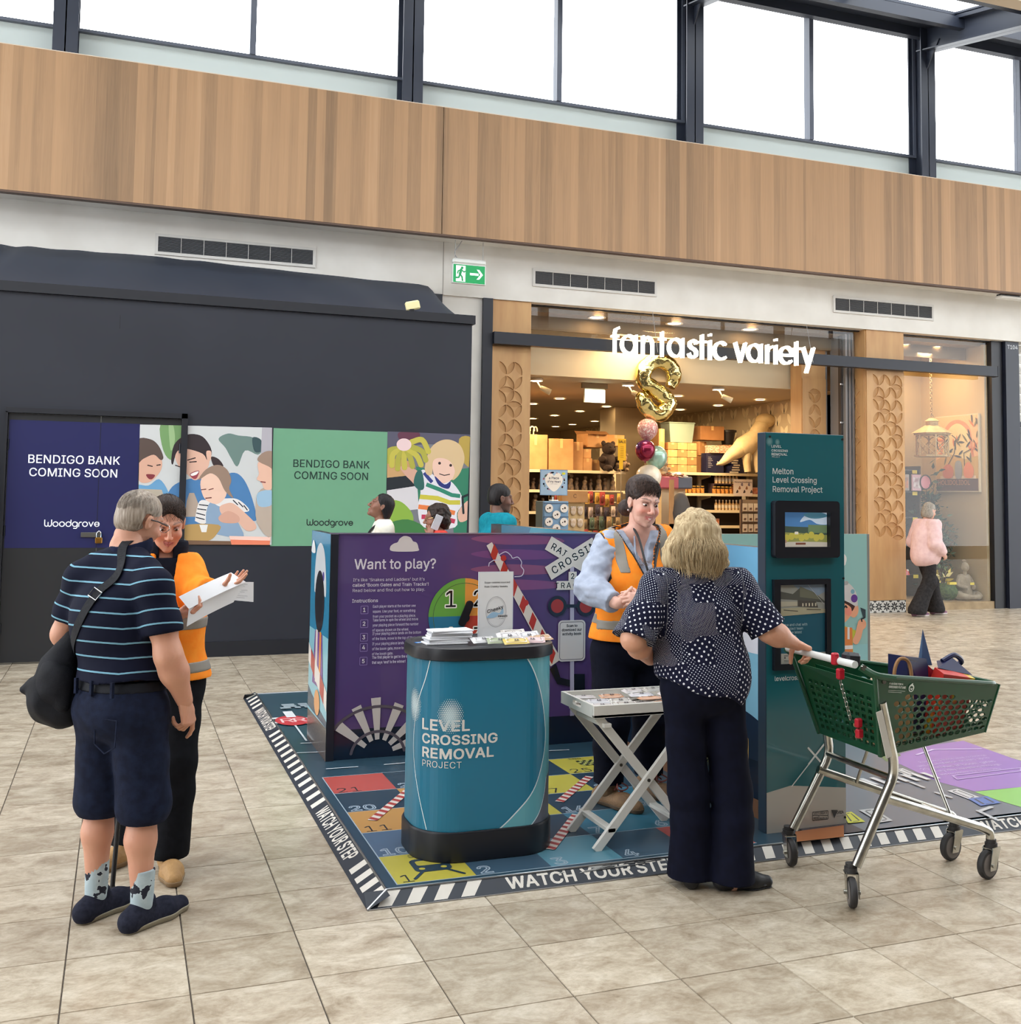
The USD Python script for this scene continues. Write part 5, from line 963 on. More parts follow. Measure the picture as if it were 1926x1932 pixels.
def gondola(label,x0,x1,y,levels,d=.5,top=2.16):
    t=thing('shop_shelving',label,'shelving',(0,0,0))
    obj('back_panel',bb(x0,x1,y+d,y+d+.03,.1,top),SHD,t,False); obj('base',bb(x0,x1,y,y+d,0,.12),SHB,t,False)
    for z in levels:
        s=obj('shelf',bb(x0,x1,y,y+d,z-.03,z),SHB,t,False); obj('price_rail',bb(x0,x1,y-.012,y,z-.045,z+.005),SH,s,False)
    n=max(1,int(round((x1-x0)/1.2)))
    for k in range(n+1):x=x0+(x1-x0)*k/n; obj('upright',bb(x-.03,x+.03,y+d-.06,y+d,0,top+.04),SH,t,False)
    for k in range(1,n):
        x=x0+(x1-x0)*k/n; obj('bracket',cat([place(ext(poly([(0,0),(d*.9,0),(d*.9,-.04),(0,-.11)]),.008),(x,y+d,z-.03),(0,-1,0),(0,0,1)) for z in levels]),SH,t,False)
    return t
gondola('left run of shop shelving carrying cartons above hanging goods',5.2,8.32,16.8,(.5,1.0,1.45,1.82,2.165))
gondola('right run of shop shelving carrying cartons, jars and dinosaur toy',9.05,11.1,16.8,(.5,1.0,1.22,1.5,1.80,2.175))
# cartons on top of the shelving
Z1=2.166
for a in ((6.62,17.05,.46,.4,.60,4),(7.12,17.03,.44,.40,.54,-4),(7.47,17.1,.2,.3,.5,0),(7.66,17.1,.17,.3,.22,0),(7.85,17.15,.17,.24,.2,0),(7.66,17.12,.16,.28,.16,0)):carton(a[0],a[1],Z1+(.002 if a[5] or a[2] != .16 else .225),*a[2:5],a[5])
carton(7.85,17.2,Z1+.42,.42,.38,.24,8,'open flapped cardboard carton perched above the dark toy crate',None,None,True)
carton(8.28,17.25,Z1+.46,.34,.3,.2,-3,'orange brown cardboard carton standing highest left of the square column',None,mottled('carton_orange',[(.3,(206,146,84)),(.7,(220,160,96))],.7))
carton(6.08,17.1,Z1+.002,.5,.42,.5,0)
for k in range(4):
    for j in range(3):carton(9.3+j*.2,17.05,Z1+.012+k*.135,.195,.36,.13,0,'small carton in the stacked block, %s from left, %s layer up' % (ORD[j],ORD[k]),'small cartons stacked on the right shelving',KR if (k+j) % 3 else KR2)
carton(10.06,17.2,Z1+.012,.5,.2,.32,0,'wide dark brown carton in the middle of right shelving',None,KR2); carton(10.2,17.15,Z1+.62,.5,.3,.26,0,'long brown carton lying on top behind the teal tub',None,KR2)
carton(10.03,17.2,Z1+.335,.2,.2,.26,20,'brown carton standing corner on beside the teal tub',None); carton(9.12,17.1,Z1+.012,.12,.3,.78,0,'tall narrow tan carton on the right shelving beside the balloons',None)
t=thing('storage_tub','grey teal plastic storage tub on top of the cartons','tub',(9.5,17.06,Z1+.556)); obj('body',trimesh.convex.convex_hull(np.array([(sx*.26*q,sy*.17*q,z) for sx in (-1,1) for sy in (-1,1) for q,z in ((.86,0),(1,.34))])),mat('tub_teal',(128,144,132),.4),t,False); obj('lid',bb(-.275,.275,-.185,.185,.34,.365,.01),mat('tub_teal',None),t)
t=thing('plant_pot','black tapered plant pot on the right shelving stock','pot',(10.62,17.17,Z1+.552)); obj('pot',lathe([(0,0),(.1,0),(.15,.24),(.165,.24),(.165,.27),(.14,.27),(.1,.02),(0,.02)],20),mat('pot_black',(34,32,34),.5),t); obj('rim',lathe([(.15,.235),(.17,.235),(.17,.275),(.15,.275),(.15,.235)],20),mat('pot_black',None),t); carton(10.62,17.17,Z1+.3,.3,.2,.25,0,'brown carton right under the black plant pot',None,KR2); carton(10.62,17.17,Z1+.012,.3,.2,.286,0,'brown carton at the bottom under the black plant pot',None,KR2)
for k in range(7):
    t=thing('book_box',['lowest','second lowest','third lowest','middle','third highest','second highest','topmost'][k]+' navy and white boxed set in the stack on the right shelving','boxed set',(10.62+.02*(k % 2)-.03*(k>3),16.93,Z1+.012+k*.043),rg.uniform(-5,5),'navy boxed sets'); obj('box',bx(.4-.03*k,.24,.042),mat('box_navy',(34,36,62),.35),t,False); obj('spine_label',bb(-.16+.012*k,.02,-.1208,-.1203,.008,.034),mat('label_cream',(214,200,176),.5),t,False)
t=thing('navy_gift_box','upright navy printed carton left of the navy boxed sets','box',(10.15,16.92,Z1+.012)); obj('box',bx(.36,.2,.36,(0,0,0),0,.004),mat('box_navy',None),t,False); P=Print(); P.add(unary_union([sbox(-.15,.28-.03*k,-.15+.06+.02*(k % 3),.288-.03*k) for k in range(7)]+[circ(.05+.05*k,.2,.015,6) for k in range(3)]),(176,170,176)); obj('print',P.onY((0,-.1005,0)),FP,t,False)
for k in range(3):t=thing('patterned_gift_box',['left','middle','right'][k]+' red and cream patterned gift box on the right shelving stock','gift box',(10.13+.21*k,16.88,Z1+.375),0,'patterned gift boxes'); obj('box',bx(.2,.2,.12,(0,0,0),0,.003),mottled('gift_pattern',[(.42,(226,200,170)),(.5,(196,110,90)),(.56,(230,208,182))],.5,22),t,False); obj('lid',bx(.206,.206,.03,(0,0,.11),0,.003),mottled('gift_pattern',None),t,False)
# soft toys, umbrellas
def plush(x,y,z,s,col,label,rz=0):
    t=thing('soft_toy',label,'soft toy',(x,y,z),rz); m=mottled('plush_%d_%d_%d' % col,[(.3,tuple(c*.8 for c in col)),(.7,col)],.95,30,bump=.5,bscale=90)
    obj('body',displace(ell((0,0,.16*s),(.15*s,.13*s,.17*s),3),.012*s,18/s),m,t); h=obj('head',displace(cat(ell((0,-.03*s,.38*s),(.12*s,.115*s,.11*s),3),ell((0,-.13*s,.36*s),(.06*s,.05*s,.045*s),2)),.008*s,20/s),m,t)
    for k in (-1,1):
        obj('ear',ell((k*.1*s,-.01*s,.47*s),(.045*s,.025*s,.045*s)),m,h); obj('arm',ell((k*.15*s,-.06*s,.2*s),(.055*s,.1*s,.055*s)),m,t); obj('leg',ell((k*.11*s,-.15*s,.05*s),(.06*s,.11*s,.055*s)),m,t)
        obj('eye',ell((k*.045*s,-.135*s,.41*s),(.012*s,)*3,1),mat('eye_black',(12,12,12),.15),h)
plush(8.06,16.98,Z1,1.05,(60,46,40),'dark brown plush gorilla sitting on the left shelving',12); plush(8.3,16.86,Z1,.62,(132,108,84),'grey brown plush toy sitting beside the dark gorilla',-25)
plush(8.30,15.36,2.085,.5,(214,190,156),'cream plush bear sitting in the pink tub behind the yellow ticket',10)
t=thing('dinosaur_toy','large cream toy dinosaur lying along the top of the right shelving','toy',(10.55,16.52,2.2)); CRM=mottled('toy_cream',[(.3,(200,176,130)),(.7,(216,194,150))],.7,8)
obj('body',displace(hullof([((.0,0,.45),.19),((.25,0,.62),.17),((.1,0,.5),.2)]),.01,9).subdivide(),CRM,t); obj('tail',tube(smoothline([(-.05,0,.42),(-.25,0,.3),(-.42,0,.17),(-.55,0,.12)]),np.linspace(.16,.015,25),12),CRM,t); obj('neck',tube(smoothline([(.25,0,.62),(.35,0,.8),(.42,0,.92)]),np.linspace(.16,.13,17),12),CRM,t); obj('head',ell((.46,-.02,.95),(.2,.14,.13),3),CRM,t)
for k in range(2):obj('leg',tube([(.05+.2*k,-.05,.45),(.03+.22*k,-.06,.18),(.05+.22*k,-.07,.0)],(.1,.07,.06),12),CRM,t)
t0=None
for k,(x,y,z) in enumerate([(6.545,16.4,2.722),(6.601,16.4,2.76),(6.697,16.4,2.807),(6.507,16.4,2.685),(6.641,16.4,2.654)]):
    if t0 is None:
        t0=thing('hooked_umbrella','white hooked umbrella handle, nearest of the bunch on cartons','umbrella',(x,17.1,2.67),0,'hooked umbrellas'); obj('shaft',cyl(.012,(0,0,0),(0,0,.14),10),mat('cane_white',(236,220,184),.35),t0); obj('hook',tube(smoothline([(0,0,.13),(0,0,.2),(.035,0,.25),(.075,0,.23),(.085,0,.17)]),.013,10),mat('cane_white',None),t0); obj('folded_cloth',lathe([(0,0),(.03,.0),(.03,.06),(.014,.1),(0,.1)],12),mat('umbrella_cloth',(200,180,140),.7),t0)
    else:dup(t0,(x,17.0+.06*k,2.668),25*k-30,'white hooked umbrella handle in the bunch, %s from the shop pier' % ORD[k])
# shelf stock: jars, tins, figurines in rows (copies)
def proto(name,label,cat_,grp,parts):
    t=thing(name,label,cat_,(0,0,-50),0,grp)
    for nm,m,mt_ in parts:obj(nm,m,mt_,t)
    return t
def rows(root,pts,jz=8,sc=None):
    zs=sorted({round(p[2]*8) for p in pts},reverse=True); base=root.GetCustomData()['label']
    for k,p in enumerate(pts):
        q=round(p[2]*8); same=sorted(a[0] for a in pts if round(a[2]*8)==q); lb='%s, %s from left, %s row down' % (base,ORD[same.index(p[0])],ORD[zs.index(q)])
        if k==0:root.GetAttribute('xformOp:translate').Set(Gf.Vec3d(*map(float,p))); tag(root,lb)
        else:dup(root,p,rg.uniform(-jz,jz),lb,None,1 if sc is None else sc[k % len(sc)])
rg=np.random.RandomState(5)
jar=proto('glass_jar','amber sweet jar on the right shelving','jar','jars on the right shelving',[('contents',lathe([(0,.005),(.035,.005),(.037,.09),(0,.09)],12),mottled('sweets_amber',[(.35,(176,96,40)),(.6,(226,160,80))],.3,40)),('glass',lathe([(.038,0),(.041,.01),(.041,.1),(.03,.115)],12),pane('jar_glass',(.95,.95,.9))),('lid',lathe([(0,.112),(.034,.112),(.034,.135),(0,.135)],12),mat('lid_gold',(214,176,96),.3,.8))])
rows(jar,[(9.2+.088*k,16.86+.09*r,1.805) for k in range(9) for r in range(1)]+[(10.15+.088*k,16.86,1.8+.0) for k in range(5)])
bot=proto('sauce_bottle','pale capped bottle on right shelving','bottle','bottles on the right shelving',[('body',lathe([(0,0),(.028,0),(.03,.02),(.03,.11),(.014,.14),(.014,.16),(0,.16)],12),mottled('bottle_tan',[(.4,(190,150,96)),(.6,(224,196,150))],.3,12)),('cap',lathe([(0,.158),(.016,.158),(.016,.185),(0,.185)],10),mat('cap_cream',(236,220,190),.4)),('label',lathe([(.0305,.035),(.0312,.037),(.0312,.09),(.0305,.092)],12),mat('label_cream',None))])
rows(bot,[(10.2+.072*k,16.88,1.99) for k in range(7)]+[(10.2+.072*k,16.88,1.505) for k in range(12)])
t=thing('shelf_riser','small clear riser shelf lifting the bottle row','riser',(10.42,16.9,1.8)); obj('plate',bb(-.3,.35,-.06,.12,.17,.188),SHB,t,False); obj('foot',bb(-.3,-.28,-.06,.12,.0,.17),SHB,t,False); obj('foot',bb(.33,.35,-.06,.12,.0,.17),SHB,t,False)
tin=proto('gift_tin','orange pink sweet tin on shelving','tin','sweet tins',[('tin',bx(.11,.08,.1,(0,0,0),0,.006),mottled('tin_orange',[(.4,(196,116,70)),(.55,(220,150,120)),(.7,(190,80,60))],.4,9)),('lid',bx(.114,.084,.02,(0,0,.1),0,.006),mat('lid_pink',(214,160,140),.4))])
rows(tin,[(10.55+.12*k,16.88,1.805+.0) for k in range(5)]+[(10.6+.12*k,16.9,1.93) for k in range(3)]+[(9.85+.12*k,16.9,1.225) for k in range(4)])
mug=proto('black_canister','black canister on lower right shelves','canister','black canisters',[('body',lathe([(0,0),(.04,0),(.042,.12),(0,.12)],12),mat('canister_black',(36,34,38),.3)),('lid',lathe([(0,.12),(.043,.12),(.043,.14),(0,.14)],12),mat('canister_lid',(150,146,140),.3,.6)),('label',bb(-.02,.02,-.0435,-.041,.03,.085),mat('label_cream',None))])
rows(mug,[(9.12+.1*k,16.86,z) for k in range(4) for z in (1.505,1.225,1.005)]+[(9.55+.1*k,16.86,1.225) for k in range(3)])
fig=proto('figurine','dark figurine on left shop shelf','figurine','figurines on the left shelving',[('body',lathe([(0,0),(.05,0),(.055,.03),(.035,.1),(.045,.15),(.02,.19),(0,.19)],12),mottled('figurine_dark',[(.35,(66,54,48)),(.55,(120,98,74)),(.7,(60,58,66))],.5,14)),('head',ell((0,-.01,.215),(.035,.035,.04)),mottled('figurine_dark',None))])
rows(fig,[(6.5+.135*k,16.9+.05*(k % 2),1.825) for k in range(13)]+[(6.5+.15*k,16.9,1.455) for k in range(5)],60,(1,.8,1.15,.9))
# hanging packets on hooks, four colour kinds
hp=[((146,62,56),'red'),((150,128,96),'tan'),((70,62,72),'dark plum'),((196,150,70),'yellow'),((86,104,88),'green grey'),((190,172,160),'pale')]
for q,(c,nm) in enumerate(hp):
    pk=proto('hanging_packet',nm+' packet on shop hooks','packet',nm+' hanging packets',[('card',bb(-.045,.045,-.004,0,-.2,0),mottled('packet_card_%d' % q,[(.4,c),(.6,tuple(min(255,v*1.35) for v in c))],.4,14)),('pouch',ell((0,-.012,-.11),(.038,.016,.06),1),mat('packet_pouch_%d' % q,tuple(v*.8 for v in c),.25)),('hook',cyl(.003,(0,0,-.012),(0,.1,-.012),6),mat('chrome',None))])
    rows(pk,[(6.98+.1*i+rg.uniform(-.02,.02),16.68-.06*((i+j) % 3),1.78-.215*j+rg.uniform(-.03,.03)) for j in range(4) for i in range(12) if (i*3+j*5) % 6==q],4,(1,1.15,.9))
obj_=thing('slat_panel','dark slatted display panel behind the hanging packets','display panel',(6.9,16.745,.3))
for k in range(8):obj('slat',bb(0,1.35,0,.015,.19*k,.19*k+.17),SHD,obj_,False)
# card and coaster spinner at the shop entrance
t=thing('coaster_spinner','blue spinner stand hung with round white coasters under a heart sign','display stand',(6.02,14.6,0)); LBLU=mat('spinner_blue',(120,156,190),.4)
obj('pole',cyl(.02,(0,0,0),(0,0,1.7),10),mat('chrome',None),t); obj('foot',cyl(.3,(0,0,0),(0,0,.03),24),mat('spinner_foot',(60,62,70),.4),t); obj('panel',bb(-.19,.19,-.16,-.145,.45,1.64,.003),LBLU,t,False); obj('panel',bb(-.19,.19,.145,.16,.45,1.64,.003),LBLU,t,False); obj('panel',bb(-.205,-.19,-.14,.14,.45,1.64,.003),LBLU,t,False); obj('panel',bb(.19,.205,-.14,.14,.45,1.64,.003),LBLU,t,False)
for k in range(6):obj('rail',bb(-.2,.2,-.166,-.16,.6+.2*k,.615+.2*k),mat('rail_slate',(84,104,128),.4),t,False)
co=proto('coaster','white picture coaster on blue spinner','coaster','coasters on the spinner',[('disc',cyl(.062,(0,0,0),(0,-.008,0),22),mat('coaster_white',(226,224,220),.3)),('picture',cyl(.016,(.012,-.008,.005),(.012,-.0095,.005),8),mat('coaster_dark',(70,58,54),.5)),('heart',cyl(.009,(-.022,-.008,-.008),(-.022,-.0095,-.008),8),mat('eye_black',None))])
rows(co,[(6.02+dx,14.425,z) for z in (1.535,1.335,1.13,.93) for dx in (-.12,.12)]+[(6.02,14.425,z) for z in (1.44,1.24,1.03)],0)
for k in range(3):dup(co,(6.23,14.55,1.52-.2*k),70,'white coaster on the right side face of the spinner, %s down' % ORD[k])
t=thing('heart_sign','square pale blue sign with white heart reading A Piece of my Heart','sign',(5.79,14.5,1.73)); P=Print(); P.add(sbox(0,0,.43,.37),(128,164,200)).add(sbox(.01,.01,.42,.36),(150,182,212))
P.add(sp([(.215,.05),(.1,.15),(.075,.25),(.12,.32),(.18,.32),(.215,.285),(.25,.32),(.31,.32),(.355,.25),(.33,.15)],5),(230,228,222)); rgh=np.random.RandomState(3)
for k in range(26):a=rgh.rand()*2*PI; P.add(circ(.215+.17*math.cos(a),.2+.14*math.sin(a)*.95,.008+.008*rgh.rand(),4),[(70,90,120),(170,120,140),(96,120,110)][k % 3],up=(k==0))
P.add(circ(.37,.32,.03,6,.018),(206,210,60)).text('a Piece',.034,.215,.235,(60,66,90),anchor='c',bold=2,px=40).text('of my Heart',.028,.215,.185,(60,66,90),anchor='c',bold=2,px=40).text('ceramic coasters',.01,.215,.16,(130,130,140),anchor='c',px=28)
obj('board',bb(-.005,.435,0,.012,-.005,.375),mat('sign_blue_edge',(110,140,176),.4),t,False); obj('print',P.onY((0,-.0006,0)),FP,t,False); obj('holder',tube([(.14,.006,.02),(.14,.006,-.08),(.29,.006,-.08),(.29,.006,.02)],.006,6),mat('chrome',None),t)
t=thing('wooden_display','pale wooden carton labelled C standing on a pegboard stand by the spinner','display stand',(6.62,15.2,0)); obj('stand',bb(-.2,.2,0,.12,0,1.62),mat('pegboard',(206,176,126),.6),t,False); obj('header_box',bb(-.22,.22,-.08,.12,1.62,1.80,.004),KR,t,False); obj('lettering',Print().text('C',.06,0,1.69,(90,60,40),anchor='c').onY((0,-.0805,0)),FP,t,False)
pm_=proto('clear_pouch','pale pouch under the C carton','pouch','pouches on the pegboard stand',[('pouch',ell((0,-.01,-.07),(.05,.02,.07),2),mottled('pouch_pale',[(.4,(206,180,150)),(.6,(226,210,196))],.25,18)),('header',bb(-.05,.05,-.006,0,-.03,0),mat('label_cream',None))])
rows(pm_,[(6.5+.12*i,15.19,1.56-.19*j) for i in range(3) for j in range(3)],4)
# yellow ticket, pink tub
t=thing('yellow_ticket','tall yellow price ticket sign on a thin post above the left shelving','sign',(7.955,16.2,2.234)); obj('card',bb(-.075,.075,-.003,.003,.1,.47),mat('ticket_yellow',(232,196,40),.5),t,False); obj('stem',bb(-.05,.02,-.002,.002,-.05,.1),mat('ticket_yellow',None),t,False); P=Print(); P.text('SALE',.04,0,.4,(90,70,20),anchor='c',bold=3,px=32).add(unary_union([sbox(-.03,.15+.03*k,.03,.16+.03*k) for k in range(7)]),(190,150,30)); obj('print',P.onY((0,-.0035,0)),FP,t,False); obj('post',cyl(.008,(-.01,.01,-2.35),(-.01,.01,0),8),mat('chrome',None),t)
t=thing('pink_display_tub','pink clear tub of small goods on a stand behind the balloons','tub',(8.45,15.4,0)); obj('stand',bb(-.22,.22,-.1,.1,0,1.86),mat('stand_cream',(214,190,150),.5),t,False); obj('tub',bb(-.3,.3,-.2,.2,1.86,2.06,.02),mat('tub_pink',(206,110,120),.25),t); obj('tub_half',bb(.02,.302,-.203,.203,1.862,2.062,.02),mat('tub_slate',(110,116,130),.25),t); obj('goods',displace(trimesh.creation.icosphere(3),1.0*.5,6).apply_transform(np.diag([.28,.19,.07,1])).apply_translation((0,0,2.06)),mottled('goods_mix',[(.4,(190,150,110)),(.5,(206,110,96)),(.6,(230,206,170))],.4,40),t)
t=thing('grey_easel','grey bag and wooden board leaning behind the volunteer in the shop','bag',(8.2,14.9,0)); obj('board',place(bb(-.04,.04,0,.02,1.0,2.0),(.0,0,0),(1,0,0),(0,1,0)),KR,t,False); obj('bag',displace(ell((.18,.05,1.5),(.17,.12,.3),3),.02,6),mat('bag_grey',(90,86,84),.7),t); obj('stand',bb(-.1,.3,.0,.1,0,1.3),KR2,t,False)
# small signs and racks at right
t=thing('condiment_sign','cream shelf sign with small food pictures reading Personal Condiments','sign',(10.506,16.77,1.761)); P=Print(); w_,h_=.40,.31; P.add(sbox(0,0,w_,h_),(214,200,190)).text('Personal Condiments',.026,.02,.245,(70,56,70),px=36,bold=2); 
for k in range(7):P.add(sp([(.05+.05*k,.06+.07*(k % 3)),(.08+.05*k,.12+.07*(k % 3)),(.1+.05*k,.07+.06*(k % 3))],3),[(60,50,56),(140,96,70),(120,110,130)][k % 3],up=(k==0))
obj('board',bb(0,w_,0,.01,0,h_),mat('sign_cream',(206,190,170),.5),t,False); obj('print',P.onY((0,-.0006,0)),FP,t,False); obj('holder',bb(.16,.24,-.02,.02,-.06,.0),mat('chrome',None),t,False)
t=thing('card_rack','dark card rack full of cream cards at the right of shop shelving','card rack',(10.42,15.9,0)); 
for dx in (-.31,.1,.34):obj('post',bb(dx-.02,dx+.02,-.02,.02,0,1.7),mat('rack_brown',(96,78,66),.5),t,False)
for k in range(7):obj('ledge',bb(-.31,.34,-.06,.0,.4+.18*k,.41+.18*k),mat('rack_brown',None),t,False)
obj('back',bb(-.31,.34,.0,.012,.3,1.7),mat('rack_back',(150,128,100),.6),t,False)
cd_=proto('greeting_card','cream card in the dark rack','card','cards in the rack',[('card',bb(-.05,.05,-.004,0,0,.135),mat('card_cream',(232,216,186),.5)),('picture',bb(-.03,.025,-.005,-.004,.02,.06),mottled('card_picture',[(.4,(70,60,60)),(.6,(190,150,110))],.5,30))])
rows(cd_,[(10.17+.115*i+(.05 if i>2 else 0),15.87,.42+.18*j) for i in range(5) for j in range(3,7)],0)
t=thing('spice_rack','small rack of red and green boxes at right of shelving by the totem','rack',(10.88,16.0,2.0)); obj('frame',bb(-.2,.25,.1,.12,0,.85),SH,t,False)
for j in range(4):
    obj('ledge',bb(-.2,.25,-.02,.1,.2*j+.1,.2*j+.11),SH,t,False)
    for i in range(3):obj('packet',bb(-.18+.14*i,-.06+.14*i,0,.08,.2*j+.111,.2*j+.27),mat(['packet_red','packet_green','packet_dark'][(i+j) % 3],[(176,50,40),(40,110,70),(76,58,48)][(i+j) % 3],.4),t,False)
# balloons
GOLD=mottled('gold_foil',[(.3,(206,184,110)),(.7,(226,210,150))],.14,5,bump=.55,bscale=14,metal=1)
t=thing('number_balloon','large gold foil number balloon floating in front of the shop sign','balloon',(7.54,14.2,0))
c=smoothline([(.24,0,3.40),(.30,0,3.55),(.24,0,3.72),(.06,0,3.79),(-.12,0,3.73),(-.22,0,3.58),(-.19,0,3.44),(-.05,0,3.36),(.12,0,3.25),(.22,0,3.16),(.15,0,3.04),(.02,0,2.97),(-.14,0,3.06),(-.22,0,3.2),(-.17,0,3.28)],6)
k_=np.linspace(0,1,len(c)); rr_=.125-.045*np.exp(-(k_/.05)**2)-.07*np.exp(-((1-k_)/.04)**2)
bm_=tube(c,rr_,18); v=bm_.vertices; bm_.vertices=np.c_[v[:,0],v[:,1]*.85,v[:,2]]; bm_=displace(bm_.subdivide(),.022,9,2)
obj('body',bm_,GOLD,t); obj('point',tube([(.02,0,3.02),(.03,0,2.93),(.03,0,2.87)],(.14,.06,.008),14),GOLD,t); obj('seam',tube([(p[0],0,p[2]) for p in c[::3]],.004,6),GOLD,t)
def balloon(x,z,r,m,label,y=14.2):
    t=thing('round_balloon',label,'balloon',(x,y,z)); th=np.linspace(-PI/2,PI/2,16)
    obj('skin',displace(lathe([(max(0,r*math.cos(a)*(1+.12*math.sin(a))),r*1.08*math.sin(a)) for a in th],28),.006,12),m,t); obj('knot',cyl(.012,(0,0,-r*1.08),(0,0,-r*1.08-.03),8,.004),m,t)
balloon(7.40,2.735,.155,mottled('balloon_pink',[(.4,(206,176,170)),(.52,(190,110,110)),(.6,(226,206,200))],.2,26),'clear balloon with pink confetti just below the gold balloon')
balloon(7.32,2.41,.15,mottled('balloon_galaxy',[(.38,(40,56,120)),(.55,(150,40,70)),(.7,(120,30,60))],.12,2.2,metal=.6),'shiny navy and crimson foil balloon in the middle of the column',14.12)
balloon(7.57,2.31,.17,mottled('balloon_mint',[(.35,(150,190,176)),(.65,(176,206,190))],.15,6,metal=.3),'pale mint foil balloon at the right of the balloon column',14.25)
balloon(7.42,2.0,.19,mottled('balloon_pearl',[(.35,(216,204,180)),(.65,(236,226,210))],.12,4),'pearl white balloon at the bottom behind the volunteer head')
t=thing('balloon_weight','thin ribbons and weight holding the balloon column','balloon weight',(7.45,14.2,0)); obj('weight',lathe([(0,0),(.08,0),(.07,.12),(0,.14)],14),mat('weight_silver',(190,190,196),.2,1),t); obj('ribbon',cat([tube(smoothline([(0,0,.12),(.03*k,.0,1.0),(.06*k-.02,0,1.9),(.05*k,0,2.2+.1*k)]),.003,5) for k in (-1,0,1)]),mat('ribbon_white',(220,216,206),.4),t)
# ------------------------------------------------------------------ right display window
t=thing('lantern','large cream wooden lantern hanging on a chain in the right display window','lantern',(12.571,14,2.447)); LC=mottled('lantern_cream',[(.3,(176,148,100)),(.7,(198,172,122))],.6,8); R_,H_=.26,.36
obj('floor_plate',cyl(R_+.03,(0,0,0),(0,0,.03),6),LC,t,False); obj('top_plate',cyl(R_+.03,(0,0,H_),(0,0,H_+.03),6),LC,t,False); obj('roof',cyl(R_+.07,(0,0,H_+.03),(0,0,H_+.17),6,.1),LC,t,False); obj('cupola',lathe([(0,H_+.16),(.1,H_+.16),(.1,H_+.22),(.12,H_+.23),(.05,H_+.28),(0,H_+.29)],12),LC,t); obj('ring',tube([(.03*math.cos(a),0,H_+.31+.03*math.sin(a)) for a in np.linspace(0,2*PI,16)],.005,6),LC,t)
for k in range(6):
    a,b=math.radians(60*k),math.radians(60*k+60); p,q=np.array((R_*math.cos(a),R_*math.sin(a),0)),np.array((R_*math.cos(b),R_*math.sin(b),0)); obj('post',cyl(.013,p,p+(0,0,H_),6),LC,t,False); obj('brace',cyl(.007,p+(0,0,.03),q+(0,0,H_*.75),6),LC,t,False); obj('brace',cyl(.007,q+(0,0,.03),p+(0,0,H_*.75),6),LC,t,False); obj('arch',tube([(p+(q-p)*(.5-.5*math.cos(s)))+np.array((0,0,H_*.72+.09*math.sin(s))) for s in np.linspace(0,PI,9)],.01,6),LC,t)
t=thing('lantern_chain','pale perforated strap and chain holding the lantern from the ceiling','chain',(12.558,14,3.018)); 
for k in range(30):m=tube([(.02*math.cos(a),0,.03*math.sin(a)) for a in np.linspace(0,2*PI,10)],.006,5); m.apply_transform(rotm((0,0,1),90*(k % 2))); m.apply_translation((0,0,.04+.043*k)); obj('link',m,LC,t)
obj('ceiling_hook',cyl(.01,(0,0,1.3),(0,0,1.38),8),LC,t)
t=thing('canvas_picture','large framed botanical arch picture on the right wall of the display window','picture',(0,0,0)); P=Print(step=.0008); pc0,pc1=(0,[(13.647,1.895)][0][1]),(.95,[(13.621,3.15)][0][1]); P.clip=sbox(*pc0,*pc1); w_,h_=pc1[0]-pc0[0],pc1[1]-pc0[1]; q=lambda *p:[(pc0[0]+w_*a,pc0[1]+h_*b) for a,b in zip(p[::2],p[1::2])]
P.add(sbox(*pc0,*pc1),(226,178,128)).add(sp(q(.15,.2,.15,.7,.3,.9,.55,.95,.8,.85,.88,.6,.88,.2),5),(206,140,100)).add(sp(q(.2,.2,.2,.68,.35,.85,.55,.9,.75,.8,.82,.6,.82,.2),5),(222,200,146)).add(poly(q(0,.0,0,.16,1,.16,1,0)),(96,66,50)).add(poly(q(0,.16,0,.42,.3,.5,.7,.42,1,.46,1,.16)),(196,160,90)).add(poly(q(.1,.16,.95,.16,.95,.2,.1,.2)),(214,190,160))
rgp=np.random.RandomState(8)
for k in range(46):
    u,v_=rgp.rand(),.4+.58*rgp.rand(); 
    if .25<u<.78 and v_>.72:continue
    l=affinity.translate(affinity.rotate(lens(.13+.08*rgp.rand(),.035),rgp.rand()*180,origin=(0,0)),*q(u,v_)[0]); P.add(l,[(70,64,44),(110,100,56),(206,120,60),(60,50,40)][k % 4],up=(k % 8==0))
P.add(line(q(.3,.35,.45,.5,.5,.7,.4,.75),.014),(70,54,40)).add(line(q(.7,.3,.68,.5,.85,.55),.014),(70,54,40)).add(sp(q(.2,.18,.18,.3,.3,.36,.42,.3,.4,.18),5),(196,110,70)).add(sp(q(.48,.18,.48,.38,.62,.38,.62,.18),5),(150,150,150)).add(sp(q(.7,.18,.68,.3,.78,.38,.9,.3,.88,.18),5),(222,130,80)).text('HOLIDOLIDOL',.075,*q(.06,.08)[0],(170,120,80),px=32,bold=2)
yb=[(13.625,2.992)][0][0]+.95; obj('canvas',P.onX((13.169,yb,0)),FP,t,False); obj('frame',bb(13.17,13.215,yb-.965,yb+.015,pc0[1]-.02,pc1[1]+.02),mat('frame_cream',(206,190,156),.5),t,False)
t=thing('display_shelf','dark shelf unit with yellow tickets at the left of the display window','shelving',(11.56,14.3,0)); obj('side',bb(0,.03,0,.5,.1,2.3),SHD,t,False); obj('side',bb(1.0,1.03,0,.5,.1,2.3),SHD,t,False)
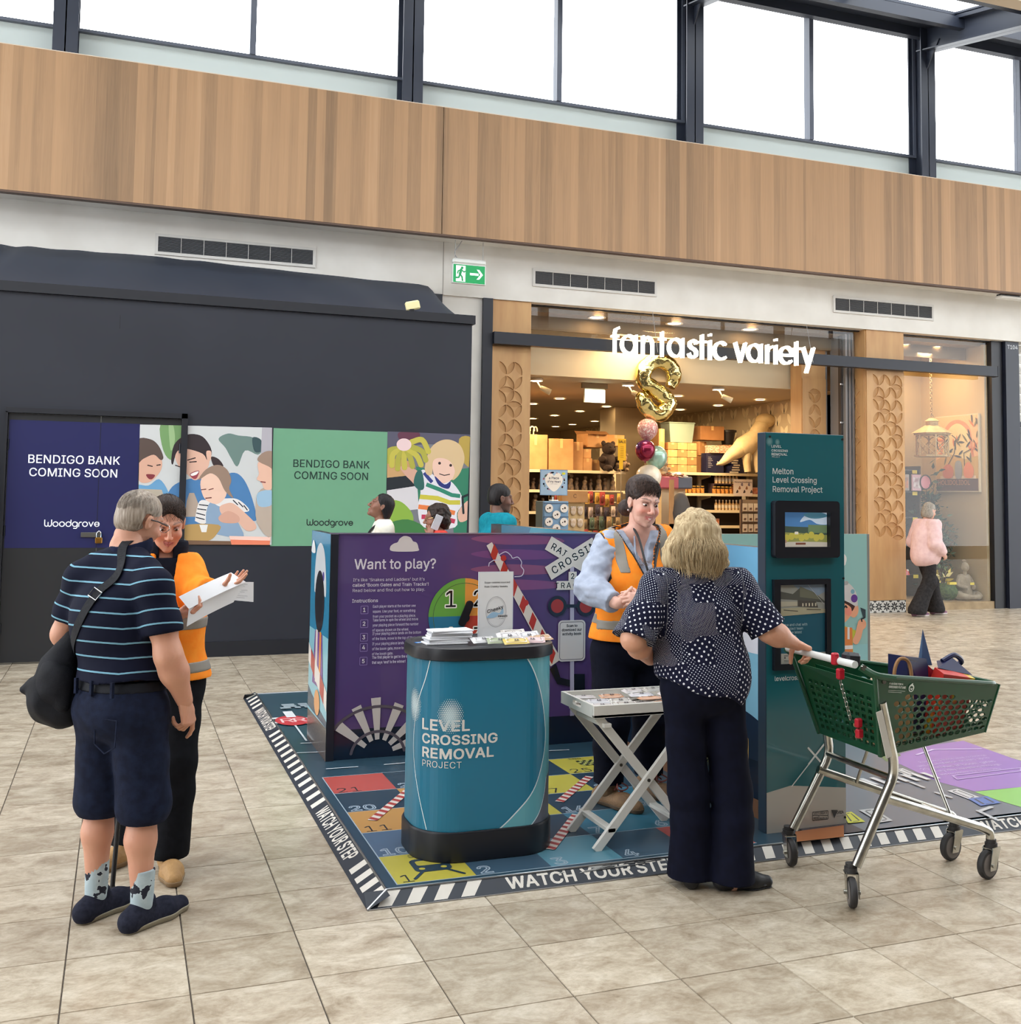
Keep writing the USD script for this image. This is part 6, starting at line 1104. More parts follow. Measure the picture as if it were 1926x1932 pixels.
for z in (.5,1.0,1.45,1.88,2.24):
    s=obj('shelf',bb(0,1.0,0,.5,z-.025,z),mat('shelf_dark',(50,42,38),.4),t,False)
    for k in range(4):obj('price_ticket',bb(.1+.25*k,.2+.25*k,-.006,-.001,z-.07,z-.01),mat('ticket_lemon',(226,206,70),.5),s,False)
for k,(x,lb,c) in enumerate(((11.98,'pale blue framed card on the dark display shelf',(170,176,180)),(12.2,'grey framed floral card on the dark display shelf',(150,140,130)),(12.45,'pink and white box on the dark display shelf',(206,170,180)))):t=thing('framed_card',lb,'picture',(x,14.25,1.885)); obj('frame',bx(.19,.03,.27,(0,0,0),0,.004),mat('frame_%d' % k,c,.4),t,False); obj('picture',bb(-.07,.07,-.018,-.0155,.04,.22),mottled('picture_%d' % k,[(.4,tuple(v*.8 for v in c)),(.6,(206,130,90) if k==1 else (226,226,224))],.5,8),t,False)
t=thing('pink_mirror','round pink mirror standing on the dark display shelf','mirror',(12.62,14.22,1.89)); obj('rim',tube([(.11*math.cos(a),0,.14+.12*math.sin(a)) for a in np.linspace(0,2*PI,24)],.009,8),mat('rim_black',(40,34,36),.3),t); obj('glass',cyl(.105,(0,.004,.14),(0,.008,.14),22),mat('mirror_pink',(206,130,140),.2),t)
t=thing('white_orchid','white flowers in a white pot on the top display shelf','flowers',(11.85,14.3,2.245)); obj('pot',lathe([(0,0),(.06,0),(.08,.12),(.07,.12),(.05,.02),(0,.02)],16),mat('pot_white',(226,220,206),.3),t); obj('foliage',displace(ell((0,0,.16),(.1,.09,.05),2),.02,20),mat('leaf_dark',(44,62,40),.5),t)
for k in range(9):a=k*2.4; obj('blossom',displace(ell((.1*math.cos(a),.08*math.sin(a)-.05,.3+.025*k),(.05,.03,.045),2),.012,30),mat('petal_white',(232,226,210),.6),t)
for k in range(3):obj('stem',tube(smoothline([(0,0,.12),(.04*(k-1),0,.3),(.08*(k-1),-.03,.5)]),.005,6),mat('stem_brown',(80,56,40),.6),t)
t=thing('twig_wreath','dark round twig wreath with blossoms beside the lantern','wreath',(11.98,14.45,2.75))
for k in range(5):obj('twig_ring',tube([((.2+.02*math.sin(5*a+k))*math.cos(a),.02*math.cos(3*a+k),(.28+.02*math.cos(4*a+k))*math.sin(a)) for a in np.linspace(0,2*PI,40)],.009,6),mat('stem_brown',None),t)
def leafy(name,label,cat_,loc,n,spread,size,cols,seed,upright=.6,stems=8):
    """leaves as lens blades scattered on arching stems; one foliage part per tone"""
    t=thing(name,label,cat_,loc); r=np.random.RandomState(seed); sets=[[] for _ in cols]; ss=[]
    for k in range(stems):
        a=r.rand()*2*PI; p1=np.array((math.cos(a)*spread[0]*r.rand(),math.sin(a)*spread[1]*r.rand(),spread[2]*(.5+.5*r.rand()))); ss.append(tube(smoothline([(0,0,0),p1*(.4,.4,.7),p1],5),.006,5))
        for j in range(n//stems):
            f=.25+.75*r.rand(); c=p1*f+r.randn(3)*np.array(spread)*.13; c[2]=max(c[2],.02)
            L_=size*(.7+.6*r.rand()); d=np.array((math.cos(a)+r.randn()*.7,math.sin(a)+r.randn()*.7,upright+r.randn()*.5)); d /= np.linalg.norm(d); s=np.cross(d,r.randn(3)); s /= np.linalg.norm(s); nn=np.cross(d,s)
            V=np.array([c,c+d*L_*.35+s*L_*.22+nn*L_*.05,c+d*L_,c+d*L_*.35-s*L_*.22+nn*L_*.05,c+d*L_*.5]); sets[(k+j) % len(cols)].append((V,np.array([(0,1,4),(1,2,4),(2,3,4),(3,0,4)])))
    obj('stems',cat(ss),mat('stem_brown',None),t)
    for k,S_ in enumerate(sets):
        V=np.vstack([q[0] for q in S_]); F=np.vstack([q[1]+5*i for i,q in enumerate(S_)]); obj('foliage',TM(V,F),mat('leaf_%d_%d_%d' % cols[k],cols[k],.5),t,False,kind='stuff')
    return t
leafy('artificial_tree','tall dark green artificial tree in the right display window','plant',(12.8,14.4,.12),900,(.3,.24,1.9),.13,[(30,56,36),(44,74,44),(66,80,40)],3,.2,24)
leafy('eucalyptus_plant','bushy silver green artificial plant in the right display window','plant',(12.75,14.05,.45),520,(.4,.2,1.0),.085,[(96,116,92),(70,92,70),(52,74,52)],5,.1,20)
leafy('lily_bunch','yellow and cream lilies low in the display window behind the walker','flowers',(12.62,13.85,.12),90,(.16,.1,.5),.12,[(226,214,150),(214,196,90),(60,90,50)],9,.3,8)
t=thing('moss_ball','round green moss ball beside the seated stone statue','ornament',(12.66,13.8,.25)); obj('ball',displace(ell((0,0,0),(.17,.15,.14),3),.012,26),mottled('moss',[(.35,(44,70,36)),(.65,(76,100,50))],.9,30),t); obj('price_ticket',bb(-.06,.08,-.12,-.06,.12,.16),mat('ticket_lemon',None),t,False)
t=thing('stone_statue','grey seated stone statue with folded legs in the display window corner','statue',(13.0,13.78,.115)); STN=mottled('statue_stone',[(.3,(136,124,104)),(.7,(164,152,130))],.85,9,bump=.3,bscale=60)
obj('body',displace(cat(hullof([((0,0,.1),.12),((0,.02,.3),.105),((-.07,.02,.36),.06),((.07,.02,.36),.06)]).subdivide(),hullof([((0,0,.42),.04),((0,0,.45),.04)])),.006,14),STN,t); obj('head',displace(cat(ell((0,-.005,.53),(.062,.07,.085),3),ell((0,.01,.625),(.035,.035,.03),2),ell((-.062,0,.52),(.012,.016,.04),2),ell((.062,0,.52),(.012,.016,.04),2),ell((0,-.075,.525),(.012,.014,.022),2)),.003,20),STN,t)
for k in (-1,1):obj('leg',tube(smoothline([(.03*k,.02,.07),(.19*k,-.05,.075),(.12*k,-.17,.06),(-.03*k,-.17,.055)]),(.085,.085,.08,.08,.078,.075,.075,.07,.07,.07,.065,.065,.06,.06,.055,.055,.05,.05,.048,.045,.04,.04,.035,.03,.03)[:25],12),STN,t); obj('arm',tube(smoothline([(.1*k,.02,.36),(.15*k,-.02,.24),(.06*k,-.13,.2)]),np.linspace(.045,.03,17),10),STN,t)
obj('price_ticket',bb(-.03,.05,-.155,-.15,.25,.29),mat('ticket_lemon',None),t,False)
t=thing('toadstool_ornament','red toadstool ornament with white stalk low at the left of the window','ornament',(11.66,13.72,.115)); obj('cap',lathe([(0,.55),(.06,.54),(.12,.49),(.14,.43),(.05,.44),(0,.44)],20),mat('cap_red',(176,44,40),.25),t); obj('stalk',lathe([(0,0),(.06,0),(.045,.2),(.05,.45),(0,.45)],16),mat('pot_white',None),t); obj('spots',cat(ell((.05,-.1,.5),(.022,.012,.018),1),ell((-.05,-.09,.51),(.02,.012,.016),1)),mat('pot_white',None),t)
leafy('potted_topiary','small green potted plant behind the toadstool','plant',(11.75,14.0,.115),160,(.18,.15,.45),.07,[(50,84,40),(70,100,52)],14,.3,8)
# ------------------------------------------------------------------ neighbouring shop at the far right, and plant at the far left
nb=thing('wall_neighbour',kind='structure')
obj('shop_back',bb(13.8,18,16.5,16.6,0,4.35),mat('neighbour_dark',(58,60,58),.6),nb,False); obj('shop_ceiling',bb(13.8,18,13.7,16.6,3.02,3.1),mat('neighbour_dark',None),nb,False); obj('dark_base',bb(13.82,18,13.55,13.62,0,.3),DARK,nb,False); obj('glass',bb(13.82,18,13.58,13.588,.3,3.0),PANE,nb,False); obj('frame',bb(13.8,13.84,13.54,13.62,0,4.35),DARK,nb,False); obj('frame',bb(13.8,18,13.54,13.62,2.98,3.04),DARK,nb,False)
TL=mat('relief_tile_white',(226,226,222),.4)
for i in range(6):
    for j in range(8):
        x,z=13.85+.17*i,3.05+.163*j; v=np.array([(x,13.6,z),(x+.165,13.6,z),(x+.165,13.6,z+.158),(x,13.6,z+.158),(x+.06+.04*((i+j) % 2),13.555,z+.05)]); obj('tile',TM(v,[(0,1,4),(1,2,4),(2,3,4),(3,0,4)]),TL,nb,False)
sh=thing('lit_display_fridge','lit shelves of pastries in the neighbouring shop at far right edge','display cabinet',(13.95,14.4,0)); obj('cabinet',bb(0,2,.4,.5,.2,1.8),mat('cabinet_grey',(120,124,120),.5),sh,False)
for k in range(5):
    s=obj('shelf',bb(0,2,0,.4,.5+.26*k,.52+.26*k),mat('shelf_white',(200,206,190),.4),sh,False); obj('light_strip',bb(0,2,.0,.02,.5+.26*k-.015,.5+.26*k),glow('cabinet_strip',(240,244,210),3.0),s,False); obj('goods',cat([displace(ell((.1+.16*i,.15,.55+.26*k),(.07,.08,.035),1),.01,20) for i in range(12)]),mottled('pastry',[(.4,(150,96,60)),(.6,(206,170,130))],.5,10),s,kind='stuff')
t=thing('pendant_spotlight','black spotlight with a lit lens in the neighbouring shop','spotlight',(14.02,14.2,2.55)); obj('body',cyl(.05,(0,0,.1),(0,0,.45),12),DARK,t); obj('lens',ell((0,0,.08),(.05,.05,.04)),glow('spot_lens',(255,246,226),8),t)
t=thing('small_shop_screen','small pale screen mounted in the neighbouring shop','screen',(14.0,14.3,2.22)); obj('casing',bb(-.03,.16,0,.05,0,.28,.01),mat('casing_green',(60,70,66),.4),t); obj('display',bb(.03,.1,-.003,.0,.06,.2),mat('display_pale',(196,200,190),.3),t,False)
leafy('hedge_plant','dark leafy plant at the left edge beside the blue door poster','plant',(-1.34,11.18,0),420,(.16,.1,2.5),.12,[(36,60,44),(52,78,56),(84,100,60)],21,.4,16)
# ------------------------------------------------------------------ shopping trolley
GRN_=mat('trolley_green',(14,66,40),.3); CHR=mottled('trolley_steel',[(.35,(166,164,154)),(.65,(192,190,182))],.22,12,metal=1); RUB=mat('wheel_rubber',(44,42,42),.6); TYR=mat('wheel_grey',(104,98,94),.5); WHP=mat('handle_white',(214,214,210),.3)
tly=thing('shopping_trolley','green plastic shopping trolley on a bent steel frame, held by the blonde woman','shopping trolley',(0,0,0))
def quadmap(m,c,flip=False):
    """mesh in unit u,v plus thickness w -> bilinear quad of four corners (u0v0, u1v0, u1v1, u0v1)"""
    c=np.array(c,float); v=np.array(m.vertices); u,w,t=v[:,0:1],v[:,1:2],v[:,2:3]
    n=np.cross(c[1]-c[0],c[3]-c[0]); n /= np.linalg.norm(n); m=toT(m).copy()
    m.vertices=c[0]*(1-u)*(1-w)+c[1]*u*(1-w)+c[2]*u*w+c[3]*(1-u)*w+n*t
    return m
def latticed(su,sv,area,hw=.0185,hh=.0115,pu=.043,pv=.0265):
    """unit panel (su x sv metres) with staggered oval openings inside area (in unit coordinates)"""
    hs=[]; nv=int(sv/pv)+1
    for j in range(nv):
        for i in range(int(su/pu)+2):
            x,y=(i+(.5 if j % 2 else 0))*pu,j*pv+.01; e=affinity.rotate(affinity.scale(Point(0,0).buffer(1,5),hw,hh,origin=(0,0)),12*math.sin(3*i+j)); e=affinity.translate(e,x,y); e=affinity.scale(e,1/su,1/sv,origin=(0,0))
            if area.contains(e):hs.append(e)
    return sbox(0,0,1,1).difference(unary_union(hs))
RT=[(3.005,3.70,.965),(3.01,4.30,.975)]; FT=[(3.80,3.83,.872),(3.80,4.13,.872)]; RBt=[(3.075,3.755,.615),(3.14,4.265,.60)]; FBt=[(3.735,3.855,.655),(3.735,4.11,.655)]
side=poly([(.0,0),(1,0),(1,1),(0,1)]); ar=sp([(.16,.03),(.55,.03),(.97,.05),(.975,.5),(.96,.72),(.6,.78),(.3,.80),(.12,.7),(.1,.35)],4)
near_=quadmap(ext(latticed(.70,.30,ar),.006),(RBt[0],FBt[0],FT[0],RT[0])); obj('basket_side',near_,GRN_,tly,False)
far_=quadmap(ext(latticed(.70,.30,ar),.006),(RBt[1],FBt[1],FT[1],RT[1])); obj('basket_side',far_,GRN_,tly,False)
obj('basket_front',quadmap(ext(latticed(.28,.21,sbox(.06,.06,.94,.72)),.006),(FBt[0],FBt[1],FT[1],FT[0])),GRN_,tly,False)
obj('basket_floor',quadmap(ext(latticed(.65,.40,sbox(.03,.03,.97,.97)),.006),(RBt[0],FBt[0],FBt[1],RBt[1])),GRN_,tly,False)
slots=unary_union([rrect(.07+.088*i,.10+.093*j,.07+.088*i+.055,.10+.093*j+.06,.012) for i in range(10) for j in range(8) if not (i==4 and j>4)])
obj('rear_flap',quadmap(ext(sbox(0,0,1,1).difference(slots),.007),(RBt[0],RBt[1],(3.035,4.28,.93),(3.025,3.72,.92))),GRN_,tly,False)
obj('child_seat_flap',quadmap(ext(sbox(0,0,1,1).difference(unary_union([rrect(.06+.11*i,.12+.2*j,.14+.11*i,.25+.2*j,.02) for i in range(8) for j in range(4)])),.006),((3.10,3.80,.66),(3.15,4.22,.65),(3.10,4.24,.93),(3.09,3.76,.92))),GRN_,tly,False)
rim=bentline([RT[0],FT[0],FT[1],RT[1]],.06,4); obj('basket_rim',tube(rim,.011,8),GRN_,tly)
for k in (0,1):
    a,b=np.array(RT[k]),np.array(RBt[k]); obj('corner_rib',tube([a,b],.011,8),GRN_,tly); a2,b2=np.array(FT[k]),np.array(FBt[k]); obj('corner_rib',tube([a2,b2],.010,8),GRN_,tly)
    obj('handle_bracket',tube(bentline([np.array(RT[k])+(.1,0,-.015),np.array(RT[k]),(2.958,3.735 if k==0 else 4.262,1.0)],.05),(.016,)*8,8),GRN_,tly)
HX,HZ=2.952,1.005
obj('handle',cyl(.016,(HX,3.76,HZ),(HX,4.245,HZ+.003),16),WHP,tly)
obj('bolt',cyl(.012,(2.962,3.712,.998),(2.962,3.725,.998),12),CHR,tly); obj('bolt',cyl(.01,(3.05,3.695,.94),(3.05,3.708,.94),12),CHR,tly)
lk=obj('coin_lock',place(bx(.075,.055,.06,(0,0,-.02),0,.012),(HX+.035,3.835,HZ),(1,0,-.1),(0,1,0)),mat('lock_black',(30,30,36),.4),tly); obj('red_end',bb(HX-.03,HX+.0,3.862,3.89,HZ-.018,HZ+.035,.006),mat('lock_red',(176,28,44),.3),lk)
LC0=np.array((HX-.01,3.845,HZ-.035)); obj('chain_key',bb(HX-.027,HX+.008,3.835,3.86,HZ-.075,HZ-.028,.006),mat('lock_red',None),tly)
for k in range(9):
    m=tube([(.006*math.cos(a),0,.0125*math.sin(a)) for a in np.linspace(0,2*PI,12)],.0022,6); m.apply_transform(rotm((0,0,1),90*(k % 2)+15)); m.apply_translation((HX-.01+.0045*k,3.845-.002*k,HZ-.088-.0185*k)); obj('chain_link',m,CHR,tly)
for k in range(2):obj('chain_key',bb(3.00-.0+.004*k,3.032+.004*k,3.81,3.835,.725-.045*k,.765-.045*k,.006),mat('lock_red',None),tly)
# steel frame
obj('leg_tube',tube(bentline([(3.055,3.722,.85),(3.135,3.745,.60),(3.14,3.752,.53),(2.955,3.768,.165)],.08,8),.021,12),CHR,tly); obj('leg_tube',tube(bentline([(3.185,4.27,.61),(3.205,4.272,.50),(3.0,4.277,.165)],.07,8),.021,12),CHR,tly)
obj('base_rail',tube(bentline([(3.09,3.76,.44),(3.70,3.85,.235),(3.765,3.858,.205),(3.768,3.859,.165)],.04,5),.019,12),CHR,tly); obj('base_rail',tube(bentline([(3.135,4.272,.43),(3.70,4.12,.235),(3.785,4.106,.205),(3.79,4.105,.165)],.04,5),.019,12),CHR,tly)
obj('cross_tube',tube([(3.13,3.76,.52),(3.19,4.27,.50)],.014,10),CHR,tly); obj('cross_tube',tube([(3.60,3.83,.268),(3.62,4.14,.262)],.012,10),CHR,tly)
for p,q in (((3.24,4.02,.615),(3.30,4.20,.375)),((3.47,3.97,.63),(3.51,3.82,.30))):obj('strut',tube([p,q],.0075,8),CHR,tly)
obj('strut_clip',bb(3.43,3.50,3.94,4.0,.60,.635,.006),mat('lock_black',None),tly)
obj('number_plate',place(bx(.032,.004,.20,(0,0,0)),(3.07,3.694,.625),(.97,.05,.25),(0,1,0),(-.25,0,.97)),mat('plate_silver',(190,186,176),.35),tly,False)
P=Print(); fit(P,'PUSHING FOR A',(0,.022),(.086,.022),(206,214,206),4,px=36); fit(P,'GREENER FUTURE',(0,.008),(.105,.008),(206,214,206),4,px=36); P.add(sbox(0,-.004,.105,-.0025),(206,214,206)).add(sbox(0,-.011,.085,-.0095),(206,214,206)).add(circ(.14,.012,.017,14).difference(circ(.14,.01,.011,12)),(206,214,206)).add(sp([(.136,.03),(.146,.034),(.142,.026)],3),(206,214,206)).add(line([(.133,.012),(.138,.005),(.14,.012),(.142,.005),(.147,.012)],.003),(206,214,206))
u_n=np.array(FT[0])-np.array(RT[0]); u_n /= np.linalg.norm(u_n); dn=np.array(RBt[0])-np.array(RT[0]); nn_=np.cross(u_n,-dn); nn_ /= np.linalg.norm(nn_); vv_=np.cross(nn_,u_n); o_=np.array(RT[0])+u_n*.085-vv_*.052
obj('side_lettering',P.mesh(lambda v:o_+np.outer(v[:,0],u_n)+np.outer(v[:,1],vv_)+np.outer(v[:,2]+.008,nn_)),FP,tly,False)
def castor(x,y,rz,r=.062):
    o=np.array((x,y,0)); d=np.array((math.cos(math.radians(rz)),math.sin(math.radians(rz)),0)); s=np.array((-d[1],d[0],0)); c=o-d*.0+(0,0,r)
    top=o+d*.028+(0,0,.165)
    obj('castor_collar',cat(cyl(.027,top-(0,0,.03),top-(0,0,.008),16),cyl(.022,top-(0,0,.008),top+(0,0,.008),16)),RUB,tly)
    w=obj('wheel',lathe([(0,-.016),(r-.012,-.016),(r-.004,-.013),(r,-.006),(r,.006),(r-.004,.013),(r-.012,.016),(0,.016)],28).apply_transform(trimesh.geometry.align_vectors((0,0,1),s)).apply_translation(c),RUB,tly); obj('hub',lathe([(0,-.018),(r-.02,-.018),(r-.014,-.0162),(r-.014,.0162),(r-.02,.018),(0,.018)],24).apply_transform(trimesh.geometry.align_vectors((0,0,1),s)).apply_translation(c),TYR,w)
    obj('axle_bolt',cyl(.009,c-s*.034,c+s*.034,10),CHR,tly)
    fk=poly([(-.018,-.018),(.018,-.018),(.052,.07),(.052,.074),(.004,.074)]).buffer(.004,3)
    for k in (-1,1):obj('fork',place(ext(fk,.003),c+s*(.024*k-.0015),d,(0,0,1),s if np.linalg.det(np.array([d,(0,0,1),s]))>0 else -s),CHR,tly,False)
    obj('fork',place(bx(.056,.054,.004),top-(0,0,.034)-d*.0,d,s),CHR,tly,False)
castor(2.932,3.766,62,.062); castor(2.985,4.276,75,.062); castor(3.742,3.852,12,.065); castor(3.762,4.102,10,.065)
# shopping in the basket
t=thing('reusable_bag','navy reusable bag with a pale panel standing up in the trolley basket','shopping bag',(0,0,0)); NV=mat('bag_navy',(26,30,70),.4)
obj('body',trimesh.convex.convex_hull(np.array([(3.36,3.90,.66),(3.36,4.05,.66),(3.55,3.92,.67),(3.55,4.06,.67),(3.335,3.89,1.005),(3.34,4.02,1.0),(3.48,3.93,.985),(3.485,4.03,.975)])),NV,t,False); obj('pale_panel',TM([(3.3335,3.8885,1.0),(3.4785,3.927,.955),(3.46,3.921,.90),(3.337,3.888,.955)],[(0,2,1),(0,3,2)]),mat('bag_grey',None),t,False); obj('red_panel',TM([(3.483,3.925,.955),(3.54,3.90,.90),(3.57,3.915,.67),(3.48,3.905,.67)],[(0,2,1),(0,3,2)]),mat('bag_red',(150,24,40),.4),t,False)
obj('peak',trimesh.convex.convex_hull(np.array([(3.47,3.95,.95),(3.53,3.95,.95),(3.50,4.01,.95),(3.487,3.96,1.115)])),mat('bag_blue',(64,84,120),.35),t,False); obj('handle',tube(smoothline([(3.57,3.93,.97),(3.64,3.93,.995),(3.70,3.95,.96),(3.66,3.97,.93)]),.012,8),NV,t)
t=thing('reusable_bag','red and yellow printed bag pressed against the trolley side','shopping bag',(0,0,0)); obj('body',trimesh.convex.convex_hull(np.array([(3.44,3.83,.66),(3.62,3.865,.68),(3.44,4.0,.66),(3.60,4.02,.68),(3.47,3.81,.935),(3.68,3.845,.90),(3.5,3.9,.95),(3.66,3.92,.93)])),mottled('bag_red_yellow',[(.42,(176,44,36)),(.52,(190,60,36)),(.56,(206,170,40))],.4,5),t,False); obj('dark_flap',trimesh.convex.convex_hull(np.array([(3.50,3.88,.95),(3.69,3.87,.91),(3.60,4.0,.96),(3.72,3.98,.90),(3.62,3.92,.985)])),NV,t,False)
t=thing('paper_bag','brown paper bag with a twine handle low in the trolley basket','shopping bag',(0,0,0)); obj('body',trimesh.convex.convex_hull(np.array([(3.12,3.81,.64),(3.33,3.85,.65),(3.12,4.0,.64),(3.33,4.02,.65),(3.13,3.80,.86),(3.32,3.83,.87),(3.13,3.98,.87),(3.32,3.99,.88)])),mottled('paper_brown',[(.4,(186,146,100)),(.6,(204,164,118))],.8,6),t,False); obj('handle',tube(smoothline([(3.25,3.87,.86),(3.25,3.87,.95),(3.28,3.87,1.0),(3.33,3.87,.98),(3.35,3.87,.87)]),.008,8),mat('twine',(150,110,70),.7),t)
# ------------------------------------------------------------------ figures: smooth-blended distance fields, meshed by surface nets
def nrm(v):v=np.array(v,float); return v/np.linalg.norm(v)
class E_:
    """ellipsoid"""
    def __init__(s,c,r,R=None,k=.03,cut=None):s.c,s.r,s.R,s.k,s.cut=np.array(c,float),np.array(r if np.ndim(r) else (r,)*3,float),R,k,cut; m=s.r.max(); s.lo,s.hi=s.c-m,s.c+m
    def d(s,P):
        q=P-s.c; q=q@s.R if s.R is not None else q; k0=np.linalg.norm(q/s.r,axis=1); k1=np.linalg.norm(q/s.r**2,axis=1); return k0*(k0-1)/np.maximum(k1,1e-9)
class C_:
    """tapered capsule, optionally flattened along axis ax by factor fl"""
    def __init__(s,a,b,ra,rb=None,k=.03,cut=None,ax=None,fl=1.0):
        s.a,s.b,s.ra,s.rb,s.k,s.cut=np.array(a,float),np.array(b,float),ra,ra if rb is None else rb,k,cut; m=max(s.ra,s.rb); s.lo,s.hi=np.minimum(s.a,s.b)-m,np.maximum(s.a,s.b)+m; s.ax,s.fl=(None if ax is None else nrm(ax)),fl
    def d(s,P):
        ba=s.b-s.a; q=P-s.a; t=np.clip(q@ba/max(ba@ba,1e-12),0,1); w=q-t[:,None]*ba
        if s.ax is not None:c=w@s.ax; w=w+np.outer(c*(1/s.fl-1),s.ax)
        return (np.linalg.norm(w,axis=1)-(s.ra+(s.rb-s.ra)*t))*(s.fl if s.ax is not None and s.fl<1 else 1)
def smin(a,b,k):h=np.maximum(k-np.abs(a-b),0)/k; return np.minimum(a,b)-h*h*k/4
def ev(prims,P,margin,post=None):
    d=np.full(len(P),margin)
    for p in prims:
        m=np.all((P>p.lo-margin) & (P<p.hi+margin),axis=1)
        if not m.any():continue
        Q=P[m]; v=p.d(Q)
        if p.cut is not None:
            for n,o in p.cut:v=np.maximum(v,(Q-np.array(o))@np.array(n))
        if getattr(p,'sub',False):d[m]=-smin(-d[m],v,p.k)
        else:d[m]=smin(d[m],v,p.k)
    return post(P,d) if post is not None else d
def mesh_sdf(prims,h,post=None,pad=.02):
    lo=np.min([p.lo for p in prims if not getattr(p,'sub',False)],0)-pad; hi=np.max([p.hi for p in prims if not getattr(p,'sub',False)],0)+pad
    B=4; nb=np.ceil((hi-lo)/(h*B)).astype(int)+1; H=h*B
    g=np.stack(np.meshgrid(*[np.arange(n) for n in nb],indexing='ij'),-1).reshape(-1,3); cen=lo+(g+.5)*H
    act=g[np.abs(ev(prims,cen,H*2.2+.03,None))<H*1.5]
    n=nb*B+1; S=np.full(n,1.0,np.float32); need=np.zeros(n,bool)
    off=np.stack(np.meshgrid(*[np.arange(B+1)]*3,indexing='ij'),-1).reshape(-1,3); ix=(act[:,None]*B+off[None]).reshape(-1,3); need[ix[:,0],ix[:,1],ix[:,2]]=True
    I=np.argwhere(need); S[need]=ev(prims,lo+I*h,h*3+.035,post)
    ins=S<0; ok=need
    c8=[(a,b,c) for a in (0,1) for b in (0,1) for c in (0,1)]
    sl=lambda A,a,b,c:A[a:n[0]-1+a,b:n[1]-1+b,c:n[2]-1+c]
    anyi=np.zeros(n-1,bool); alli=np.ones(n-1,bool); allok=np.ones(n-1,bool)
    for a in c8:q=sl(ins,*a); anyi |= q; alli &= q; allok &= sl(ok,*a)
    cells=np.argwhere(anyi & ~alli & allok); idm=np.full(n-1,-1,np.int32); idm[cells[:,0],cells[:,1],cells[:,2]]=np.arange(len(cells))
    val={a:S[cells[:,0]+a[0],cells[:,1]+a[1],cells[:,2]+a[2]] for a in c8}; acc=np.zeros((len(cells),3)); cnt=np.zeros(len(cells))
    for a in c8:
        for ax in range(3):
            if a[ax]==0:
                b=list(a); b[ax]=1; b=tuple(b); va,vb=val[a],val[b]; cr=(va<0) != (vb<0); t=np.where(cr,va/np.where(cr,va-vb,1),0)
                p=np.array(a,float)+np.outer(t,np.eye(3)[ax]); acc[cr]+=p[cr]; cnt[cr]+=1
    V=lo+(cells+acc/cnt[:,None])*h; F=[]
    for ax in range(3):
        u,v=(ax+1) % 3,(ax+2) % 3; q=[slice(None)]*3; w=[slice(None)]*3; q[ax]=slice(0,n[ax]-1); w[ax]=slice(1,n[ax])
        cr=np.argwhere((ins[tuple(q)] != ins[tuple(w)]) & ok[tuple(q)] & ok[tuple(w)]); cr=cr[(cr[:,u]>0) & (cr[:,v]>0) & (cr[:,u]<n[u]-1) & (cr[:,v]<n[v]-1)]
        if not len(cr):continue
        du,dv=np.eye(3,dtype=int)[u],np.eye(3,dtype=int)[v]; ids=[idm[tuple((cr-e).T)] for e in (du*0,du,du+dv,dv)]
        s=ins[cr[:,0],cr[:,1],cr[:,2]]; a,b,c,d=ids; good=(a >= 0) & (b >= 0) & (c >= 0) & (d >= 0)
        f=np.where(s[:,None],np.c_[a,b,c],np.c_[a,c,b])[good]; f2=np.where(s[:,None],np.c_[a,c,d],np.c_[a,d,c])[good]; F+=[f,f2]
    return trimesh.Trimesh(V,np.vstack(F),process=False)
def to_man(m):
    return manifold3d.Manifold(manifold3d.Mesh(np.asarray(m.vertices,np.float32),np.asarray(m.faces,np.uint32)))
def union(ms,tol=.0):
    """one continuous surface; falls back to joining the shells where a net is not watertight"""
    try:
        q=[to_man(m) for m in ms]
        if all(x.status()==manifold3d.Error.NoError and x.num_tri()>0 for x in q):
            o=q[0]
            for x in q[1:]:o=o+x
            if tol:o=o.simplify(tol)
            return toT(o)
    except Exception:pass
    return cat(ms)
def light(m,tol=.0006):
    try:
        q=to_man(m)
        if q.status()==manifold3d.Error.NoError and q.num_tri()>0:return toT(q.simplify(tol))
    except Exception:pass
    return m
def frame_of(yaw,pitch_=0,roll_=0):
    """columns right, forward, up of a head or chest that faces the compass angle yaw (degrees from +X), pitch up positive, roll to its right"""
    y,p,r=map(math.radians,(yaw,pitch_,roll_)); f=np.array((math.cos(y)*math.cos(p),math.sin(y)*math.cos(p),math.sin(p))); rt=np.array((math.sin(y),-math.cos(y),0)); up=np.cross(rt,f)
    rt2=rt*math.cos(r)-up*math.sin(r); up2=up*math.cos(r)+rt*math.sin(r); return np.stack([rt2,f,up2],1)
def foldnoise(amp,sc,seed=0,stretch=(1,1,1)):
    st_=np.array(stretch)
    return lambda P,d:d+amp*2*(meshkit.fbm(P*st_*sc+17.3,2,seed)-.5)
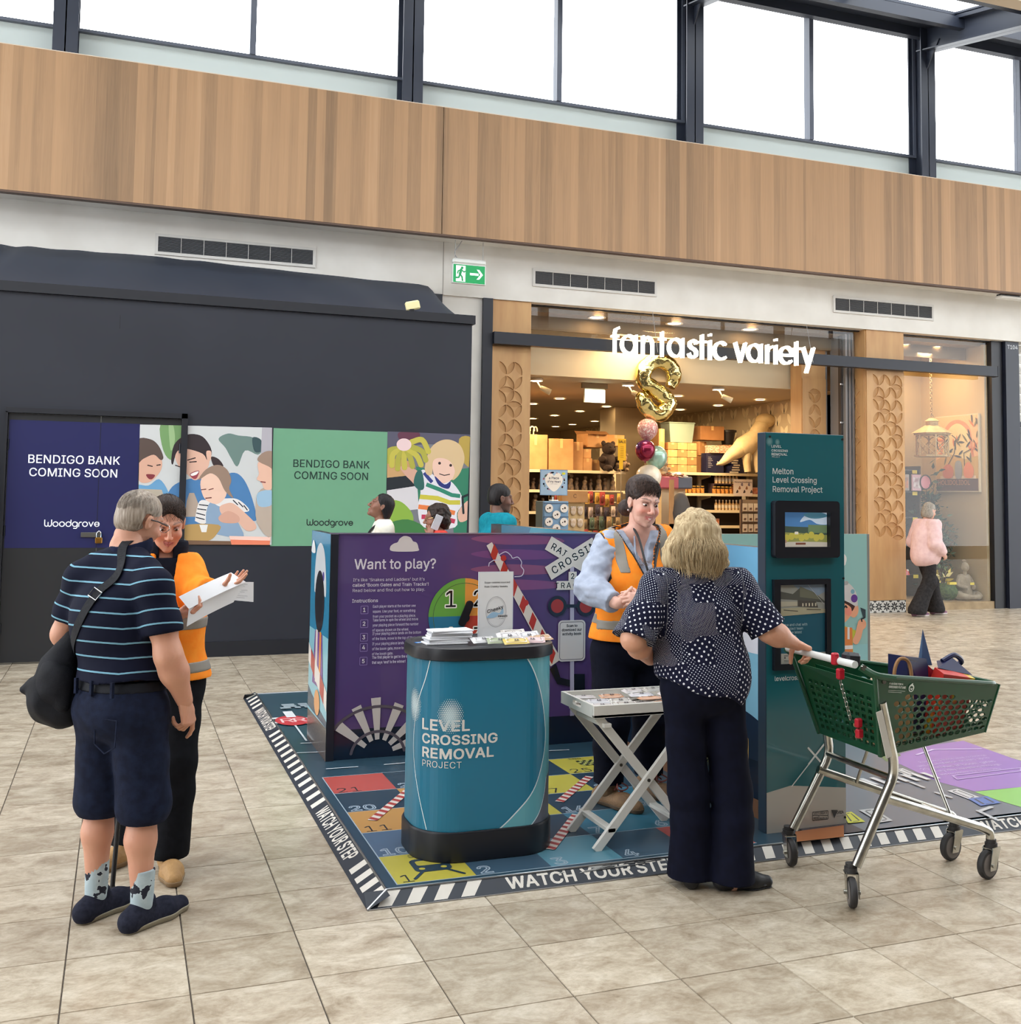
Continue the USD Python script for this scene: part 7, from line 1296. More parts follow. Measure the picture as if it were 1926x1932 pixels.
# ---- head
def head_prims(c,R,s=1.0,smile=.0,fem=True,jaw=1.0,ears=True,open_=.0):
    T=lambda x,y,z:np.array(c)+R@(np.array((x,y,z))*s); e=lambda p,r,k=.02:E_(T(*p),np.array(r)*s,R,k*s); q=lambda a,b,ra,rb,k=.01:C_(T(*a),T(*b),ra*s,rb*s,k*s)
    L_=[e((0,-.018,.045),(.074,.093,.079)),e((0,.022,-.015),(.064,.070,.092),.03),e((0,.046,-.075),(.046*jaw,.042,.034),.03),e((0,.079,-.098),(.019,.016,.015),.02)]
    for k in (-1,1):
        L_+=[e((.037*k,.062,-.028),(.026,.024,.024),.02),q((.014*k,.087,.034),(.046*k,.070,.033),.0095,.008,.014)]
    L_+=[q((0,.090,.022),(0,.113,-.022),.0065,.0105,.010),e((0,.113,-.026),(.0105,.010,.009),.008)]
    for k in (-1,1):L_.append(e((.0125*k,.101,-.030),(.0075,.010,.0075),.006))
    for k in (-1,1):
        w=E_(T(.0315*k,.096,.012),np.array((.0165,.013,.010))*s,R,.010*s); w.sub=True; L_.append(w)
    sm=smile*.010
    for k in (-1,1):
        L_+=[q((0,.0955,-.056),(.023*k,.083,-.059+sm),.0052,.003,.004),q((0,.0945,-.067-open_),(.022*k,.083,-.061+sm*.9),.0060,.003,.004)]
    if ears:
        for k in (-1,1):
            L_+=[E_(T(.076*k,-.006,-.002),np.array((.010,.018,.031))*s,R,.006*s),E_(T(.081*k,-.014,.006),np.array((.007,.013,.023))*s,R,.004*s)]
            w=E_(T(.088*k,-.002,.002),np.array((.008,.010,.018))*s,R,.005*s); w.sub=True; L_.append(w)
    return L_
def head_colour(P,base,c,R,s,brow=(70,50,40),lip=(176,100,96),blush=.5,smile=.0,teeth=False,beard=None):
    q=((P-np.array(c))@R)/s; x,y,z=q.T; col=np.tile(np.array(L(base)),(len(P),1)); ax=np.abs(x); fr=y>.045
    def mix(m,c2,a):col[m]=col[m]*(1-a)+np.array(L(c2))*a
    b2=np.array(base,float)
    bl=np.exp(-(((ax-.040)/.022)**2+((z+.025)/.020)**2))*fr*blush; col[:]=col*(1-bl[:,None])+np.array(L((b2*(1.04,.80,.76)).clip(0,255)))*bl[:,None]
    nb_=np.exp(-((x/.016)**2+((z+.024)/.014)**2))*(y>.085)*blush*.7; col[:]=col*(1-nb_[:,None])+np.array(L((b2*(1.03,.84,.80)).clip(0,255)))*nb_[:,None]
    hx=x/.0245; zl=-.061+smile*.010*hx**2; m=fr & (np.abs(hx)<1) & (np.abs(z-zl)<.0095*np.sqrt(np.maximum(1-hx**2,0))+.0012) & (y>.07); mix(m,lip,.85)
    if teeth:m=fr & (np.abs(hx)<.72) & (np.abs(z-zl-.0005)<.0030) & (y>.07); mix(m,(226,214,206),.9)
    else:m=fr & (np.abs(hx)<.9) & (np.abs(z-zl)<.0013) & (y>.07); mix(m,(96,46,44),.9)
    arch=.0375+.0045*np.cos((ax-.034)/.02*1.3); m=fr & (ax>.013) & (ax<.054) & (np.abs(z-arch)<.0034*(1-.5*(ax-.013)/.041)); mix(m,brow,.7)
    m=fr & (ax>.017) & (ax<.046) & (np.abs(z-.0185-.003*np.cos((ax-.0315)/.0145*1.4))<.0017) & (y>.06); mix(m,brow,.9)
    m=fr & (((ax-.0315)/.018)**2+((z-.012)/.012)**2<1); mix(m,tuple(b2*(.86,.78,.76)),.5)
    if beard is not None:m=(z<-.035) & (y>-.01) & (z>-.125) & ~((np.abs(hx)<1) & (np.abs(z-zl)<.006)); mix(m,beard,.45)
    return col
def eyes(par,c,R,s,iris=(70,50,36),squint=.6,look=(0,0)):
    for k in (-1,1):
        o=np.array(c)+R@(np.array((.0315*k,.0785,.0115))*s); m=trimesh.creation.icosphere(3,.0118*s); v=np.array(m.vertices); f=R@nrm((look[0]*.3,1,look[1]*.3)); a=v@f/(.0118*s); lid=np.abs(v@R[:,2])/(.0118*s)
        col=np.where((a>.955)[:,None],L((14,12,12)),np.where((a>.86)[:,None],L(iris),np.where((lid>squint)[:,None],L((150,104,90)),L((222,214,208))))); q=TM(v+o,m.faces,col); obj('eye',q,vcol('eye_surface',.12),par)
# ---- hand: palm, four unequal jointed fingers and a thumb off the side of the palm
def hand_prims(w,d,n,t,s=1.0,curls=((25,35,25),)*4,thumb=(.5,.75,.35),spread=.05,tcurl=25):
    """w wrist, d towards the knuckles, n out of the palm, t towards the thumb side"""
    d=nrm(d); n=nrm(np.array(n)-d*np.dot(n,d)); t=nrm(np.array(t)-d*np.dot(t,d)-n*np.dot(t,n)); w=np.array(w,float); out=[]
    offs=(.027,.009,-.009,-.026); kl=(.086,.090,.086,.078); Ls=((.043,.027,.021),(.047,.030,.022),(.043,.028,.021),(.034,.022,.019)); rs=(.0092,.0095,.009,.008)
    for i in range(4):
        kn=w+(d*kl[i]+t*offs[i])*s; out.append(C_(w+t*offs[i]*.55*s+d*.01*s,kn,.0145*s,.0118*s,.014*s))
    out.append(C_(w-d*.012*s,w+d*.03*s,.021*s,.022*s,.016*s,ax=n,fl=.72)); out.append(E_(w+(d*.045+n*.006+t*.018)*s,np.array((.02,.02,.02))*s,None,.014*s))
    for i in range(4):
        p=w+(d*kl[i]+t*offs[i])*s; a=0; base=nrm(d+t*spread*(1.5-i))
        for j in range(3):
            a+=math.radians(curls[i][j]); u=base*math.cos(a)+n*math.sin(a); q_=p+u*Ls[i][j]*s; out.append(C_(p,q_,rs[i]*(1-.09*j)*s,rs[i]*(.92-.09*j)*s,.0045*s)); p=q_
    p=w+(d*.026+t*.024+n*.006)*s; u=nrm(t*thumb[0]+d*thumb[1]+n*thumb[2])
    for j,(l_,r_q) in enumerate(((.036,.0125),(.031,.0105),(.026,.0095))):
        a=math.radians(tcurl*(j>0)); ax=nrm(np.cross(t,d)) ; u=nrm(u+(n*math.sin(a)*.6-t*math.sin(a)*.5)) if j else u; q_=p+u*l_*s; out.append(C_(p,q_,r_q*s,r_q*.9*s,.007*s)); p=q_
    return out
# ---- whole figures
class Fig:
    def __init__(s,name,label,J,face,hips=(.17,.12),waist=(.15,.115),chest=(.165,.115),sh_r=.062,arm=(.05,.042,.036,.026),leg=(.085,.06,.055,.038),head=(0,0,0,1.0),skin=(206,160,136),neck_r=.056):
        s.J={k:np.array(v,float) for k,v in J.items()}; s.t=thing(name,label,'person',(0,0,0)); s.face=face; s.R=frame_of(face); s.hips,s.waist,s.chest,s.sh_r,s.arm,s.leg,s.neck_r=hips,waist,chest,sh_r,arm,leg,neck_r; s.Rh=frame_of(*head[:3]); s.hs=head[3]; s.skin=skin
    def torso(s,e=.0):
        J,R=s.J,s.R; up=nrm(J['C']-J['P']); rt=nrm(J['SR']-J['SL']); fw=nrm(np.cross(up,rt)); Rc=np.stack([rt,fw,np.cross(rt,fw)],1); Rp=np.stack([R[:,0],R[:,1],np.array((0,0,1.))],1)
        mid=J['P']*.48+J['C']*.52; b=s.J.get('belly',.0)
        o=[E_(J['P'],(s.hips[0]+e,s.hips[1]+e,.125+e),Rp,.06),E_(mid+(Rp[:,1]*b if np.ndim(b)==0 else b),(s.waist[0]+e,s.waist[1]+e,.16+e),Rc,.09),E_(J['C'],(s.chest[0]+e,s.chest[1]+e,.165+e),Rc,.08)]
        for k in ('SL','SR'):o.append(C_(J['C']*.25+J['N']*.75-np.array((0,0,.035)),J[k],.062+min(e,.03),s.sh_r+min(e,.03),.05))
        for k in ('SL','SR'):o.append(C_(J['N']-np.array((0,0,.022)),J['N']*.35+J[k]*.65+np.array((0,0,.012)),.055+min(e,.018),.05+min(e,.018),.05))
        o.append(E_(J['P']-R[:,1]*s.hips[1]*.45-np.array((0,0,.035)),(s.hips[0]*.86+e,.085+e,.095+e),Rp,.05))
        if 'bust' in J:
            for k in (-1,1):o.append(E_(J['C']+fw*s.chest[1]*.72+rt*k*.075-up*.045,np.array((.07,.06,.068))+e,Rc,.05))
        return o
    def neck(s,e=.0):
        J=s.J; a=J['H']-s.Rh[:,2]*.075*s.hs-s.Rh[:,1]*.022*s.hs; return [C_(J['N']-np.array((0,0,.03)),a,s.neck_r+e,s.neck_r*.92+e,.035),C_(J['N']-np.array((0,0,.02)),J['SL']*.45+J['N']*.55,s.neck_r*.8+e,.045+e,.05),C_(J['N']-np.array((0,0,.02)),J['SR']*.45+J['N']*.55,s.neck_r*.8+e,.045+e,.05)]
    def armp(s,side,e=.0,e2=None,cut=None,lower=True,k=.035,wcut=None):
        J=s.J; S,E,W_=J['S'+side],J['E'+side],J['W'+side]; e2=e if e2 is None else e2; a=s.arm
        o=[C_(S,S*.45+E*.55,a[0]+e,a[1]+.003+e,k,cut),C_(S*.45+E*.55,E,a[1]+.003+e,a[1]+e2,k,cut)]
        if lower:o+=[C_(E,E*.65+W_*.35,a[1]+e2,a[2]+.006+e2,k,wcut),C_(E*.65+W_*.35,W_,a[2]+.004+e2,a[3]+e2,k,wcut)]
        return o
    def legp(s,side,e=.0,e2=None,thigh=True,shin=True,k=.03,flare=.0,cut=None):
        J=s.J; H,K,A=J['H'+side],J['K'+side],J['A'+side]; l=s.leg; e2=e if e2 is None else e2; o=[]; bk=-s.R[:,1]
        if thigh:o+=[C_(H,H*.5+K*.5,l[0]+e,l[0]*.82+e,.04,cut),C_(H*.5+K*.5,K,l[0]*.82+e,l[1]+e2,k,cut)]
        if shin:o+=[C_(K,K*.65+A*.35+bk*.012,l[1]*.95+e2,l[2]+.004+e2,k,cut),C_(K*.65+A*.35+bk*.012,A,l[2]+.002+e2,l[3]+e2+flare,k,cut)]
        return o
    def body(s,hands=None,h=.009,hh=.0035,smile=0,jaw=1.0,ears=True,colour=None,legs=True,hand_h=.0032,arms=True,open_=0):
        base=s.torso(-.012)+s.neck()
        if arms:base+=s.armp('L')+s.armp('R')
        if legs:base+=s.legp('L',-.004)+s.legp('R',-.004)
        ms=[mesh_sdf(base,h),mesh_sdf(head_prims(s.J['H'],s.Rh,s.hs,smile,True,jaw,ears,open_)+[C_(s.J['H']-s.Rh[:,2]*.06-s.Rh[:,1]*.02,s.J['H']-s.Rh[:,2]*.12-s.Rh[:,1]*.03,s.neck_r*.86,s.neck_r*.8,.02)],hh)]
        for q in hands or []:ms.append(mesh_sdf(q,hand_h,None,.012))
        m=union(ms,.0005); P=np.array(m.vertices); near=np.linalg.norm(P-s.J['H'],axis=1)<.17*s.hs
        n1=meshkit.fbm(P*14,2,3)-.5; b=np.array(L(s.skin)); cd=b*(1+.22*n1[:,None]*np.array((.5,1,1))); 
        if colour is not None:cd[near]=head_colour(P[near],s.skin,s.J['H'],s.Rh,s.hs,**colour)
        return obj('body',TM(P,m.faces,cd),vcol('skin',.5,bump=.04,bscale=180,subsurface_weight=.08,subsurface_scale=.01,subsurface_radius=(1.0,.35,.2)),s.t,True)
    def wear(s,name,prims,m,h=.008,post=None,label=None,pv=None,tol=.0007,parent=None):
        q=light(mesh_sdf(prims,h,post),tol); P=np.array(q.vertices); return obj(name,TM(P,q.faces,None,pv(P) if pv is not None else None),m,parent or s.t,True,label=label)
    def shoe(s,side,toe,z0,L_=.27,w=.042,m=None,sole=None,hi=.0,heel=.0,name='shoe',soleth=.024):
        A=s.J['A'+side]; d=nrm(np.array((math.cos(math.radians(toe)),math.sin(math.radians(toe)),0))); g=np.array((A[0],A[1],z0)); hl=g-d*.055+(0,0,.035+heel); bl=g+d*(L_*.5-.03)+(0,0,.03+heel*.3); te=g+d*(L_-.085)+(0,0,.025)
        pr=[C_(hl,bl,w*.86,w,.03),C_(bl,te,w,w*.74,.03),C_(hl+(0,0,.01),g+d*.02+(0,0,.075+hi),w*.84,w*.82,.03)]
        flat=lambda P,v:np.maximum(v,z0+.004-P[:,2]); x=s.wear(name,pr,m,.005,flat)
        pr2=[C_(hl,bl,w*.86+.004,w+.004,.03),C_(bl,te,w+.004,w*.74+.004,.03)]; s.wear('sole',pr2,sole or m,.004,lambda P,v:np.maximum(np.maximum(v,z0+.0005-P[:,2]),P[:,2]-z0-soleth-heel*.5),parent=x); return x
def cling(prims,P,off,it=4):
    """moves points onto the surface of a garment, off metres proud of it"""
    P=np.array(P,float)
    for _ in range(it):
        d=ev(prims,P,.6); g=np.stack([(ev(prims,P+e,.6)-ev(prims,P-e,.6)) for e in np.eye(3)*.004],1); g /= np.linalg.norm(g,axis=1,keepdims=True)+1e-9; P=P-g*(d-off)[:,None]
    return P,g
def plane(n,o):return (nrm(n),np.array(o,float))
# ------------------------------------------------------------------ cloth materials
def cloth(name,a,b=None,scale=40,bump=.15,rough=.85,stretch=(1,1,1)):return mottled(name,[(.35,a),(.65,b or tuple(min(255,v*1.12) for v in a))],rough,scale,stretch=stretch,bump=bump,bscale=500,specular_ior_level=.15)
def banded(name,base,line_,pitch_,frac,edge=None):
    """stripes from the garment's own height coordinate s"""
    n={'at':('attribute',{'attribute':'s'}),'m':('math',{'math_type':'multiply','value2':1/pitch_}),'f':('math',{'math_type':'fraction'}),'rp':('rgb_ramp',{'interpolate':False,'ramp':[(0,L(base)),(.5-frac/2-.05,L(edge or base)),(.5-frac/2,L(line_)),(.5+frac/2,L(base))]})}
    return mat(name,None,.8,specular_ior_level=.15,nodes=n,links=[('at.fac','m.value1'),('m.value','f.value1'),('f.value','rp.fac'),('rp.color','p.base_color')])
def dotted(name):
    """patchwork of white dots of three sizes on navy, from the blouse's own cloth coordinates"""
    n={'at':('attribute',{'attribute':'uvp'}),'vp':('voronoi_texture',{'dimensions':'2D','metric':'chebychev','scale':9.0,'use_normalize':False,'randomness':.75}),'sc':('separate_color',{})}
    lk=[('at.vector','vp.vector'),('vp.color','sc.color')]; 
    for k,(s,r) in enumerate(((42.,.20),(84.,.205),(190.,.19))):
        n['v%d' % k]=('voronoi_texture',{'dimensions':'2D','scale':s,'use_normalize':False,'randomness':.0}); n['l%d' % k]=('math',{'math_type':'less_than','value2':r}); n['mp%d' % k]=('mapping',{'rotation':(0,0,.6)})
        lk+=[('at.vector','mp%d.vector' % k),('mp%d.vector' % k,'v%d.vector' % k),('v%d.distance' % k,'l%d.value1' % k)]
    n.update({'g1':('math',{'math_type':'greater_than','value2':.42}),'g2':('math',{'math_type':'greater_than','value2':.78}),'x1':('mix_float',{}),'x2':('mix_float',{}),'c':('mix',{'color1':L((20,22,44)),'color2':L((216,216,222))})})
    lk+=[('sc.r','g1.value1'),('sc.r','g2.value1'),('g1.value','x1.fac'),('l0.value','x1.a'),('l1.value','x1.b'),('g2.value','x2.fac'),('x1.result','x2.a'),('l2.value','x2.b'),('x2.result','c.fac'),('c.color','p.base_color')]
    return mat(name,None,.8,nodes=n,links=lk,specular_ior_level=.15)
def local(f,P):return ((P-f.J['H'])@f.Rh)/f.hs
def hair(f,prims,cutfn,m,h=.005,amp=.004,sc=(70,70,12),seed=0,name='hair',label=None):
    """hair shell in head coordinates: prims given as (centre, radii, k); cutfn(x, y, z) > 0 removes"""
    T=lambda p:f.J['H']+f.Rh@(np.array(p)*f.hs); pr=[E_(T(c),np.array(r)*f.hs,f.Rh,k*f.hs) for c,r,k in prims]
    def post(P,d):q=local(f,P); return np.maximum(d+amp*2*(meshkit.fbm(q*np.array(sc)+5,2,seed)-.5),cutfn(*q.T)*f.hs)
    return f.wear(name,pr,m,h,post,label)
CAP=[((0,-.018,.048),(.081,.101,.085),.02),((0,-.04,-.005),(.078,.075,.075),.03)]
def hairm(name,a,b,rough=.45):return mottled(name,[(.3,a),(.7,b)],rough,8,stretch=(14,14,1.5),bump=.35,bscale=8,specular_ior_level=.25)
def strands(f,hm,m,n,ends,front=(-100,100),seed=1,wdt=.0011,short=.0,cen=(0,-.03,.04),rad=(.084,.112,.092)):
    """combed strands lying on the hair shell: from the hairline to the gathering point ends, or short ones falling along it"""
    r=np.random.RandomState(seed); pts,cn=[],[]; cen=np.array(cen); rad=np.array(rad); e1=nrm((np.array(ends)-cen)/rad)
    for k in range(n):
        if short:s0=nrm(r.randn(3)+(0,-.5,.5)); e0=nrm(s0+short*nrm(np.array((.2*r.randn(),-.35,-1))))
        else:a=math.radians(r.uniform(*front)); s0=nrm((math.sin(a),math.cos(a)*.9+.05,.45+.5*r.rand()*max(0,math.cos(a))+.1*r.randn())); e0=nrm(e1+.22*r.randn(3))
        if short and (s0[1]>.62 or s0[2]<-.35):continue
        bmp=1+.02*r.rand()
        for i in range(9):t=i/8; d=nrm(s0*(1-t)+e0*t); pts.append(f.J['H']+f.Rh@((cen+d*rad*bmp)*f.hs))
        cn.append(9)
    c=UsdGeom.BasisCurves.Define(stage,str(hm.GetPath())+'/strand'); c.CreateTypeAttr('linear'); c.CreatePointsAttr(Vt.Vec3fArray.FromNumpy(np.array(pts,np.float32))); c.CreateCurveVertexCountsAttr(Vt.IntArray(cn)); c.CreateWidthsAttr(Vt.FloatArray([wdt])); c.SetWidthsInterpolation('constant'); UsdShade.MaterialBindingAPI.Apply(c.GetPrim()).Bind(m); tag(c,kind='stuff')
def JJ(**k):return {a:np.array(b,float) for a,b in k.items()}
# ------------------------------------------------------------------ 1: man in the striped polo
j=JJ(P=(.03,4.56,.86),C=(-.012,4.585,1.19),N=(.03,4.625,1.445),H=(.072,4.665,1.578),SL=(-.142,4.69,1.34),SR=(.133,4.42,1.328),EL=(-.203,4.78,1.107),WL=(.03,4.86,1.0),ER=(.192,4.385,1.06),WR=(.262,4.45,.872),HL=(-.035,4.62,.82),HR=(.095,4.49,.82),KL=(-.035,4.64,.47),KR=(.122,4.495,.47),AL=(-.042,4.63,.085),AR=(.128,4.475,.085),belly=.05)
f=Fig('person','elderly man in navy striped polo and denim shorts seen from behind, wearing a shoulder bag',j,42,hips=(.175,.135),waist=(.178,.15),chest=(.178,.135),sh_r=.054,arm=(.053,.05,.047,.033),leg=(.088,.064,.058,.04),head=(36,-20,6,.98),skin=(196,142,116),neck_r=.064)
hr=hand_prims(j['WR'],(.22,.1,-1),(-.6,.5,-.1),(.5,.75,.1),1.05,((20,20,12),(55,60,30),(62,70,40),(66,72,40)),(.35,.9,.25),.06,20)
hl=hand_prims(j['WL'],(.3,.15,-.75),(0,.2,-1),(.8,-.4,0),1.0,((60,60,30),)*4)
f.body([hr,hl],smile=.0,colour=dict(brow=(120,106,96),lip=(170,110,100),blush=.6))
NAVYP=banded('polo_striped',(12,16,36),(112,158,178),.0575,.12,(6,8,22))
sl=[plane((.16,-.12,-1),j['SR']*.35+j['ER']*.65)]; sl2=[plane((-.1,.1,-1),j['SL']*.3+j['EL']*.7)]
pol=f.torso(.012)+f.armp('R',.016,.022,cut=sl,lower=False)+f.armp('L',.014,.02,cut=sl2,lower=False)+[E_(j['P']+(0,0,.06),(.185,.15,.14),f.R,.06)]
lat=lambda P:np.abs((P-j['C'])@f.R[:,0])
f.wear('polo_shirt',pol,NAVYP,.007,lambda P,d:np.maximum(np.maximum(d+.010*(meshkit.fbm(P*np.array((9,9,5)),2,4)-.5)*(1.3-P[:,2])*2,(.958-P[:,2])+.008*np.sin(P[:,0]*20)),P[:,2]-1.475),pv=lambda P:{'s':P[:,2]-.22*np.maximum(0,lat(P)-.15)+.12*((P-j['C'])@f.R[:,1])+.6})
f.wear('collar',[C_(j['N']+(.0,.0,-.005),j['N']+(.028,.02,.035),.078,.072,.02)],cloth('polo_navy',(18,23,45)),.005,lambda P,d:np.maximum(np.maximum(d,-(d+.012)),np.maximum(1.43-P[:,2],P[:,2]-1.492-.25*((P-j['N'])@f.R[:,1]))))
DEN=cloth('denim_dark',(17,22,40),(25,33,55),30,.3)
sh_=f.torso(.012)[:1]+f.torso(.012)[-1:]+f.legp('L',.028,.045,shin=False)+f.legp('R',.028,.045,shin=False)
so=f.wear('shorts',sh_,DEN,.007,lambda P,d:np.maximum(np.maximum(d+.006*(meshkit.fbm(P*14,2,8)-.5),P[:,2]-.945),.402-P[:,2]+.0*d))
f.wear('belt',f.torso(.017)[:1]+f.torso(.017)[1:2],cloth('belt_black',(22,24,30),rough=.5),.006,lambda P,d:np.maximum(d,np.abs(P[:,2]-.935)-.022))
bk_=-f.R[:,1]
for k in (-1,0,1):q=j['P']+(0,0,.075)+bk_*(.156-.012*abs(k))+f.R[:,0]*.1*k; obj('belt_loop',place(bx(.012,.012,.06),q-(0,0,.03),f.R[:,0],f.R[:,1]),DEN,so)
obj('back_pocket',place(ext(poly([(-.06,.0),(.06,.0),(.055,-.10),(0,-.13),(-.055,-.10)]).exterior.buffer(.002),.004),j['P']+bk_*.15+f.R[:,0]*.08+(0,0,-.035),f.R[:,0],(0,0,1),bk_),DEN,so,False)
SOCK=mottled('sock_grey_blue',[(.42,(160,176,182)),(.575,(172,186,190)),(.585,(24,26,40))],.85,24)
for sd,A in (('L',j['AL']),('R',j['AR'])):
    f.wear('sock',[C_(A+(0,0,.005),A+(0,0,.16),.043,.047,.02)],SOCK,.005,lambda P,d:np.maximum(d,P[:,2]-.225))
    f.shoe(sd,44 if sd=='L' else 41,0,.285,.047,cloth('shoe_navy',(28,30,42),(38,40,54),60),mat('sole_khaki',(140,132,112),.7),.02)
gl_=obj('glasses',tube([f.J['H']+f.Rh@np.array(p) for p in ((.082,-.012,.012),(.079,.03,.017),(.073,.084,.016))],.0028,6),mat('spectacle_dark',(44,34,34),.3),f.t)
T_=lambda *p:f.J['H']+f.Rh@np.array(p)
for k in (-1,1):obj('lens_rim',tube([T_(.036*k+.027*math.cos(a),.102+.004*math.cos(a),.008+.019*math.sin(a)) for a in np.linspace(0,2*PI,18)],.0018,6),mat('chrome',None),gl_)
hm=hair(f,[((0,-.018,.046),(.077,.097,.082),.02),((0,-.04,-.005),(.074,.072,.072),.03)],lambda x,y,z:np.maximum(np.maximum(-.072-z+.85*np.maximum(0,y+.06),(y-.056)-.35*(z-.05)),(np.abs(x)-.058)*(y>-.03)*.0+np.where((np.abs(x)>.06) & (y>-.035) & (z<.03),.02,-.02)),hairm('hair_grey',(120,104,90),(176,164,150)),.005,.0025)
strands(f,hm,hairm('hair_grey_strand',(104,92,82),(186,176,164)),1500,(0,-.1,-.03),short=.28,wdt=.0009,cen=(0,-.02,.04),rad=(.0785,.0985,.086))
# shoulder bag, strap, walking stick
t=thing('shoulder_bag','slouchy black shoulder bag hanging at the left hip of the striped man','bag',(0,0,0)); BAG=cloth('bag_black',(16,17,22),(26,27,33),18,.4,.6)
bc=np.array((-.218,4.68,.9)); bp=[E_(bc,(.085,.09,.14),f.R,.05),E_(bc+(-.055,.02,-.04),(.065,.06,.085),f.R,.05),E_(bc+(.035,-.01,-.075),(.075,.08,.075),f.R,.05),C_(bc+(0,0,.1),bc+(.045,.02,.20),.06,.035,.05),C_(bc+(-.09,.02,.02),bc+(-.125,.03,.0),.03,.015,.03)]
q=light(mesh_sdf(bp,.007,foldnoise(.014,11,3,(1,1,.5)))); obj('body',q,BAG,t,True); obj('flap',light(mesh_sdf([E_(bc+(-.02,-.035,.03),(.075,.055,.10),f.R,.03),C_(bc+(.02,-.06,.06),bc+(.03,-.07,-.05),.03,.03,.05)],.007,foldnoise(.01,12,5))),BAG,t,True)
sp_=smoothline([(-.16,4.62,1.05),(-.126,4.5,1.198),(-.094,4.44,1.346),(-.045,4.45,1.434),(-.002,4.53,1.49),(.085,4.70,1.46),(.06,4.80,1.36),(-.04,4.87,1.20),(-.14,4.84,1.08),(-.2,4.76,1.0)],8); sp_,gS=cling(pol,sp_,.010); dS=np.gradient(sp_,axis=0); nS=np.array([nrm(np.cross(d_,g_)) for d_,g_ in zip(dS,gS)])
V=np.vstack([sp_+nS*.019,sp_-nS*.019]); k=len(sp_); F=[(i,i+1,k+i+1) for i in range(k-1)]+[(i,k+i+1,k+i) for i in range(k-1)]; st_=TM(np.vstack([V,V-np.vstack([gS,gS])*.003]),F+[(a+2*k,c+2*k,b+2*k) for a,b,c in F]); obj('strap',st_,cloth('strap_black',(22,23,28),(30,31,36),80,.2,.6),t,False)
bu=sp_[14]+gS[14]*.004; dd_=nrm(dS[14]); obj('buckle',tube([bu+(nS[14]*.024*(-1 if k in (0,3,4) else 1)+dd_*.018*(-1 if k in (0,1,4) else 1)) for k in range(5)],.003,6),mat('chrome',None),t)
t=thing('walking_stick','thin black walking stick between the legs of the striped man','walking stick',(0,0,0)); a,b=np.array((.062,4.875,.90)),np.array((.018,4.84,.005)); b[2]=0; obj('shaft',cyl(.010,b+(0,0,.02),a,12),mat('stick_black',(18,18,22),.35),t); obj('handle',tube(smoothline([a+(-.07,-.03,.0),a+(-.02,-.01,.012),a+(.05,.03,.0)]),.013,10),mat('stick_black',None),t); obj('rubber_foot',cyl(.016,b,b+(0,0,.045),12,.012),RUB,t)
# ------------------------------------------------------------------ 2: woman in the orange jacket reading papers
j=JJ(P=(.233,5.2,.812),C=(.209,5.17,1.206),N=(.202,5.16,1.401),H=(.197,5.1,1.555),SL=(.283,5.15,1.348),SR=(.115,5.13,1.355),EL=(.34,5.02,1.227),WL=(.394,4.86,1.273),ER=(.149,4.96,1.176),WR=(.231,4.8,1.172),HL=(.285,5.18,.83),HR=(.13,5.24,.83),KL=(.275,5.10,.48),KR=(.11,5.30,.48),AL=(.255,5.08,.10),AR=(.085,5.33,.10))
f=Fig('person','woman in open orange high visibility jacket facing the striped man and reading papers',j,-98,hips=(.15,.115),waist=(.125,.10),chest=(.135,.10),sh_r=.048,arm=(.043,.038,.036,.026),head=(-84,-24,0,.97),skin=(206,148,122))
hlp=hand_prims(j['WL'],(.95,.1,.3),(-.2,-.3,.9),(-.5,-.8,.25),.88,((14,16,8),(16,16,8),(18,16,8),(20,18,8)),(.5,.8,.6)); hrp=hand_prims(j['WR'],(.9,-.25,.1),(.1,.35,.9),(-.1,-.6,.7),.88,((35,45,25),(40,50,30),(45,50,30),(48,50,30)),(.3,.9,.5))
b_=f.body([hlp,hrp],smile=.6,open_=.002,colour=dict(brow=(60,42,36),lip=(170,84,80),blush=.5,smile=.6)); eyes(f.t,f.J['H'],f.Rh,f.hs,squint=.25,look=(0,-.8))
ORG_=cloth('hivis_orange',(255,138,34),(255,152,48),20,.12,.7); NVY=cloth('cloth_navy',(14,16,28),(20,23,36),30); TPE=mat('reflective_grey',(138,132,122),.45)
fr_=f.R[:,1]; lx=lambda P:(P-j['C'])@f.R[:,0]; ly=lambda P:(P-j['C'])@fr_
jp=f.torso(.038)+[E_(j['P']+(0,0,-.01),(.178,.15,.19),f.R,.06)]+f.armp('L',.028,.03,wcut=[plane(nrm(j['WL']-j['EL']),j['EL']*.25+j['WL']*.75)])+f.armp('R',.024,.028,wcut=[plane(nrm(j['WR']-j['ER']),j['ER']*.3+j['WR']*.7)])
front=lambda P,w=.032:np.minimum(ly(P)-.0,w+.03*(1.3-P[:,2])*0-np.abs(lx(P)+.01))
jk=lambda P,d:np.maximum(np.maximum(np.maximum(d+.02*(meshkit.fbm(P*np.array((8,8,4)),2,6)-.5),.845-P[:,2]),P[:,2]-1.42),np.minimum(ly(P),.026+.05*np.maximum(0,P[:,2]-1.2)*2-np.abs(lx(P)+.005)))
jkm=f.wear('jacket',jp,ORG_,.008,jk)
for z in (.90,1.10):f.wear('reflective_band',f.torso(.041)+[E_(j['P']+(0,0,-.01),(.181,.153,.193),f.R,.06)],TPE,.007,lambda P,d,z=z:np.maximum(np.maximum(d+.02*(meshkit.fbm(P*np.array((8,8,4)),2,6)-.5),np.abs(P[:,2]-z)-.025),np.minimum(ly(P),.026+.05*np.maximum(0,P[:,2]-1.2)*2-np.abs(lx(P)+.005))))
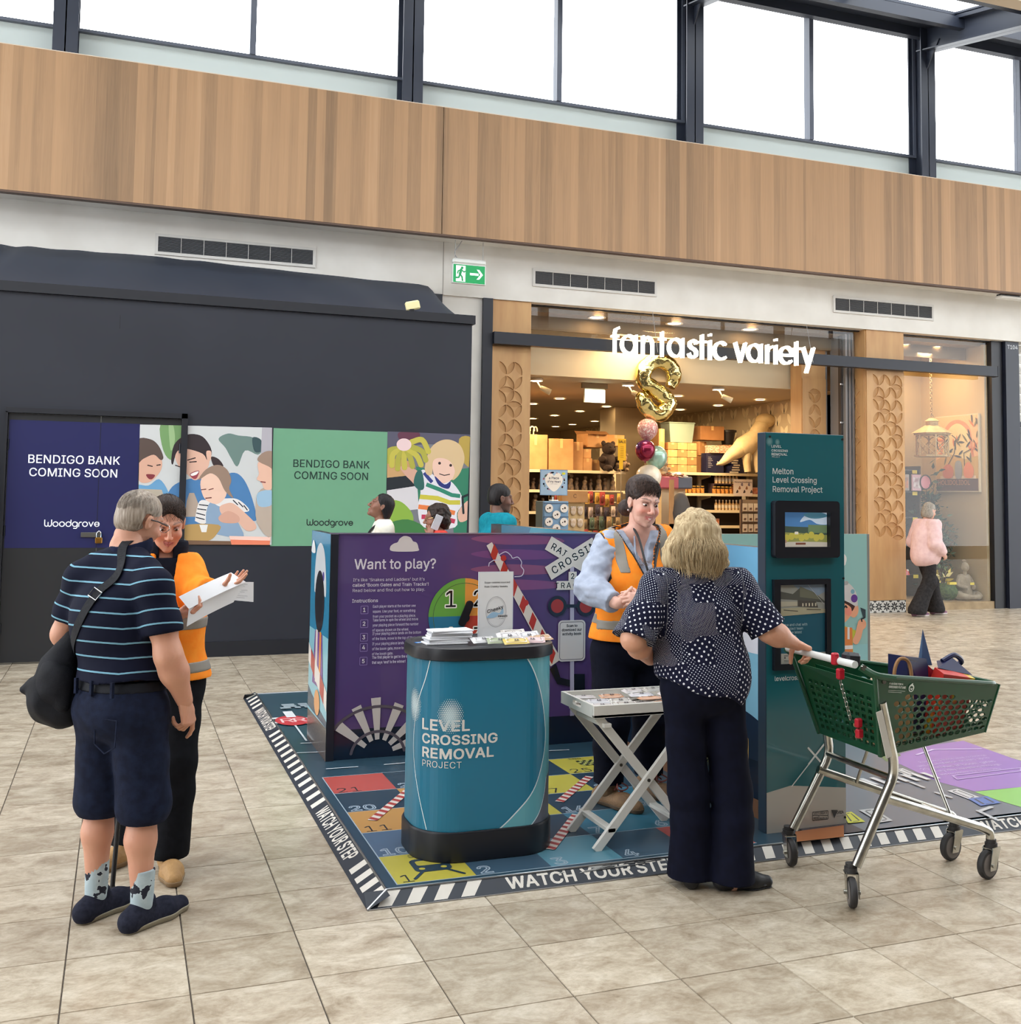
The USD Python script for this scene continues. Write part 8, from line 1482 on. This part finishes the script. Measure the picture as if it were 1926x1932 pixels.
for sg in (-1,1):f.wear('reflective_band',f.torso(.0405),TPE,.007,lambda P,d,sg=sg:np.maximum(np.maximum(d+.02*(meshkit.fbm(P*np.array((8,8,4)),2,6)-.5),np.abs(lx(P)-sg*.105)-.02),np.abs(P[:,2]-1.26)-.15))
f.wear('fleece',f.torso(.03)+[E_(j['P'],(.165,.13,.17),f.R,.06)],NVY,.008,lambda P,d:np.maximum(np.maximum(d,P[:,2]-1.40),.87-P[:,2]))
f.wear('collar',[C_(j['N']+(0,0,-.03),j['N']+(0,0,.045),.088,.098,.02)],NVY,.005,lambda P,d:np.maximum(np.maximum(d,-(d+.016)),np.maximum(np.minimum(ly(P),.03-np.abs(lx(P))),np.abs(P[:,2]-1.43)-.045)))
for sd in 'LR':f.wear('cuff',[C_(j['E'+sd]*.25+j['W'+sd]*.75,j['E'+sd]*.06+j['W'+sd]*.94,.042,.038,.01)],NVY,.005)
f.wear('trousers',f.torso(.005)[:1]+f.torso(.005)[-1:]+f.legp('L',.022,.028,flare=.022)+f.legp('R',.022,.028,flare=.022),cloth('trouser_black',(12,13,17),(20,21,26),30,.3),.008,lambda P,d:np.maximum(np.maximum(d,P[:,2]-.98),.07-P[:,2]))
BOOT=mottled('boot_tan',[(.3,(150,112,66)),(.7,(182,142,90))],.65,14,bump=.3,bscale=90); BSOLE=mat('boot_sole',(132,106,74),.7)
f.shoe('L',-86,0,.27,.047,BOOT,BSOLE,.035); f.shoe('R',-120,0,.27,.047,BOOT,BSOLE,.035)
hm=hair(f,CAP+[((0,-.105,.0),(.045,.04,.045),.02)],lambda x,y,z:np.maximum((y-.066)-.0*z-np.minimum(.0,z-.07)*.0+.9*np.maximum(0,.062-z),-.075-z),hairm('hair_dark_brown',(34,26,24),(62,46,40)),.005,.002,(20,90,90))
strands(f,hm,hairm('hair_brown_strand',(30,22,20),(76,56,46)),500,(0,-.125,.0),wdt=.001,cen=(0,-.018,.048),rad=(.083,.1035,.087),front=(-85,85))
def sheet(name,label,pts,m,bend=.02,marks=None):
    c=np.array(pts,float); n=9; V=[]
    for i in range(n):
        for k in range(5):
            u,w=i/(n-1),k/4; p=c[0]*(1-u)*(1-w)+c[1]*u*(1-w)+c[2]*u*w+c[3]*(1-u)*w; nn_=nrm(np.cross(c[1]-c[0],c[3]-c[0])); V.append(p+nn_*bend*math.sin(PI*u))
    V=np.array(V); F=[q for i in range(n-1) for k in range(4) for a in [i*5+k] for q in ((a,a+5,a+6),(a,a+6,a+1))]; t=thing(name,label,'paper',(0,0,0)); nn_=nrm(np.cross(c[1]-c[0],c[3]-c[0]))
    obj('paper',TM(np.vstack([V,V-nn_*.0008]),F+[(a+45,d+45,b+45) for a,b,d in F]),m,t,True); g=Print(step=.0003)
    for x0,y0,x1,y1,cc in marks or []:g.add(sbox(x0,y0,x1,y1),cc,up=False)
    fn=lambda v,sgn=1:(c[0]*(1-v[:,:1])*(1-v[:,1:2])+c[1]*v[:,:1]*(1-v[:,1:2])+c[2]*v[:,:1]*v[:,1:2]+c[3]*(1-v[:,:1])*v[:,1:2]+nn_*(bend*np.sin(PI*v[:,:1])+.0008))
    if marks:g.k=1; obj('print',g.mesh(fn),FP,t,False)
mk=[(.08+.0*k,.12+.1*k,.9-.1*(k % 3),.14+.1*k,(176,176,182)) for k in range(8)]
sheet('paper_sheet','upper white sheet with blue printed block held by the jacket woman',[(.242,4.76,1.253),(.468,4.88,1.345),(.532,4.86,1.303),(.284,4.74,1.202)],PAP,-.012,[(.3,.1,.42,.7,(150,200,230))]+[(.5+.06*k,.1,.515+.06*k,.85,(190,190,196)) for k in range(6)])
sheet('paper_sheet','lower white sheet hanging under the upper one in her hands',[(.284,4.745,1.202),(.532,4.86,1.303),(.479,4.85,1.216),(.278,4.75,1.127)],PAP,.008)
sheet('paper_sheet','rear white sheet sticking out to the right of her papers',[(.464,4.87,1.304),(.572,4.92,1.298),(.574,4.92,1.208),(.467,4.87,1.224)],PAP,.004,mk)
# ------------------------------------------------------------------ 3: volunteer in the orange vest
j=JJ(P=(2.655,5.30,.885),C=(2.652,5.28,1.29),N=(2.703,5.28,1.515),H=(2.697,5.22,1.671),SL=(2.856,5.22,1.455),SR=(2.502,5.28,1.436),EL=(2.878,5.08,1.21),WL=(2.561,4.95,1.173),ER=(2.346,5.17,1.218),WR=(2.418,4.97,1.155),HL=(2.75,5.33,.85),HR=(2.56,5.32,.85),KL=(2.80,5.33,.48),KR=(2.53,5.25,.48),AL=(2.81,5.36,.14),AR=(2.515,5.26,.14),bust=1,belly=.045)
f=Fig('person','smiling dark haired volunteer in orange reflective vest and pale blue shirt behind the tray table',j,-86,hips=(.19,.15),waist=(.175,.145),chest=(.18,.135),sh_r=.056,arm=(.054,.05,.045,.03),leg=(.1,.072,.062,.045),head=(-90,-13,-4,1.03),skin=(214,166,148),neck_r=.06)
hrp=hand_prims(j['WR'],(.9,-.1,.15),(.1,.6,.3),(-.1,-.3,.9),.96,((35,45,25),(40,50,30),(45,52,30),(48,52,30)),(.5,.8,.2)); hlp=hand_prims(j['WL'],(-.85,-.15,.1),(.1,.5,-.3),(.1,-.3,.9),.96,((35,45,25),)*4,(.5,.8,.2))
f.body([hrp,hlp],smile=1.0,jaw=1.12,open_=.002,colour=dict(brow=(44,32,30),lip=(186,92,92),blush=.75,smile=1.0,teeth=True)); eyes(f.t,f.J['H'],f.Rh,f.hs,squint=.38,look=(.3,-.6))
fr_=f.R[:,1]; C0,R0=j['C'].copy(),f.R.copy(); lx=lambda P:(P-C0)@R0[:,0]; ly=lambda P:(P-C0)@R0[:,1]
SHB_=cloth('shirt_pale_blue',(158,166,184),(172,180,197),24,.2)
f.wear('shirt',f.torso(.016)+f.armp('L',.016,.02,wcut=[plane(nrm(j['WL']-j['EL']),j['EL']*.12+j['WL']*.88)])+f.armp('R',.018,.022,wcut=[plane(nrm(j['WR']-j['ER']),j['ER']*.12+j['WR']*.88)]),SHB_,.007,lambda P,d:np.maximum(np.maximum(np.maximum(d+.022*(meshkit.fbm(P*np.array((14,14,26)),2,6)-.5),P[:,2]-1.525),.97-P[:,2]),np.minimum(ly(P),.38*(P[:,2]-1.33)-np.abs(lx(P)))))
vneck=lambda P:np.minimum(ly(P),.40*(P[:,2]-1.235)-np.abs(lx(P)))
armh=lambda P:np.abs(lx(P))-(.196+.30*np.maximum(0,1.27-P[:,2])**.8)
vest=lambda P,d,e=0:np.maximum(np.maximum(np.maximum(np.maximum(d+.012*(meshkit.fbm(P*np.array((9,9,5)),2,9)-.5),P[:,2]-1.57),.925+.03*lx(P)-P[:,2]),vneck(P)),armh(P))
vp_=f.torso(.034)+[E_(j['P']+(0,0,.06),(.215,.18,.15),f.R,.06)]
f.wear('vest',vp_,ORG_,.0065,vest)
vq=f.torso(.0365)+[E_(j['P']+(0,0,.06),(.2175,.1825,.1525),f.R,.06)]
f.wear('binding',vq,mat('binding_black',(20,20,24),.6),.005,lambda P,d:np.maximum(vest(P,d),-np.maximum(vneck(P),armh(P))-.009))
for z,sl_ in ((1.165,-.28),(1.03,-.12)):f.wear('reflective_band',vq,TPE,.006,lambda P,d,z=z,sl_=sl_:np.maximum(vest(P,d),np.abs(P[:,2]-z-sl_*(lx(P)+.02)*.5*np.sign(ly(P)))-.026))
for sg in (-1,1):f.wear('reflective_band',vq,TPE,.006,lambda P,d,sg=sg:np.maximum(vest(P,d),np.maximum(np.abs(lx(P)-sg*(.125-.0*P[:,2]))-.026,1.30-P[:,2])))
for sg in (-1,1):
    a=j['N']+R0[:,0]*.055*sg+R0[:,1]*.03; b=j['N']+R0[:,0]*.10*sg+R0[:,1]*.11-(0,0,.10); c=C0+R0[:,1]*.165+R0[:,0]*.05*sg-(0,0,-.06); obj('collar',trimesh.convex.convex_hull(np.array([a+(0,0,.02),b,c*.55+b*.45,a+R0[:,1]*.02-(0,0,.03),a+(0,0,.01)+R0[:,1]*.01])),SHB_,f.t)
ln=smoothline([j['N']+R0[:,0]*.06-R0[:,1]*.0+(0,0,.045),j['N']+R0[:,0]*.065+R0[:,1]*.10-(0,0,.03),C0+R0[:,0]*.03+R0[:,1]*.205+(0,0,.06),C0+R0[:,1]*.235-(0,0,.07)],8); ln2=smoothline([j['N']-R0[:,0]*.06+(0,0,.045),j['N']-R0[:,0]*.065+R0[:,1]*.10-(0,0,.03),C0-R0[:,0]*.03+R0[:,1]*.205+(0,0,.06),C0+R0[:,1]*.235-(0,0,.07)],8)
t=thing('lanyard','black lanyard hanging in a V on the volunteer chest','lanyard',(0,0,0)); obj('cord',tube(ln,.0065,8),mat('cord_black',(16,16,20),.5),t); obj('cord',tube(ln2,.0065,8),mat('cord_black',None),t); obj('clip',bx(.02,.012,.05,tuple(C0+R0[:,1]*.235-(0,0,.12)),0,.004),mat('cord_black',None),t)
f.wear('trousers',f.torso(.008)[:1]+f.torso(.008)[-1:]+f.legp('L',.022,.022,flare=.012)+f.legp('R',.022,.022,flare=.012),cloth('trouser_navy',(10,12,26),(15,18,33),30,.3),.008,lambda P,d:np.maximum(np.maximum(d,P[:,2]-.99),.17-P[:,2]))
BT2=mottled('boot_brown',[(.3,(112,84,58)),(.7,(146,112,78))],.7,16,bump=.3,bscale=90)
for sd,an in (('L',-70),('R',-66)):
    x=f.shoe(sd,an,.051,.28,.05,BT2,mat('boot_sole_dark',(96,76,56),.7),.05); A=j['A'+sd]; d_=np.array((math.cos(math.radians(an)),math.sin(math.radians(an)),0)); s_=np.array((-d_[1],d_[0],0))
    f.wear('boot_collar',[C_(A+(0,0,-.01),A+(0,0,.085),.052,.055,.01)],BT2,.005,lambda P,d:np.maximum(d,P[:,2]-.235))
    for k in range(4):p=A+d_*(.045+.022*k)+(0,0,.045-.026*k); obj('lace',tube(smoothline([p-s_*.03-(0,0,.012),p+(0,0,.006),p+s_*.03-(0,0,.012)]),.004,6),mat('lace_red_brown',(130,70,62),.7),x)
    obj('lace',tube(smoothline([A+d_*.06+(0,0,.05),A+d_*.10-s_*.04+(0,0,.02),A+d_*.11+(0,0,.01),A+d_*.10+s_*.04+(0,0,.02),A+d_*.06+(0,0,.05)]),.004,6),mat('lace_red_brown',None),x)
hm=hair(f,CAP+[((.03,-.118,-.055),(.052,.048,.048),.012),((-.0,-.04,.075),(.088,.095,.075),.03)],lambda x,y,z:np.maximum(np.maximum((y-.060)+.75*np.maximum(0,.052-z)-.25*np.maximum(0,z-.07),-.105-z),np.where((np.abs(x)>.066) & (y>-.028) & (y<.03) & (z<.035),.01,-.02)),hairm('hair_volunteer',(36,28,27),(74,58,52)),.005,.003,(22,90,70),3)
strands(f,hm,hairm('hair_volunteer_strand',(34,26,25),(92,72,62)),900,(.03,-.15,-.05),wdt=.0011,cen=(0,-.03,.06),rad=(.088,.108,.092),front=(-95,95))
obj('earring',ell(f.J['H']+f.Rh@np.array((.084,-.004,-.045)),(.006,)*3,1),mat('chrome',None),f.t)
P=Print(step=.0005); P.text('LEVEL',.011,0,.026,(110,70,40),px=32).text('CROSSING',.011,0,.012,(110,70,40),px=32).text('REMOVAL',.011,0,-.002,(110,70,40),px=32)
o_=C0+R0[:,0]*.10+R0[:,1]*.2352+(0,0,.055); obj('chest_lettering',P.mesh(lambda v:o_-np.outer(v[:,0],R0[:,0])+np.outer(v[:,1],(0,0,1.))+np.outer(v[:,2],R0[:,1])-np.outer(np.maximum(0,-v[:,0])*0,R0[:,1])),FP,f.t,False)
# ------------------------------------------------------------------ 4: blonde woman holding the trolley
j=JJ(P=(2.445,4.16,.90),C=(2.421,4.17,1.173),N=(2.426,4.17,1.368),H=(2.424,4.2,1.517),SL=(2.235,4.19,1.308),SR=(2.598,4.13,1.321),EL=(2.081,4.12,1.095),WL=(2.274,4.33,.971),ER=(2.716,4.05,1.12),WR=(2.872,4.085,1.056),HL=(2.355,4.17,.86),HR=(2.535,4.14,.86),KL=(2.392,4.19,.418),KR=(2.576,4.13,.418),AL=(2.418,4.21,.052),AR=(2.563,4.1,.032),belly=.03)
f=Fig('person','blonde woman in navy spotted blouse seen from behind with one hand on the trolley handle',j,84,hips=(.165,.135),waist=(.165,.135),chest=(.172,.125),sh_r=.054,arm=(.053,.047,.043,.029),leg=(.086,.066,.058,.042),head=(78,-6,4,1.0),skin=(206,152,124),neck_r=.058)
hrp=hand_prims(j['WR'],(.86,.12,-.30),(-.15,0,-1),(-.1,1,.05),.97,((48,62,35),(52,64,38),(56,64,38),(58,62,36)),(.55,.45,.85),.04,30); hlp=hand_prims(j['WL'],(.5,.8,.2),(.6,-.4,.3),(0,0,1),.95,((35,40,25),)*4)
f.body([hrp,hlp],colour=dict(brow=(110,84,60),lip=(180,96,96)))
BL=dotted('blouse_spotted'); nS_=nrm(j['ER']-j['SR']); nL_=nrm(j['EL']-j['SL'])
cR=[plane(nS_,j['SR']*.10+j['ER']*.90+nS_*.02)]; cL=[plane(nrm(nL_+(0,0,-.5)),j['SL']*.02+j['EL']*.98)]
bell=f.torso(.022)+[C_(j['SR'],j['SR']*.4+j['ER']*.6,.068,.076,.045,cR),C_(j['SR']*.4+j['ER']*.6,j['ER'],.076,.088,.03,cR,),C_(j['SL'],j['SL']*.4+j['EL']*.6,.068,.078,.045,cL),C_(j['SL']*.4+j['EL']*.6,j['EL']+(-.01,0,-.03),.078,.096,.03,cL),E_(j['P']+(.01,0,.03),(.195,.16,.20),f.R,.07)]
Pj,Cj,Rj=j['P'].copy(),j['C'].copy(),f.R.copy()
def bl_uv(P):
    q=(P-Pj)@np.stack([Rj[:,0],Rj[:,1],(0,0,1.)],1); x=q[:,0]; u=np.where(np.abs(x)<.15,x,np.sign(x)*(.15+.22*np.maximum(0,np.arctan2(np.abs(x),-q[:,1])-.85)))*1.1; w=q[:,2]-.9*q[:,1]*np.clip((P[:,2]-1.30)/.08,0,1)
    for S,E,sd in ((j['SR'],j['ER'],1),(j['SL'],j['EL'],-1)):
        a=nrm(E-S); v=P-S; t_=v@a; m=(np.abs((P-Cj)@Rj[:,0])>.175) & (t_>-.04) & (np.linalg.norm(v-np.outer(t_,a),axis=1)<.125); e1=nrm(np.cross(a,(0,1.,0))); e2=np.cross(a,e1); u=np.where(m,.085*np.arctan2(v@e1,-(v@e2)*np.sign(e2[1])+1e-6)+sd,u); w=np.where(m,t_+2,w)
    return {'uvp':np.c_[u+4,w+4,0*w]}
f.wear('blouse',bell,BL,.0065,lambda P,d:np.maximum(np.maximum(d+.016*(meshkit.fbm(P*np.array((11,11,6)),2,12)-.5),P[:,2]-1.395),(.845-.30*(P[:,0]-2.45)+.012*np.sin(P[:,0]*26))-P[:,2]),pv=bl_uv)
tro=f.torso(.010)[:1]+f.torso(.010)[-1:]+f.legp('L',.014,.022,flare=.042)+f.legp('R',.014,.022,flare=.034)
f.wear('trousers',tro,cloth('trouser_lady_navy',(8,10,26),(12,15,34),24,.25),.008,lambda P,d:np.maximum(np.maximum(d+.008*(meshkit.fbm(P*np.array((14,14,3)),2,2)-.5),P[:,2]-1.0),.04-P[:,2]))
FLT=mat('flat_shoe_black',(18,18,22),.45)
for sd,an in (('R',-8),('L',62)):x=f.shoe(sd,an,0,.245,.036,FLT,FLT,-.035,0,'flat_shoe',.008)
bw=j['AR']+np.array((.13,-.03,-.012)); obj('bow',cat(ell(bw+(0,.012,0),(.012,.014,.006),1),ell(bw-(0,.012,0),(.012,.014,.006),1)),FLT,x)
HB_=hairm('hair_blonde',(146,120,84),(206,186,148),.6)
lady_cut=lambda x,y,z:np.maximum((y-.062)+.4*np.maximum(0,.05-z)*(np.abs(x)<.07),-.15-z+.012*np.sin(x*70)+.15*np.maximum(0,y))
hb=hair(f,[((0,-.018,.05),(.094,.108,.09),.02),((0,-.04,-.04),(.125,.092,.12),.05),((.07,-.03,-.085),(.08,.075,.08),.04),((-.07,-.03,-.085),(.08,.075,.08),.04),((0,-.06,-.1),(.1,.06,.06),.03)],lady_cut,HB_,.005,.014,(30,30,20),8)
rg=np.random.RandomState(31); Pn,cnt_=[],[]
for k in range(1500):
    a=rg.uniform(-2.5,2.5)+PI*1.5; r0=rg.rand()**.5; x0,y0=.07*r0*math.cos(a),-.02+.085*r0*math.sin(a); ph=rg.rand()*6.3; Ln_=.20+.05*rg.rand(); o=[]
    for i in range(12):
        s=i/11; dn_=min(1,s*1.6); z=.135-.06*r0-s*Ln_*1.05; rad=.094+.042*np.exp(-((z+.06)/.075)**2)-.02*max(0,(z-.05)/.08); wv=.010*s*math.sin(ph+s*13); kx_,ky_=math.cos(a),math.sin(a); w1=r0*.07*(1-dn_)+(rad+.012*rg.rand()*0+wv+.006*math.sin(ph))*dn_
        o.append(f.J['H']+f.Rh@np.array((kx_*w1+wv*.7*-ky_,-.02*(1-dn_)-.035*dn_+ky_*w1*1.02+wv*kx_*.4,z)))
    Pn+=o; cnt_.append(12)
cv=UsdGeom.BasisCurves.Define(stage,str(hb.GetPath())+'/strand'); cv.CreateTypeAttr('linear'); cv.CreatePointsAttr(Vt.Vec3fArray.FromNumpy(np.array(Pn,np.float32))); cv.CreateCurveVertexCountsAttr(Vt.IntArray(cnt_)); cv.CreateWidthsAttr(Vt.FloatArray([.0011])); cv.SetWidthsInterpolation('constant'); UsdShade.MaterialBindingAPI.Apply(cv.GetPrim()).Bind(HB_); tag(cv,kind='stuff')
# ------------------------------------------------------------------ 5: walker in the pink shirt
def simple(label,base,face,hgt,head,cols,skin,arms=None,z0=0,hips=(.16,.12),waist=(.145,.115),chest=(.165,.115),walk=0,tshirt=True,hem=.52,sleeve=.6,pants=None,shoes=None,hands=True,hcol=None,neck=.055,loose=.02,prints=None,stoop=0,h=.009):
    """a standing or walking figure of height hgt at base, body facing face degrees; arms: dict of world offsets"""
    b=np.array((*base,z0),float); R=frame_of(face); k=hgt/1.72; T=lambda x,y,z:b+R@(np.array((x,y,z))*k)
    J=dict(P=T(0,0,.92),C=T(0,.01+stoop*.4,1.22),N=T(0,stoop,1.44),H=T(0,.03+stoop*1.5,1.60),SL=T(-.17,stoop*.9,1.39),SR=T(.17,stoop*.9,1.39),EL=T(-.22,-.02,1.12),ER=T(.22,-.02,1.12),WL=T(-.23,.1,.90),WR=T(.23,.1,.90),HL=T(-.085,0,.88),HR=T(.085,0,.88),KL=T(-.09,.03+walk*.6,.50),KR=T(.09,.03-walk*.2,.50),AL=T(-.085,walk,.09),AR=T(.085,-walk,.09+.0*walk))
    for q,v in (arms or {}).items():J[q]=T(*v)
    g=Fig('person',label,J,face,hips,waist,chest,.056,head=head,skin=skin,neck_r=neck)
    hp_=[hand_prims(J['W'+s],nrm(J['W'+s]-J['E'+s]),R@np.array((-1 if s=='R' else 1,0,0)),R@np.array((0,.9,.3)),.95*k,((25,30,20),)*4) for s in 'LR'] if hands else None
    g.body(hp_,h=h,hh=.005,hand_h=.0045,colour=hcol or {})
    cut=lambda s:[plane(nrm(J['E'+s]-J['S'+s]),J['S'+s]*(1-sleeve)+J['E'+s]*sleeve)]
    if sleeve>1:ap=lambda s:g.armp(s,loose+.008,loose+.01,wcut=[plane(nrm(J['W'+s]-J['E'+s]),J['E'+s]*.1+J['W'+s]*.9)])
    else:ap=lambda s:g.armp(s,.018,.022,cut=cut(s),lower=False)
    zh=b[2]+hem*hgt; zn=J['N'][2]-.005
    g.wear('shirt',g.torso(loose)+ap('L')+ap('R')+[E_(J['P']+(0,0,.02),(hips[0]+loose,hips[1]+loose,.2),R,.06)],cols[0],.009,lambda P,d:np.maximum(np.maximum(d+.018*(meshkit.fbm(P*np.array((8,8,5)),2,5)-.5),zh+.02*np.sin(P[:,0]*9)-P[:,2]),P[:,2]-zn-.045))
    g.wear('collar',[C_(J['N']-(0,0,.02),J['N']+(0,0,.03),neck+.024,neck+.02,.02)],cols[0],.006,lambda P,d:np.maximum(np.maximum(d,-(d+.012)),np.maximum(np.minimum((P-J['N'])@R[:,1]-.03,.02-np.abs((P-J['N'])@R[:,0])),np.abs(P[:,2]-zn)-.032)))
    fl=pants or .0
    g.wear('trousers',g.torso(.008)[:1]+g.torso(.008)[-1:]+g.legp('L',.02,.022+fl*.5,flare=fl)+g.legp('R',.02,.022+fl*.5,flare=fl),cols[1],.010,lambda P,d:np.maximum(np.maximum(d,P[:,2]-b[2]-.60*hgt),b[2]+.04-P[:,2]))
    for s in 'LR':g.shoe(s,face,z0+max(0,J['A'+s][2]-b[2]-.09),.26,.042,cols[2],cols[3],.0)
    return g
g=simple('grey haired woman in loose pale pink shirt walking past the shop display window',(11.40,12.86),-2,1.68,(4,-18,0,1.0),(cloth('shirt_pink',(226,190,190),(236,204,202),16,.2),cloth('trouser_charcoal',(40,38,40),(52,50,50),30),cloth('shoe_mauve',(116,84,104),(136,100,120),40),mat('sole_white',(216,208,206),.6)),(214,170,150),dict(EL=(-.25,-.03,1.12),WL=(-.20,.16,.98),ER=(.24,-.02,1.10),WR=(.20,.15,.95)),0,(.17,.15),(.17,.16),(.165,.14),.24,True,.43,2,.05,None,True,dict(brow=(120,110,104)),.055,.045,None,.03)
hair(g,CAP+[((0,-.03,-.06),(.09,.085,.085),.04)],lambda x,y,z:np.maximum((y-.056)+.25*np.maximum(0,.05-z),-.12-z),hairm('hair_silver',(118,110,100),(176,168,156)),.006,.006,(40,40,8),2)
# ------------------------------------------------------------------ 6-8: people behind the display wall
g=simple('man in teal polo shirt in profile behind the display wall beside carved pier',(3.38,9.56),14,1.80,(-2,-6,0,1.12),(cloth('polo_teal',(18,122,140),(26,138,154),24,.2),cloth('trouser_dark',(24,26,34),None,30),cloth('shoe_black',(24,24,26),None,40),mat('sole_black',(20,20,20),.7)),(112,76,62),None,0,(.175,.14),(.18,.15),(.185,.14),0,True,.5,.6,None,None,True,dict(brow=(24,20,20),lip=(110,66,62),blush=.1,beard=(50,36,34)),.066,.02)
hair(g,CAP,lambda x,y,z:np.maximum(np.maximum((y-.070)-.25*(z-.05)+.5*np.maximum(0,.03-z),-.06-z),np.where((np.abs(x)>.062) & (y>-.03) & (z<.02),.01,-.02)),hairm('hair_black_short',(20,17,18),(40,34,34)),.006,.002)
g=simple('young woman with long black hair in cream top looking up beside green poster',(2.40,10.12),172,1.70,(176,22,0,1.04),(cloth('top_cream',(226,220,204),(236,232,218),20,.15),cloth('trouser_dark',(34,36,44)),cloth('shoe_black',(24,24,26)),mat('sole_black',None)),(134,92,74),None,0,hem=.5,sleeve=.9,loose=.03,hcol=dict(brow=(22,18,18),lip=(140,80,76),blush=.2),neck=.05)
hair(g,CAP+[((0,-.045,-.10),(.085,.075,.13),.05),((0,-.05,-.19),(.095,.06,.10),.04)],lambda x,y,z:np.maximum((y-.058)-.15*(z-.05)+.75*np.maximum(0,.045-z),-.27-z),hairm('hair_black_long',(16,14,16),(36,32,34)),.006,.005,(60,60,8),4)
t=thing('bag_strap','black bag strap across the front of the cream top','strap',(0,0,0)); q=g.J['C']; obj('strap',tube(smoothline([g.J['SL']+(0,0,.07),g.J['SL']*.5+g.J['N']*.5+g.R[:,1]*.12-(0,0,.03),q+g.R[:,1]*.17,q+g.R[:,1]*.17-(0,0,.25)]),.012,8),mat('cord_black',None),t); obj('buckle',bx(.03,.012,.03,tuple(q+g.R[:,1]*.17-(0,0,.2)),0,.003),mat('chrome',None),t)
g=simple('short curly haired woman in red top holding a white phone to her ear',(2.92,9.98),176,1.58,(178,-4,0,1.08),(cloth('top_red',(196,60,52),(212,74,62),20,.2),cloth('trouser_dark',(34,36,44)),cloth('shoe_black',(24,24,26)),mat('sole_black',None)),(150,104,84),dict(EL=(-.24,.16,1.16),WL=(-.135,.12,1.42)),0,hem=.5,sleeve=.7,loose=.02,hcol=dict(brow=(30,24,22),lip=(150,84,80),blush=.2),neck=.056,hips=(.18,.14),waist=(.18,.15),chest=(.18,.13))
hair(g,CAP+[((0,-.02,.05),(.095,.112,.092),.03),((0,-.07,-.03),(.085,.06,.08),.03)],lambda x,y,z:np.maximum((y-.062)-.1*(z-.05)+.7*np.maximum(0,.03-z),-.10-z),hairm('hair_curly_dark',(30,22,20),(58,42,36)),.006,.014,(30,30,30),7)
t=thing('mobile_phone','white mobile phone held at the ear of the woman in red','phone',(0,0,0)); o_=g.J['H']+g.Rh@np.array((-.105,.02,-.03)); ph_=obj('body',place(bx(.075,.009,.15,(0,0,-.075),0,.004),o_,nrm(g.Rh@np.array((.1,1,.5))),nrm(g.Rh@np.array((1,-.1,0)))),mat('phone_white',(190,188,192),.3),t); obj('lens',ell(o_+g.Rh@np.array((-.006,.03,.055)),(.009,.009,.009),1),mat('lens_black',(20,20,24),.1),t)
gs=obj('glasses',tube([g.J['H']+g.Rh@np.array(p) for p in ((-.082,-.012,.016),(-.079,.03,.018),(-.068,.094,.014),(0,.112,.012),(.068,.094,.014))],.0035,6),mat('gold_rim',(206,176,120),.25,1),g.t)
